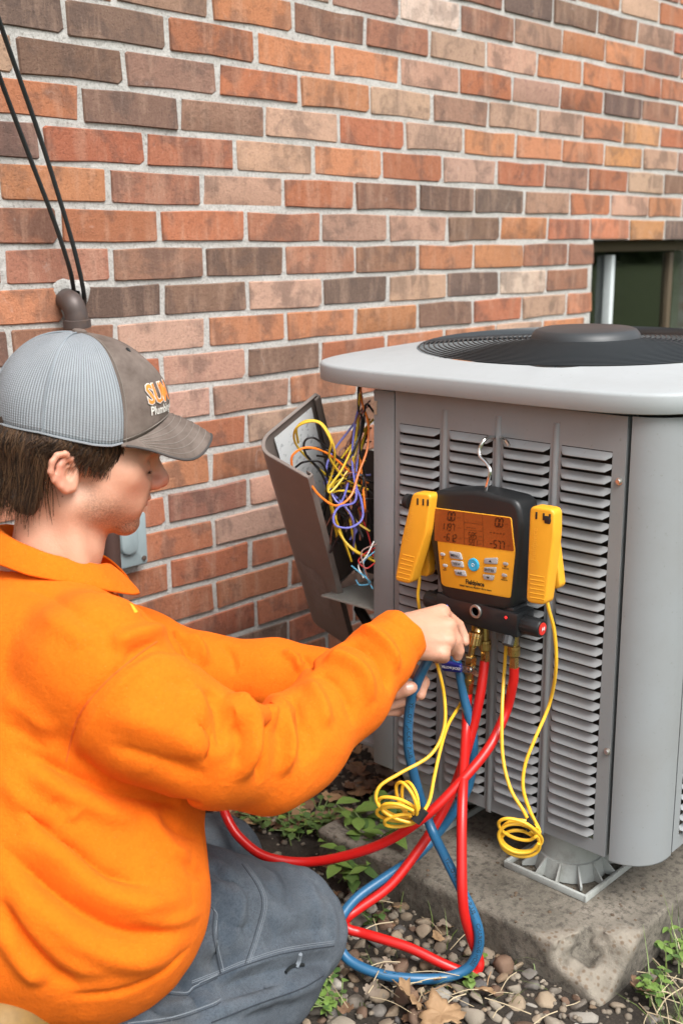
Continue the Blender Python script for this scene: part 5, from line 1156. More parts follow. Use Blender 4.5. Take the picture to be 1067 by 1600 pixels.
def E_hair(phi, u, pad=0.0):
    """point on the hair shell at azimuth phi (0 front, -90 right side) and height u"""
    k_ = math.sqrt(max(0.05, 1 - ((u - 52) / 90.0) ** 2)) if u > 20 else math.sqrt(1 - (32/90)**2) * (1 - 0.0014 * (20 - u))
    return hl(-12 + (92 + pad) * k_ * math.cos(phi), (79 + pad) * k_ * math.sin(phi), u)
mbs = [MB(), MB(), MB()]; rr_ = random.Random(5)
for i in range(3200):
    deg = rr_.uniform(48, 215); ph = -math.radians(deg); u0 = 58
    if deg < 62: ue = rr_.uniform(4, 26)
    elif deg < 78: ue = rr_.uniform(8, 34)
    elif deg < 108: ue = rr_.uniform(27, 40)
    else: ue = rr_.gauss(-36, 11) if rr_.random() < 0.75 else rr_.uniform(-30, 15)
    pad0 = rr_.uniform(-1, 3); n_ = 8; sw = rr_.gauss(0.05, 0.12); curl = rr_.uniform(0, 9) if ue < -20 else rr_.uniform(-1, 3); ph2 = rr_.uniform(0, 6.28); pts = []
    for k in range(n_):
        s = k / (n_ - 1); u = u0 + (ue - u0) * s; p_ = ph - sw * s - 0.03 * math.sin(ph2 + s * 5); tuck = -7 * max(0, s - 0.6) * (1 if ue < -30 else 0)
        q = E_hair(p_, u, (pad0 + 2) * min(1, s * 3) - 3 * (1 - min(1, s * 3)) + 1.8 * math.sin(ph2 + s * 6) + tuck + (curl * max(0, s - 0.75) * 3)); pts.append(q)
    r0 = rr_.uniform(0.0004, 0.0010); mbs[i % 3].tube(catmull(pts, 2), np.linspace(r0, r0 * 0.25, 2 * (n_ - 1) + 1), 4)
for i in range(120):                                                  # fringe under the peak
    deg = rr_.uniform(8, 58); ph = -math.radians(deg); a = hl(-4 + 88*math.cos(ph), 68*math.sin(ph), 62); e = hl(0 + 92*math.cos(ph - 0.12), 70*math.sin(ph - 0.12), rr_.uniform(34, 46) - max(0, deg - 40) * 0.8); mid = (a + e) / 2 + (a - HO) * 0.03
    mbs[i % 3].tube(catmull([a, mid, e], 4), np.linspace(0.0012, 0.0004, 9), 4)
for k, (mb, c) in enumerate(zip(mbs, ((0.036, 0.018, 0.009), (0.075, 0.040, 0.019), (0.020, 0.011, 0.006)))):
    o = mb.build('hair_strands', simple('hair_strand_%s' % ('brown', 'light', 'dark')[k], c, 0.62, var=0.3, scale=60, Specular_IOR_Level=0.25), hair); o['kind'] = 'stuff'

# ---------------------------------------------------------------- cap
def crown(phi, t_):
    a_, b_, fc = 105.5, 86.0, 5.0; ad = abs((math.degrees(phi) + 180) % 360 - 180)
    ub = 50 + 38 * max(0.0, math.cos(math.radians(min(ad, 75) * 90 / 75))) ** 1.25 + (7 if ad > 120 else 7 * max(0, (ad - 85) / 35))
    s, c = math.sin(t_ * math.pi / 2), math.cos(t_ * math.pi / 2); e = 0.80 if ad < 75 else 0.86
    fr = 1.0 + 0.02 * math.sin(math.pi * min(1, t_ * 2)); rho = (c ** e) * fr; top_f = -7.0
    f = fc + (top_f - fc) * t_ + a_ * rho * math.cos(phi); l = b_ * rho * math.sin(phi); return f, l, ub + (174 - ub) * s ** 0.96
def crown_w(phi, t_, lift=0.0):
    f, l, u = crown(phi, t_); p0 = hl(f, l, u)
    if lift:
        a = hl(*crown(phi + 0.01, t_)); b = hl(*crown(phi, min(1, t_ + 0.01))); n_ = np.cross(a - p0, b - p0); n_ = n_ / max(np.linalg.norm(n_), 1e-12); 
        if np.dot(n_, p0 - hl(0, 0, 80)) < 0: n_ = -n_
        p0 = p0 + n_ * lift
    return p0
SEAM = math.radians(66)
def panel(name, p0, p1, n, mat, parent, rows=26, puff=0.0):
    V = []; uv = []
    for j in range(rows + 1):
        for i in range(n + 1):
            ph = p0 + (p1 - p0) * i / n; tt_ = j / rows * 0.985; V.append(crown_w(ph, tt_, puff * math.sin(math.pi * i / n) ** 0.3 + 0.0008 * math.sin(ph * 5 + tt_ * 9))); uv.append((ph, tt_))
    Fc = [(j*(n+1)+i, j*(n+1)+i+1, (j+1)*(n+1)+i+1, (j+1)*(n+1)+i) for j in range(rows) for i in range(n)]
    ob = mesh_np(name, V, Fc, mat, parent); me = ob.data; ul_ = me.uv_layers.new(name='cloth'); vi = np.zeros(len(me.loops), np.int32); me.loops.foreach_get('vertex_index', vi); ul_.data.foreach_set('uv', np.array(uv)[vi].astype(np.float32).ravel())
    md = ob.modifiers.new('thick', 'SOLIDIFY'); md.thickness = 0.0014; md.offset = -1; return ob
t = NT('brown_waxed_canvas'); n1 = t.noise(22, 5, 0.65); n2 = t.noise(900, 2); c = t.mix(t.ramp(n1, [(0.35, 0), (0.7, 1)]), (0.078, 0.056, 0.044), (0.175, 0.138, 0.117)); t.set(Base_Color=c, Roughness=0.82); t.bump(n2, 0.3, 0.0006); M_canvas = t.m
t = NT('grey_trucker_mesh'); um = t.n.new('ShaderNodeUVMap'); um.uv_map = 'cloth'; sp_ = t.n.new('ShaderNodeSeparateXYZ'); t.link(um.outputs[0], sp_.inputs[0])
st = t.math('SINE', t.math('MULTIPLY', sp_.outputs[0], 172.0)); stc = t.ramp(t.math('ADD', t.math('MULTIPLY', st, 0.5), 0.5), [(0.12, 0.0), (0.42, 1.0)]); sh = t.math('SINE', t.math('MULTIPLY', sp_.outputs[1], 420.0))
c = t.mix(stc, (0.085, 0.095, 0.105), (0.235, 0.262, 0.285)); c = t.mix(t.noise(30, 4), c, t.mix(0.15, c, (0.55, 0.56, 0.56))); t.set(Base_Color=c, Roughness=0.75); t.bump(t.math('ADD', t.math('MULTIPLY', st, 0.8), t.math('MULTIPLY', sh, 0.25)), 0.45, 0.0012); M_mesh = t.m
cap = empty('cap', hl(0, 0, 60)); put(cap, person)
fpn = panel('front_panel', -SEAM, SEAM, 44, M_canvas, cap, puff=0.0012); bpn = panel('mesh_panel', SEAM, 2*math.pi - SEAM, 90, M_mesh, cap)
M_thr = simple('cap_thread', (0.20, 0.17, 0.145), 0.8); M_thr2 = simple('pale_thread', (0.24, 0.26, 0.28), 0.8)
for ph in (-SEAM + 0.035, SEAM - 0.035): MB().tube([crown_w(ph, t_, 0.0014) for t_ in np.linspace(0, 0.96, 30)], 0.00045, 4).build('seam_stitch', M_thr, cap)
for ph in (-math.radians(118), math.radians(118), math.pi): MB().tube([crown_w(ph, t_, 0.0004) for t_ in np.linspace(0, 0.97, 30)], 0.0011, 5).build('seam_ridge', M_mesh if False else simple('grey_seam_tape', (0.20, 0.225, 0.245), 0.8), cap)
MB().tube([crown_w(p_, 0.022, 0.0012) for p_ in np.linspace(-SEAM, SEAM, 40)], 0.0006, 4).build('seam_stitch', M_thr, cap)
MB().tube([crown_w(p_, 0.006, 0.0002) for p_ in np.linspace(SEAM, 2*math.pi - SEAM, 60)], 0.0015, 5).build('hem', M_thr2, cap)
tp = hl(-7, 0, 174.5); MB().lathe(tp - HU*0.001, HU, [(0, 0.0088), (0.003, 0.0088), (0.005, 0.0065), (0.0058, 0.0)], 18).build('button', M_canvas, cap)
ep = crown_w(-math.radians(31), 0.66, 0.0016); en = nrm(ep - hl(0, 0, 90)); MB().lathe(ep, en, [(-0.001, 0.0036), (0.0006, 0.0036), (0.0009, 0.0022), (0.0001, 0.0015)], 14).build('eyelet', M_blk, cap)
# visor
def visor(th, s, off=0.0):
    """th -90..90 deg round the peak, s 0 at the crown to 1 at the rim"""
    ph = math.radians(th) * 66 / 90; f0, l0, u0 = crown(ph, 0.0); f0 -= 1.0; t_ = math.radians(th); c_ = max(0.0, math.cos(t_))
    f1 = 46 + 124 * c_ ** 0.92; l1 = 84 * math.sin(t_) * (1 - 0.04 * c_); u1 = 53 + 13 * c_ ** 1.2 - 24 * (math.sin(2 * t_)) ** 2 * 0.9
    e = s; bow = 5.0 * math.sin(math.pi * s) * c_; return hl(f0 + (f1 - f0) * e, l0 + (l1 - l0) * e, u0 + (u1 - u0) * e + bow * 0.6 + off)
V = []; nt, ns = 40, 12
for layer in (0.9, -1.6):
    for i in range(nt + 1):
        for j in range(ns + 1): V.append(visor(-90 + 180*i/nt, j/ns, layer * (1 if j < ns else 0.5)))
n_ = (nt+1)*(ns+1); idf = lambda k, i, j: k*n_ + i*(ns+1) + j
Fc = [(idf(0, i, j), idf(0, i+1, j), idf(0, i+1, j+1), idf(0, i, j+1)) for i in range(nt) for j in range(ns)] + [(idf(1, i, j), idf(1, i, j+1), idf(1, i+1, j+1), idf(1, i+1, j)) for i in range(nt) for j in range(ns)] + [(idf(0, i, ns), idf(0, i+1, ns), idf(1, i+1, ns), idf(1, i, ns)) for i in range(nt)]
vis_ = mesh_np('visor', V, Fc, M_canvas, cap, True, 60)
for s in (0.16, 0.30, 0.44, 0.58, 0.72, 0.86): MB().tube([visor(th, s, 1.25) for th in np.linspace(-76, 76, 40)], 0.00042, 4).build('stitch_row', M_thr, vis_)
MB().tube([visor(th, 1.0, 0.0) for th in np.linspace(-88, 88, 44)], 0.0017, 6).build('rim_binding', simple('dark_binding', (0.050, 0.045, 0.042), 0.8), vis_)
# lettering on the front of the crown
def t_of(phi, u):
    lo_t, hi_t = 0.0, 1.0
    for _ in range(24):
        m_ = (lo_t + hi_t) / 2
        if crown(phi, m_)[2] < u: lo_t = m_
        else: hi_t = m_
    return lo_t
def cap_text(txt, size, phi0, u0, slope, mat, bold, lift, name, width=1.0):
    Vt, Ft = text2d(txt, size, bold, width, 'LEFT'); out = []
    for a, b in Vt:
        ph = phi0 + a / 98.0; u = u0 + b + slope * a; out.append(crown_w(ph, t_of(ph, u), lift))
    mesh_np(name, out, Ft, mat, fpn, False)
M_lo = simple('orange_embroidery', (0.80, 0.22, 0.03), 0.6, bump=0.3, bscale=1200); M_lw = simple('cream_embroidery', (0.62, 0.60, 0.55), 0.7)
cap_text('SUM', 30, -math.radians(45.5), 112, 0.10, M_lw, 0.060, 0.0021, 'logo_outline', 0.92); cap_text('SUM', 30, -math.radians(45.5), 112, 0.10, M_lo, 0.022, 0.0026, 'logo_lettering', 0.92)
cap_text('Plumbing &', 14, -math.radians(44), 94, 0.12, M_lw, 0.02, 0.0021, 'logo_subtitle', 0.95)
# ================================================================== clothing
t = NT('orange_fleece'); n1 = t.noise(16, 5, 0.6); n2 = t.noise(520, 4, 0.8); n3 = t.noise(230, 5, 0.75); n4 = t.noise(60, 4, 0.6)
c = t.mix(n1, (0.74, 0.134, 0.005), (0.83, 0.170, 0.008)); c = t.mix(t.ramp(n3, [(0.35, 0.28), (0.6, 0.0)]), c, (0.55, 0.078, 0.002)); c = t.mix(t.ramp(t.voro(240, 'F1'), [(0.05, 0.5), (0.085, 0.0)]), c, (0.88, 0.42, 0.20))
c = t.mix(t.ramp(n4, [(0.66, 0.0), (0.82, 0.22)]), c, (0.50, 0.10, 0.02))
t.set(Base_Color=c, Roughness=0.92, Sheen_Weight=0.08, Sheen_Roughness=0.6, Specular_IOR_Level=0.15)
t.b.inputs['Sheen Tint'].default_value = (1.0, 0.45, 0.12, 1); t.bump(t.math('ADD', n2, t.math('ADD', n3, t.math('MULTIPLY', n4, 2.5))), 0.42, 0.0028); M_org = t.m
S = Sdf(); S2 = Sdf()
# trunk
S.rc(P(76, 972, 1.415), P(88, 1020, 1.41), 0.074, 0.095, k=0.03); S.rc(P(82, 985, 1.395), SR, 0.050, 0.073, k=0.05); S.rc(P(70, 1045, 1.365), P(80, 1110, 1.355), 0.092, 0.112, k=0.06); S.rc(P(65, 950, 1.43), SL, 0.052, 0.066, k=0.05)
S.rc(P(125, 1062, 1.420), P(162, 1190, 1.415), 0.090, 0.119, k=0.06); S.rc(P(162, 1190, 1.415), P(150, 1390, 1.370), 0.119, 0.124, k=0.06)
S.rc(P(40, 1065, 1.385), P(60, 1210, 1.370), 0.112, 0.138, k=0.06); S.rc(P(60, 1210, 1.370), P(115, 1395, 1.340), 0.138, 0.136, k=0.06)
S.rc(P(-20, 1050, 1.50), P(0, 1380, 1.42), 0.12, 0.15, k=0.08); S.rc(P(40, 1390, 1.315), P(150, 1420, 1.335), 0.120, 0.112, k=0.06)
# near sleeve
S2.chain([P(150, 1048, 1.272), P(230, 1116, 1.262), P(330, 1170, 1.285), P(420, 1192, 1.350)], [0.074, 0.071, 0.0610, 0.0550], k=0.03)
S2.chain([P(420, 1190, 1.350), P(464, 1160, 1.390), P(540, 1084, 1.460), P(592, 1028, 1.508)], [0.0560, 0.0560, 0.0530, 0.0460], k=0.03)
S2.chain([P(592, 1028, 1.510), P(618, 1002, 1.530)], [0.0465, 0.0395], k=0.012)
# far sleeve
S.chain([SL, P(200, 1034, 1.62), P(320, 1062, 1.665)], [0.068, 0.070, 0.062], k=0.05); S.chain([P(320, 1062, 1.665), P(430, 1062, 1.655), P(500, 1066, 1.645), P(556, 1070, 1.64)], [0.062, 0.055, 0.044, 0.036], k=0.03)
for pr in S2.p: S.p.append((pr[0], pr[1], pr[2], 0, pr[4], pr[5]))          # kept for the bounds only
def shirt_post(X, D):
    E_ = S2(X); dsh = np.linalg.norm(X - P(145, 1015, 1.285), axis=1); kk = np.clip(0.050 - (dsh - 0.06) * 0.60, 0.004, 0.050); hh_ = np.clip(0.5 + 0.5 * (E_ - D) / kk, 0, 1); D = E_ * (1 - hh_) + D * hh_ - kk * hh_ * (1 - hh_)
    q = ROT.T @ (X - CAM).T; u = CX + F * q[0] / q[2]
    wr = np.dot(X - P(624, 996, 1.535), nrm(P(624, 996, 1.535) - P(592, 1030, 1.510))); inw = np.linalg.norm(X - P(624, 996, 1.535), axis=1) < 0.10
    D = np.where(inw, np.maximum(D, wr), D); neck = 0.060 - np.linalg.norm((X - P(80, 872, 1.41)) * np.array([1, 1, 0.55]), axis=1)
    D = D + 0.0012 * fbm(X, 30, 2, 31); return np.maximum(D, neck)
Vs, Qs = S.mesh(0.0040, shirt_post); Vs = relax(Vs, Qs, 2, 0.5)
sb = bvh_of(Vs, Qs)
folds = [  # pixel polyline, width, height (m)
 # elbow of the near sleeve
 ([(352, 1085), (378, 1110), (392, 1150), (380, 1222)], 0.0130, 0.0150), ([(398, 1096), (408, 1125), (410, 1175), (404, 1225)], 0.0085, -0.0120), ([(424, 1088), (436, 1122), (446, 1165), (440, 1215)], 0.0120, 0.0140),
 ([(455, 1085), (468, 1115), (476, 1160), (470, 1200)], 0.0085, -0.0100), ([(480, 1062), (500, 1098), (510, 1140)], 0.0120, 0.0085), ([(345, 1112), (385, 1118), (425, 1122), (455, 1108)], 0.0150, 0.0150), ([(362, 1132), (372, 1160), (366, 1200)], 0.006, -0.008), ([(300, 1120), (318, 1150), (322, 1195)], 0.007, -0.006), ([(425, 1130), (438, 1160), (436, 1200)], 0.006, -0.009), ([(470, 1125), (486, 1150), (490, 1185)], 0.007, -0.007),
 ([(330, 1078), (342, 1120), (338, 1180)], 0.0110, -0.0070), ([(300, 1060), (312, 1110), (300, 1190)], 0.0150, 0.0060),
 # pushed-up cuff
 ([(522, 1010), (556, 1004), (588, 1024), (606, 1060), (604, 1082)], 0.0090, -0.0125), ([(540, 985), (576, 986), (606, 1012), (622, 1050)], 0.0095, 0.0105), ([(505, 1032), (535, 1030), (566, 1052), (580, 1100)], 0.0120, 0.0110), ([(490, 1052), (515, 1060), (540, 1090), (552, 1135)], 0.0090, -0.0060),
 ([(598, 975), (622, 1000), (634, 1040)], 0.0070, -0.0040),
 # upper arm and shoulder
 ([(246, 1000), (205, 1030), (160, 1070), (122, 1120), (104, 1192)], 0.0045, -0.0050), ([(262, 1010), (218, 1045), (172, 1090), (135, 1150), (118, 1200)], 0.0090, 0.0040), ([(170, 1010), (215, 992), (262, 985)], 0.0130, 0.0080), ([(190, 1030), (240, 1012), (300, 1018)], 0.0110, -0.0055),
 ([(160, 1120), (230, 1130), (300, 1160), (360, 1190)], 0.0200, 0.0060), ([(170, 1165), (240, 1185), (330, 1215)], 0.0130, -0.0050), ([(250, 1060), (310, 1075), (350, 1100)], 0.0130, -0.0045), ([(130, 960), (165, 985), (175, 1030)], 0.0140, -0.0035),
 ([(20, 915), (70, 925), (110, 950), (150, 990)], 0.0120, -0.0040), ([(60, 960), (110, 985), (140, 1010)], 0.014, 0.004),
 # trunk drape
 ([(20, 1165), (90, 1202), (170, 1235), (250, 1250), (320, 1258)], 0.0110, -0.0110), ([(40, 1190), (90, 1232), (150, 1262), (220, 1290)], 0.0140, 0.0080), ([(126, 1226), (96, 1246), (78, 1268)], 0.0060, -0.0050), ([(150, 1240), (124, 1262), (108, 1285)], 0.0070, 0.0045),
 ([(30, 1255), (70, 1295), (115, 1328), (170, 1368), (230, 1385)], 0.0110, -0.0115), ([(40, 1300), (95, 1340), (150, 1390), (220, 1412), (300, 1400)], 0.0170, 0.0110), ([(0, 1318), (62, 1380), (130, 1432), (205, 1462), (295, 1456)], 0.0120, -0.0130), ([(0, 1360), (60, 1420), (130, 1475), (210, 1500), (280, 1490)], 0.0180, 0.0100),
 ([(0, 1402), (32, 1462), (80, 1516), (130, 1545)], 0.0100, -0.0100), ([(0, 1445), (30, 1500), (70, 1540)], 0.0120, 0.0080), ([(20, 1390), (60, 1450), (110, 1500), (170, 1525)], 0.012, 0.005), ([(225, 1270), (262, 1320), (300, 1345)], 0.0140, 0.0060), ([(250, 1270), (285, 1300), (322, 1310)], 0.0090, -0.0060), ([(200, 1420), (260, 1440), (318, 1425)], 0.010, 0.004),
 ([(270, 1330), (300, 1360), (330, 1372)], 0.0100, -0.0050), ([(100, 1556), (180, 1552), (250, 1524), (300, 1478)], 0.0060, -0.0060), ([(0, 1210), (40, 1260), (60, 1300)], 0.014, 0.006), ([(0, 1080), (40, 1110), (90, 1150)], 0.016, 0.005), ([(0, 1130), (40, 1150), (80, 1180)], 0.012, -0.004),
 # far sleeve
 ([(272, 985), (290, 1005), (300, 1035)], 0.0080, -0.0110), ([(292, 990), (312, 1008), (322, 1040)], 0.0090, 0.0080), ([(345, 1000), (362, 1025), (368, 1055)], 0.0080, -0.0060), ([(440, 1018), (462, 1030), (470, 1052)], 0.0070, 0.0080), ([(470, 1022), (482, 1034), (486, 1050)], 0.0055, -0.0080),
 ([(220, 955), (245, 980), (262, 1000)], 0.009, -0.006),
]
for pts, w, h_ in folds:
    N = vnormals(Vs, Qs); Vs = fold(Vs, N, surf_path(sb, pts), w * 0.82, h_ * 1.35)
Vs = relax(Vs, Qs, 1, 0.25)
shirt = mesh_fast('sweatshirt', Vs, Qs, M_org, person); sb = bvh_of(Vs, Qs)
def seam(parent, bvh, pts, mat, r=0.0009, lift=0.0003, name='seam'):
    p_ = surf_path(bvh, pts, lift, 10)
    if len(p_) > 3: MB().tube(p_, r, 5).build(name, mat, parent)
M_oseam = simple('orange_thread', (0.62, 0.105, 0.004), 0.9)
seam(shirt, sb, [(246, 1002), (205, 1032), (160, 1072), (122, 1122), (104, 1190)], M_oseam, 0.0011, 0.0)
# collar laid over the shoulders
CC = P(84, 846, 1.410)
tf = math.cos(math.radians(22)) * right + math.sin(math.radians(22)) * fwd; tl_ = np.cross(UPW, tf)
def collar_pt(th, row):
    """th: angle from the front, row 0 stand (inside), 1 fold, 2..4 leaf"""
    c_, s_ = math.cos(th), math.sin(th); ft = max(0.0, c_) ** 2
    R0, R1 = 0.062, 0.063; z = -0.026 * c_; 
    if row == 0: return CC + tf * (R0 - 0.004) * c_ * 1.0 + tl_ * (R1 - 0.004) * s_ + UPW * (z - 0.022)
    if row == 1: return CC + tf * R0 * c_ + tl_ * R1 * s_ + UPW * z
    k_ = (row - 1) / 3.0; out = k_ * (0.030 + 0.016 * ft); dn = k_ * (0.030 + 0.020 * ft) + 0.004 * math.sin(math.pi * k_) * -1
    return CC + tf * (R0 + out) * c_ + tl_ * (R1 + out * 0.95) * s_ + UPW * (z - dn)
nth = 64; th0 = math.radians(16); V = [collar_pt(th0 + (2*math.pi - 2*th0) * i / nth, r) for i in range(nth + 1) for r in range(5)]
V = np.array(V); V += 0.0012 * np.stack([fbm(V, 40, 2, s) for s in (1, 2, 3)], 1)
Fc = [(i*5+r, (i+1)*5+r, (i+1)*5+r+1, i*5+r+1) for i in range(nth) for r in range(4)]
col_ = mesh_np('collar', V, Fc, M_org, shirt); md = col_.modifiers.new('thick', 'SOLIDIFY'); md.thickness = 0.0035; md.offset = 0; md2 = col_.modifiers.new('soft', 'SUBSURF'); md2.levels = 1; md2.render_levels = 1
# cuff ring
ca_, cb_ = P(612, 1008, 1.526), P(626, 995, 1.5365); dcu = nrm(cb_ - ca_)
mb = MB(); mb.lathe(ca_ - dcu*0.006, dcu, [(0.0, 0.0395), (0.004, 0.0418), (0.018, 0.0415), (0.030, 0.0400), (0.0345, 0.0385), (0.0340, 0.034), (0.012, 0.033)], 40)
Vc = np.array(mb.v); Vc += 0.0016 * np.stack([fbm(Vc, 45, 2, s) for s in (4, 5, 6)], 1); mb.v = [tuple(v) for v in Vc]; mb.build('cuff', M_org, shirt, True, 60)
# bead chain, embroidered emblem
pts = [(147, 874), (156, 886), (163, 897), (168, 905), (176, 915), (181, 925), (178, 929), (172, 925), (167, 915)]
mb = MB(); pc_ = []
for (u, v) in catmull([(a, b, 0) for a, b in pts], 4)[:, :2]:
    q = on_surface(sb, u, v, 0.003); pc_.append(q if q is not None else P(u, v, 1.40))
pc_ = [q for q in pc_ if abs(proj(q)[2] - 1.40) < 0.12]
for q in pc_: mb.lathe(q - np.array([0, 0, 0.0014]), (0, 0, 1), [(0, 0.0006), (0.0007, 0.0013), (0.0021, 0.0013), (0.0028, 0.0006)], 6)
o = mb.build('bead_chain', M_chr, person); o['kind'] = 'stuff'
em = [on_surface(sb, u, v, 0.0012) for u, v in ((202, 943), (207, 946), (215, 957), (210, 959))]
if all(e is not None for e in em): mesh_np('chest_emblem', em, [(0, 1, 2, 3)], simple('yellow_embroidery', (0.62, 0.42, 0.02), 0.7, var=0.6, scale=500), shirt, False)

# ---------------------------------------------------------------- trousers
t = NT('blue_grey_canvas'); n1 = t.noise(14, 5, 0.65); n2 = t.noise(330, 4, 0.8); w_ = t.noise(60, 5, 0.75); wz = t.n.new('ShaderNodeTexWave'); wz.inputs['Scale'].default_value = 420; wz.inputs['Distortion'].default_value = 1.0; t.link(t.vec, wz.inputs['Vector'])
c = t.mix(t.ramp(n1, [(0.3, 0), (0.7, 1)]), (0.042, 0.058, 0.078), (0.108, 0.135, 0.165)); c = t.mix(t.ramp(n2, [(0.35, 0.5), (0.55, 0.0)]), c, (0.022, 0.032, 0.046)); c = t.mix(t.ramp(w_, [(0.55, 0), (0.78, 0.5)]), c, (0.155, 0.178, 0.20)); c = t.mix(t.ramp(t.noise(8, 4), [(0.55, 0), (0.75, 0.35)]), c, (0.13, 0.115, 0.095))
t.set(Base_Color=c, Roughness=0.9, Specular_IOR_Level=0.15, Sheen_Weight=0.08); t.bump(t.math('ADD', t.math('MULTIPLY', wz.outputs['Fac'], 0.6), t.math('ADD', n2, t.math('MULTIPLY', w_, 1.5))), 0.6, 0.0028); M_trs = t.m
TR = Sdf()
TR.rc(P(60, 1480, 1.42), P(130, 1505, 1.40), 0.115, 0.110, k=0.05); TR.chain([P(140, 1515, 1.395), P(300, 1458, 1.500), P(448, 1444, 1.610)], [0.106, 0.102, 0.0790], k=0.05)
TR.chain([P(450, 1466, 1.600), P(410, 1530, 1.525), P(310, 1608, 1.420), P(190, 1690, 1.270)], [0.069, 0.070, 0.070, 0.050], k=0.035)
TR.chain([P(60, 1440, 1.45), P(200, 1390, 1.65), P(342, 1336, 1.825)], [0.11, 0.085, 0.063], k=0.05); TR.chain([P(342, 1340, 1.825), P(250, 1430, 1.70), P(150, 1540, 1.52)], [0.060, 0.060, 0.045], k=0.03)
Vt_, Qt_ = TR.mesh(0.0045, lambda X, D: np.maximum(D + 0.0018 * fbm(X, 26, 2, 41) + 0.0055 * vnoise(X * np.array([1, 1, 1.6]), 11, 44) - 0.0028 * np.exp(-np.abs(vnoise(X * np.array([1, 1, 1.8]), 17, 47)) * 9), 0.004 - X[:, 2])); Vt_ = relax(Vt_, Qt_, 2, 0.5); tb = bvh_of(Vt_, Qt_)
tf_ = [([(332, 1345), (350, 1372), (390, 1390)], 0.009, -0.006), ([(330, 1372), (352, 1398), (388, 1412)], 0.009, 0.005), ([(405, 1348), (418, 1380), (440, 1402)], 0.008, -0.004), ([(345, 1440), (375, 1450), (395, 1445)], 0.010, -0.004), ([(425, 1470), (470, 1455), (510, 1452)], 0.009, -0.004), ([(430, 1432), (480, 1420), (520, 1425)], 0.012, 0.004), ([(380, 1545), (430, 1532), (480, 1516)], 0.006, -0.005), ([(340, 1570), (400, 1552), (450, 1536)], 0.007, -0.006), ([(220, 1570), (260, 1588), (300, 1596)], 0.008, -0.006), ([(340, 1338), (362, 1380), (372, 1430), (356, 1490)], 0.012, 0.006), ([(330, 1400), (338, 1440), (336, 1500), (350, 1525)], 0.006, -0.007), ([(322, 1410), (330, 1450), (326, 1505)], 0.010, 0.008), ([(470, 1362), (490, 1400), (500, 1450), (494, 1490)], 0.010, 0.004), ([(440, 1352), (452, 1390), (455, 1440)], 0.012, -0.004),
       ([(330, 1535), (390, 1508), (450, 1490), (522, 1478)], 0.0075, 0.0055), ([(330, 1552), (400, 1528), (470, 1510), (525, 1500)], 0.0100, -0.0080), ([(300, 1590), (380, 1570), (460, 1545), (515, 1520)], 0.014, 0.008), ([(330, 1600), (400, 1585), (460, 1565)], 0.009, -0.006), ([(505, 1400), (520, 1440), (522, 1480)], 0.008, 0.004),
       ([(270, 1530), (300, 1560), (320, 1600)], 0.010, -0.005), ([(410, 1420), (430, 1460), (420, 1485)], 0.014, -0.0035), ([(200, 1585), (270, 1575), (330, 1555)], 0.010, 0.006), ([(345, 1285), (372, 1300), (390, 1330)], 0.012, 0.004)]
for pts, w, h_ in tf_: Vt_ = fold(Vt_, vnormals(Vt_, Qt_), surf_path(tb, pts), w, h_ * 1.5)
Vt_ = relax(Vt_, Qt_, 1, 0.3); trs = mesh_fast('trousers', Vt_, Qt_, M_trs, person); tb = bvh_of(Vt_, Qt_)
M_st = simple('pale_stitching', (0.17, 0.195, 0.22), 0.9, var=0.5, scale=900); M_sd = simple('dark_seam', (0.025, 0.032, 0.042), 0.9)
for off in (0, 5, 8):
    seam(trs, tb, [(378 + off, 1350), (402 + off, 1386), (409 + off, 1415), (398 + off, 1460), (383 + off, 1506)], M_st if off else M_sd, 0.00042 if off else 0.0007)
    seam(trs, tb, [(300, 1541 - off), (345, 1524 - off), (382, 1509 - off), (444, 1490 - off), (522, 1478 - off)], M_st if off else M_sd, 0.00042 if off else 0.0007)
seam(trs, tb, [(322, 1416), (334, 1424), (333, 1460), (345, 1522)], M_sd, 0.0012, 0.0002, 'pocket_edge'); seam(trs, tb, [(326, 1416), (339, 1428), (338, 1462), (350, 1518)], M_st, 0.0006)
for off in (0, 5): seam(trs, tb, [(250, 1552 - off), (290, 1556 - off), (305, 1545 - off), (340, 1528 - off)], M_st if off else M_sd, 0.0007); seam(trs, tb, [(200, 1604 - off), (270, 1594 - off), (330, 1574 - off), (345, 1566 - off)], M_st if off else M_sd, 0.0007)
seam(trs, tb, [(330, 1598), (400, 1570), (470, 1545), (505, 1525)], M_sd, 0.0009)
q = [on_surface(tb, u, v, 0.003) for u, v in ((444, 1520), (452, 1513), (462, 1510), (474, 1511))]; q = [a for a in q if a is not None]
if len(q) > 2: MB().tube(catmull(q, 4), 0.0022, 6).build('tool_clip', M_blk, trs)
q = [on_surface(tb, u, v, 0.0015) for u, v in ((468, 1490), (466, 1500), (462, 1512))]; q = [a for a in q if a is not None]
if len(q) > 2: MB().tube(catmull(q, 4), 0.0032, 6).build('fabric_tab', M_st, trs)
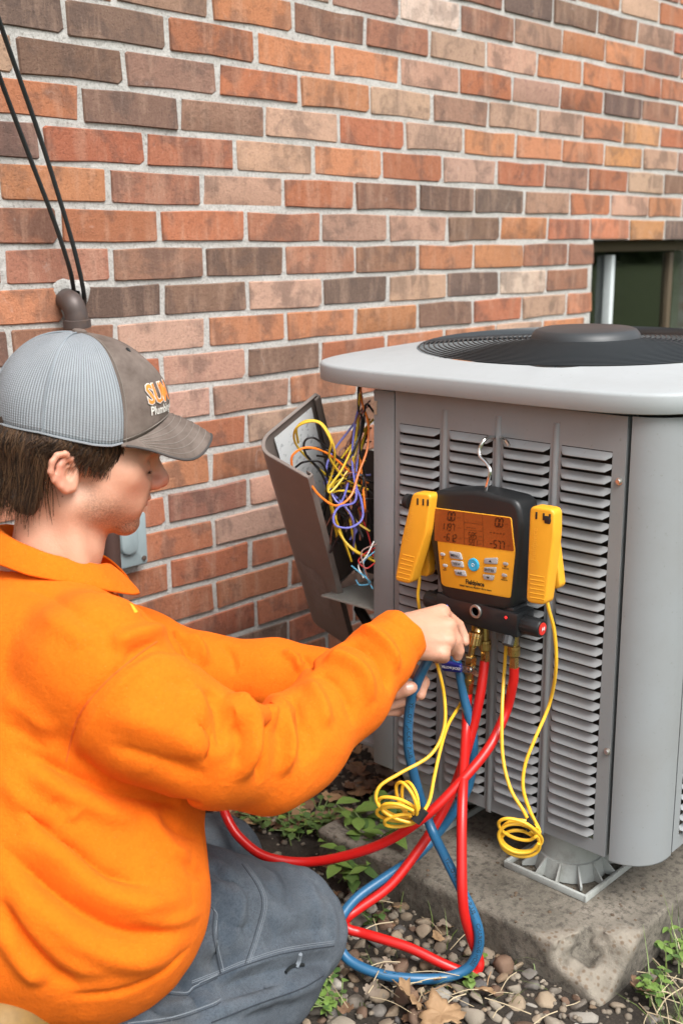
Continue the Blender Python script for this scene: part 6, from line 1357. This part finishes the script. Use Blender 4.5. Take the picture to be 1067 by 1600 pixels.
# tan work boots, soles turned up behind
M_boot = scuffed('tan_boot_leather', (0.22, 0.125, 0.030), 0.6, 0.0, (0.07, 0.05, 0.03), 0.6, 22); M_sole = scuffed('gum_sole', (0.34, 0.22, 0.055), 0.6, 0.0, (0.10, 0.08, 0.05), 0.6, 30)
def boot(a, b, up):
    """a heel, b toe (sole line), up = sole outward"""
    bt = empty('boot', a); put(bt, person); d = nrm(b - a); up = nrm(up - d*np.dot(up, d)); sd = np.cross(d, up); L = np.linalg.norm(b - a)
    half = [(0.0, 0.018), (0.03, 0.034), (0.10, 0.036), (0.20, 0.031), (0.32, 0.032), (0.50, 0.042), (0.68, 0.048), (0.84, 0.043), (0.95, 0.026), (1.0, 0.006)]
    poly = [(t_*L, w) for t_, w in half] + [(t_*L, -w) for t_, w in half[::-1]]
    MB().prism(rpoly(poly, 0.012, 2), a, d, sd, up, -0.004, 0.010, 0.003).build('sole', M_sole, bt); MB().prism(rpoly([(0.0, 0.026), (0.06, 0.033), (0.06, -0.033), (0.0, -0.026)], 0.014, 3), a, d, sd, up, 0.008, 0.024, 0.003).build('heel', M_sole, bt)
    U_ = Sdf(); U_.rc(a + d*0.035 - up*0.034, a + d*L*0.62 - up*0.034, 0.038, 0.040, k=0.03); U_.rc(a + d*L*0.62 - up*0.030, a + d*(L-0.035) - up*0.026, 0.040, 0.030, k=0.03); U_.rc(a + d*0.045 - up*0.04, a + d*0.055 - up*0.13, 0.042, 0.045, k=0.03)
    V_, Q_ = U_.mesh(0.006, lambda X, D: np.maximum(D, (X - a) @ up + 0.002)); mesh_fast('upper', relax(V_, Q_, 2), Q_, M_boot, bt)
boot(P(-42, 1600, 1.20), P(-10, 1770, 1.30), nrm(cdir(-0.45, -0.25, -0.85)))
# ================================================================== ground cover: river stones, litter, weeds, grass
def inpoly(u, v, poly):
    r = False; n = len(poly); j = n - 1
    for i in range(n):
        (xi, yi), (xj, yj) = poly[i], poly[j]
        if (yi > v) != (yj > v) and u < (xj - xi) * (v - yi) / (yj - yi) + xi: r = not r
        j = i
    return r
_gx0, _gy0, _gs = -3.2, -4.7, 0.02; _gt = gh(*np.meshgrid(np.arange(_gx0, 6.4, _gs), np.arange(_gy0, 1.9, _gs), indexing='ij'))
def ghz(x, y):
    i, j = int((x - _gx0) / _gs), int((y - _gy0) / _gs); return float(_gt[min(max(i, 0), _gt.shape[0] - 1), min(max(j, 0), _gt.shape[1] - 1)])
t = NT('river_stone'); oi = t.n.new('ShaderNodeObjectInfo'); n1 = t.noise(60, 5, 0.7); n2 = t.noise(500, 4, 0.75); n3 = t.noise(22, 3)
c = t.mix(t.ramp(n1, [(0.35, 0.0), (0.7, 0.7)]), oi.outputs['Color'], t.mix(0.5, oi.outputs['Color'], (0.05, 0.035, 0.025))); c = t.mix(t.ramp(n2, [(0.6, 0.0), (0.75, 0.45)]), c, (0.42, 0.37, 0.31)); c = t.mix(t.ramp(n2, [(0.25, 0.5), (0.42, 0.0)]), c, (0.03, 0.024, 0.018)); c = t.mix(t.ramp(n3, [(0.55, 0), (0.75, 0.4)]), c, (0.16, 0.11, 0.07))
t.set(Base_Color=c, Roughness=0.68); t.bump(t.math('ADD', n1, n2), 0.45, 0.0018); M_stone = t.m
def stone_mesh(seed):
    bm = bmesh.new(); bmesh.ops.create_icosphere(bm, subdivisions=2, radius=1.0); V = np.array([v.co[:] for v in bm.verts]); r = random.Random(seed)
    sc = np.array([1.0, r.uniform(0.68, 0.95), r.uniform(0.48, 0.72)]); off = 0.30 * vnoise(V + seed * 3.1, 1.1, seed) + 0.10 * vnoise(V, 2.6, seed + 7); V = V * (1 + off[:, None])
    for _ in range(5):                                                 # a few flattened facets
        d = nrm([r.uniform(-1, 1) for _ in range(3)]); h_ = V @ d; lim = np.quantile(h_, 0.78); V -= np.maximum(h_ - lim, 0)[:, None] * d * 0.88
    V *= sc; me = bpy.data.meshes.new('stone'); me.from_pydata([tuple(v) for v in V], [], [[v.index for v in f.verts] for f in bm.faces]); bm.free(); me.update(); me.shade_smooth(); me.materials.append(M_stone); return me
SM = [stone_mesh(s) for s in range(12)]
POLY = [[(505, 1395), (640, 1375), (720, 1410), (840, 1490), (930, 1560), (905, 1615), (560, 1615), (330, 1615), (395, 1575), (520, 1500)]]
SP = [(0.25, 0.20, 0.145), (0.30, 0.235, 0.165), (0.18, 0.155, 0.125), (0.36, 0.31, 0.24), (0.22, 0.15, 0.09), (0.11, 0.105, 0.10), (0.32, 0.245, 0.165), (0.42, 0.385, 0.33), (0.16, 0.095, 0.06), (0.19, 0.175, 0.155)]
def scatter(n_try, poly, rmin, rmax, gap, rs, placed, bias=1.6):
    out = []
    us, vs = [p[0] for p in poly], [p[1] for p in poly]
    for _ in range(n_try):
        u, v = rs.uniform(min(us), max(us)), rs.uniform(min(vs), max(vs))
        if not inpoly(u, v, poly): continue
        q = PZ(u, v, 0.030); r = rmin + (rmax - rmin) * rs.random() ** bias
        if q[0] > px0 - r * 0.5 and q[1] > py0 - r * 0.4: continue
        if any((q[0]-a)**2 + (q[1]-b)**2 < (gap * (r + c)) ** 2 for a, b, c in placed): continue
        placed.append((q[0], q[1], r)); out.append((q[0], q[1], r))
    return out
rs = random.Random(21); placed = []
big = scatter(2600, POLY[0], 0.0125, 0.0235, 0.80, rs, placed, 1.7); big += scatter(4200, POLY[0], 0.0070, 0.0125, 0.80, rs, placed)
big += scatter(300, [(420, 1180), (600, 1180), (640, 1250), (520, 1290), (360, 1290)], 0.012, 0.024, 1.5, rs, placed)[:14]
big += scatter(400, [(930, 1480), (1067, 1430), (1067, 1600), (920, 1600)], 0.010, 0.018, 1.6, rs, placed)[:22]
big = big[:300]
for (x, y, r) in big:
    o = bpy.data.objects.new('stone', SM[rs.randrange(12)]); COL.objects.link(o); o.location = (x, y, ghz(x, y) + r * rs.uniform(-0.05, 0.32)); o.scale = (r, r, r * rs.uniform(0.85, 1.1)); o.rotation_euler = (rs.uniform(-0.35, 0.35), rs.uniform(-0.35, 0.35), rs.uniform(0, 6.28))
    c = SP[rs.randrange(len(SP))]; g = rs.uniform(0.75, 1.15); o.color = (c[0]*g, c[1]*g, c[2]*g, 1); put_fast(o, ground)
# fine gravel and grit between them
mb = MB(); gv, gf = [], []; base = [tuple(v.co) for v in SM[2].vertices]; ico = bmesh.new(); bmesh.ops.create_icosphere(ico, subdivisions=1, radius=1.0); iv = np.array([v.co[:] for v in ico.verts]); iff = [[v.index for v in f.verts] for f in ico.faces]; ico.free()
for i in range(4200):
    x, y = rs.uniform(0.75, 1.75), rs.uniform(0.35, 1.62); 
    if x > px0 and y > py0 and y < py1: continue
    r = rs.uniform(0.0018, 0.0062) * (1 if rs.random() < 0.8 else 1.4); n0 = len(gv); a = rs.uniform(0, 6.28); ca2, sa2 = math.cos(a), math.sin(a); s = (rs.uniform(0.8, 1.2), rs.uniform(0.6, 1), rs.uniform(0.5, 0.8)); z = ghz(x, y) + r * 0.3 if i % 4 == 0 else ghz(x, y) + r * 0.3
    for v in iv: px2, py2 = v[0]*s[0]*r, v[1]*s[1]*r; gv.append((x + px2*ca2 - py2*sa2, y + px2*sa2 + py2*ca2, z + v[2]*s[2]*r))
    gf += [tuple(k + n0 for k in f) for f in iff]
t = NT('fine_gravel'); vc = t.voro(140, 'F1', out='Color'); c = t.mix(t.noise(60, 4), (0.06, 0.048, 0.035), (0.30, 0.25, 0.19)); t.set(Base_Color=c, Roughness=0.85); t.bump(t.noise(700, 3), 0.4, 0.001)
o = mesh_np('gravel', gv, gf, t.m); tag(o, 'fine gravel and grit between the river stones', 'gravel', kind='stuff')

# ---- leaves
def leaf_mat(name, c1, c2, rough=0.55, tr=0.0):
    t = NT(name); n = t.noise(50, 4, 0.65); n2 = t.noise(300, 3); c = t.mix(n, c1, c2); c = t.mix(t.ramp(n2, [(0.6, 0), (0.75, 0.4)]), c, tuple(x * 0.45 for x in c1)); t.set(Base_Color=c, Roughness=rough)
    t.bump(n2, 0.3, 0.0008); return t.m
M_dry = leaf_mat('dry_leaf_tan', (0.20, 0.115, 0.055), (0.38, 0.245, 0.13), 0.7); M_dry2 = leaf_mat('dry_leaf_brown', (0.10, 0.055, 0.030), (0.21, 0.12, 0.065), 0.75); M_dry3 = leaf_mat('dry_leaf_grey', (0.16, 0.125, 0.095), (0.30, 0.24, 0.18), 0.8)
M_lf = leaf_mat('fresh_leaf_green', (0.085, 0.155, 0.030), (0.17, 0.26, 0.055), 0.5); M_lf2 = leaf_mat('deep_leaf_green', (0.040, 0.085, 0.020), (0.085, 0.15, 0.035), 0.5); M_stem = simple('green_stem', (0.12, 0.16, 0.05), 0.6)
MAPLE = [(0, -0.40), (0.10, -0.36), (0.24, -0.44), (0.40, -0.38), (0.36, -0.26), (0.50, -0.24), (0.66, -0.08), (0.54, 0.00), (0.60, 0.14), (0.50, 0.26), (0.36, 0.20), (0.30, 0.26), (0.32, 0.42), (0.18, 0.44), (0.10, 0.60), (0.0, 0.72), (-0.12, 0.58), (-0.20, 0.42), (-0.33, 0.43), (-0.30, 0.25), (-0.37, 0.19), (-0.52, 0.24), (-0.60, 0.12), (-0.53, -0.01), (-0.64, -0.10), (-0.48, -0.25), (-0.35, -0.27), (-0.38, -0.40), (-0.22, -0.43), (-0.09, -0.36)]
def maple(loc, size, rz, curl, mat, seed, tiltx=0.0):
    r = random.Random(seed); mb = MB(); rings = [0.0, 0.35, 0.7, 1.0]; V = [(0, 0, 0)]
    for s in rings[1:]:
        for (x, y) in MAPLE: V.append((x * s, y * s, curl * (0.7 * (x*s)**2 + 0.5 * (y*s)**2) + 0.10 * math.sin(5*x*s + seed) * s + r.uniform(-0.045, 0.045) * s))
    n = len(MAPLE); Fc = [(0, 1 + k, 1 + (k+1) % n) for k in range(n)] + [(1 + i*n + k, 1 + (i+1)*n + k, 1 + (i+1)*n + (k+1) % n, 1 + i*n + (k+1) % n) for i in range(2) for k in range(n)]
    c_, s_ = math.cos(rz), math.sin(rz); ct, st_ = math.cos(tiltx), math.sin(tiltx); out = []
    for x, y, z in V: y, z = y*ct - z*st_, y*st_ + z*ct; out.append((loc[0] + size*(x*c_ - y*s_), loc[1] + size*(x*s_ + y*c_), loc[2] + size*z))
    return out, Fc
def dry_leaf(u, v, z, size, rz, curl, mat, seed, label, tiltx=0.0):
    q = PZ(u, v, z); e = empty('dry_leaf', q); tag(e, label, 'leaf', 'dry leaves on the ground'); V, Fc = maple(q, size, rz, curl, mat, seed, tiltx); o = mesh_np('blade', V, Fc, mat, e); md = o.modifiers.new('thick', 'SOLIDIFY'); md.thickness = 0.0006
    d = np.array([-math.sin(rz), math.cos(rz), 0]); MB().tube(catmull([q - d*size*0.46, q - d*size*0.75 + [0, 0, 0.006], q - d*size*1.0 + [0.004, 0, 0.010]], 4), 0.0009, 5).build('stalk', mat, e)
dry_leaf(637, 1556, 0.052, 0.050, 0.9, 0.55, M_dry, 3, 'curled tan maple leaf standing on the stones in front of the blue hose', 0.75); dry_leaf(690, 1584, 0.050, 0.052, -0.5, 0.25, M_dry, 8, 'flat tan maple leaf at the bottom edge beside the curled leaf', 0.15)
dry_leaf(758, 1548, 0.044, 0.026, 2.0, 0.5, M_dry, 14, 'small tan leaf at the foot of the slab between the stones', 0.4); dry_leaf(1000, 1545, 0.042, 0.032, 1.2, 0.8, M_dry2, 17, 'brown leaf in the grass right of the slab corner', 0.5)
lr = random.Random(31); lv, lf2 = {0: [], 1: [], 2: []}, {0: [], 1: [], 2: []}
for i in range(170):                                                    # leaf litter drifted against the wall and under the unit
    u, v = lr.uniform(330, 640), lr.uniform(1165, 1300)
    if i > 120: u, v = lr.uniform(420, 760), lr.uniform(1330, 1600)
    q = PZ(u, v, 0.035)
    if q[1] > WY - 0.02 or (q[0] > px0 and q[1] < py1 and q[1] > py0): continue
    k = lr.choice((0, 1, 1, 2)); V, Fc = maple((q[0], q[1], lr.uniform(0.025, 0.045)), lr.uniform(0.022, 0.048) * (1 if i <= 120 else 0.5), lr.uniform(0, 6.28), lr.uniform(-0.7, 0.9), None, i, lr.uniform(-0.7, 0.7)); n0 = len(lv[k]); lv[k] += V; lf2[k] += [tuple(x + n0 for x in f) for f in Fc]
allv, allf, mi = [], [], []
for k in range(3): n0 = len(allv); allv += lv[k]; allf += [tuple(x + n0 for x in f) for f in lf2[k]]; mi += [k] * len(lf2[k])
o = mesh_np('leaf_litter', allv, allf, None); [o.data.materials.append(m_) for m_ in (M_dry, M_dry2, M_dry3)]; o.data.polygons.foreach_set('material_index', np.array(mi, np.int32)); tag(o, 'brown leaf litter lying by the wall and the slab', 'leaves', kind='stuff')
# ---- weeds
def leaf_shape(p, d, up, L, w, droop=0.3):
    d = nrm(d); sd = nrm(np.cross(d, up)); up = np.cross(sd, d); V = []; prof = [(0, 0.05), (0.2, 0.62), (0.45, 1.0), (0.7, 0.78), (0.88, 0.38), (1.0, 0.03)]
    for s, ww in prof:
        c = np.asarray(p) + d * L * s - up * droop * L * s * s
        for k, z in ((-1, 0.10), (0, 0.0), (1, 0.10)): V.append(c + sd * k * w * ww * 0.5 + up * abs(k) * z * w * ww)
    return V, [(i*3+k, i*3+k+1, (i+1)*3+k+1, (i+1)*3+k) for i in range(5) for k in (0, 1)]
def weed(u, v, h_, nst, nlf, L, mat, label, seed, spread=0.5, clover=False):
    q = PZ(u, v, 0.020); e = empty('weed', q); tag(e, label, 'plant', 'weeds in the gravel'); r = random.Random(seed)
    for s in range(nst):
        a = r.uniform(0, 6.28); lean = spread * r.uniform(0.3, 1.0); top_ = q + np.array([math.cos(a)*lean*h_, math.sin(a)*lean*h_, h_*r.uniform(0.6, 1.0)]); b0 = q + np.array([r.uniform(-0.3, 0.3)*h_*spread, r.uniform(-0.3, 0.3)*h_*spread, 0]); mid = (b0 + top_)/2 + np.array([0, 0, 0.15*h_])
        path = catmull([b0, mid, top_], 5); MB().tube(path, 0.0011, 5).build('stem', M_stem, e)
        for k in range(nlf):
            t_ = 0.35 + 0.65 * k / max(1, nlf - 1); i = int(t_ * (len(path) - 1)); aa = a + k * 2.1 + r.uniform(-0.4, 0.4); d = np.array([math.cos(aa), math.sin(aa), r.uniform(0.0, 0.5)]); ll = L * r.uniform(0.65, 1.1)
            V, Fc = leaf_shape(path[i], d, (0, 0, 1), ll, ll * (0.62 if not clover else 0.85), r.uniform(0.1, 0.5)); mesh_np('leaf', V, Fc, mat if r.random() < 0.75 else (M_lf2 if mat is M_lf else M_lf), e)
weed(592, 1352, 0.110, 12, 6, 0.044, M_lf, 'bright green broad-leaved weed growing beside the slab under the red hose', 1, 0.75); weed(548, 1378, 0.075, 8, 5, 0.036, M_lf, 'bright green weed at the tip of the near knee', 2, 0.9)
for i, (u, v, lab) in enumerate(((455, 1312, 'low patch of dark green clover behind the red hose and near knee'), (500, 1300, 'low green clover between the leaf litter and the broad-leaved weed'), (420, 1290, 'low green clover next to the far knee'))): weed(u, v, 0.045, 12, 4, 0.016, M_lf2, lab, 20 + i, 1.3, True)
for i, (u, v, lab) in enumerate(((490, 1560, 'low green clover growing at the foot of the near shin'), (520, 1585, 'clump of pale green clover at the bottom edge left of the leaves'), (470, 1520, 'small green sprig beside the black clip on the trousers'), (740, 1535, 'small pale green sprout among the stones left of the broken corner'), (590, 1450, 'tiny green sprout inside the blue hose loop'), (655, 1392, 'tiny green sprout against the slab side'))): weed(u, v, 0.032, 8 if i < 2 else 3, 4, 0.014, M_lf if i % 2 else M_lf2, lab, 40 + i, 1.2, True)
for i, (u, v, lab) in enumerate(((1062, 1512, 'leafy green weed at the right edge beside the slab'), (1018, 1562, 'leafy weed in the grass at the lower right corner'))): weed(u, v, 0.050, 7, 5, 0.017, M_lf, lab, 60 + i, 0.9)
# ---- grass and straw
gr_ = random.Random(77); gvv, gff, gm2 = [], [], []
def blade(x, y, h_, w, a, lean, k):
    z = ghz(x, y); n0 = len(gvv); d = np.array([math.cos(a), math.sin(a), 0]); s = np.array([-d[1], d[0], 0]); 
    for i in range(4):
        t_ = i / 3; c = np.array([x, y, z - 0.002]) + d * lean * h_ * t_ * t_ + np.array([0, 0, h_ * (t_ - 0.25 * lean * t_ * t_)]); ww = w * (1 - 0.9 * t_); gvv.append(tuple(c + s*ww)); gvv.append(tuple(c - s*ww))
    for i in range(3): gff.append((n0+2*i, n0+2*i+1, n0+2*i+3, n0+2*i+2)); gm2.append(k)
for i in range(5200):
    x = gr_.uniform(0.7, 2.3); y = gr_.uniform(-0.1, 0.68)
    edge_ = 0.66 + 0.03 * math.sin(x * 9) - 0.30 * max(0, (1.26 - x)) * 2.2
    if y > edge_: continue
    if gr_.random() < 0.35 and y > edge_ - 0.12: continue
    blade(x, y, gr_.uniform(0.03, 0.10), gr_.uniform(0.0007, 0.0017), gr_.uniform(0, 6.28), gr_.uniform(0.1, 1.0), 0 if gr_.random() < 0.7 else (1 if gr_.random() < 0.6 else 2))
for i in range(9000):
    x = gr_.uniform(-3, 6); y = gr_.uniform(-4.5, 0.3); blade(x, y, gr_.uniform(0.03, 0.08), gr_.uniform(0.001, 0.0025), gr_.uniform(0, 6.28), gr_.uniform(0.1, 1.0), 0 if gr_.random() < 0.8 else 1)
for i in range(60):
    u, v = gr_.uniform(560, 900), gr_.uniform(1420, 1600); q = PZ(u, v, 0.01)
    if q[0] > px0 and q[1] > py0: continue
    blade(q[0], q[1], gr_.uniform(0.02, 0.055), 0.0009, gr_.uniform(0, 6.28), gr_.uniform(0.4, 1.3), 0)
o = mesh_np('grass', gvv, gff, None); [o.data.materials.append(m_) for m_ in (leaf_mat('grass_blade', (0.075, 0.125, 0.022), (0.16, 0.22, 0.05)), leaf_mat('grass_blade_deep', (0.035, 0.07, 0.015), (0.08, 0.12, 0.03)), leaf_mat('straw', (0.30, 0.24, 0.13), (0.45, 0.38, 0.24)))]
o.data.polygons.foreach_set('material_index', np.array(gm2, np.int32)); tag(o, 'green grass at the lower right beside the slab and over the lawn', 'grass', kind='stuff')
mb = MB()
for i in range(120):
    u, v = gr_.uniform(420, 1060), gr_.uniform(1400, 1600) if i < 90 else gr_.uniform(1200, 1300); q = PZ(u, v, 0.044)
    if q[0] > px0 - 0.02 and q[1] > py0 - 0.03: continue
    a = gr_.uniform(0, 6.28); L = gr_.uniform(0.02, 0.075); d = np.array([math.cos(a), math.sin(a), gr_.uniform(-0.12, 0.12)]); mb.tube(catmull([q - d*L/2, q + np.array([gr_.uniform(-.004, .004), gr_.uniform(-.004, .004), 0.003]), q + d*L/2], 3), gr_.uniform(0.0005, 0.0011), 4)
o = mb.build('straw', leaf_mat('dry_straw', (0.30, 0.23, 0.13), (0.50, 0.42, 0.28), 0.7)); tag(o, 'dry straw and twigs strewn over the stones', 'straw', kind='stuff')
# crumbs and dirt on the slab
mb = MB(); 
for i in range(150):
    x, y = px0 + gr_.random() * 0.26, py0 + 0.02 + gr_.random() * 0.5; r = gr_.uniform(0.0010, 0.0034)
    if (x - pc[0]) * pn_[0] + (y - pc[1]) * pn_[1] > -0.02: continue
    mb.lathe((x, y, PT - 0.001), (gr_.uniform(-.5, .5), gr_.uniform(-.5, .5), 1), [(0, r*0.8), (r*0.6, r), (r*1.0, r*0.5)], 6)
o = mb.build('slab_crumbs', leaf_mat('dark_crumbs', (0.03, 0.024, 0.018), (0.16, 0.11, 0.07), 0.9), pad); o['kind'] = 'stuff'
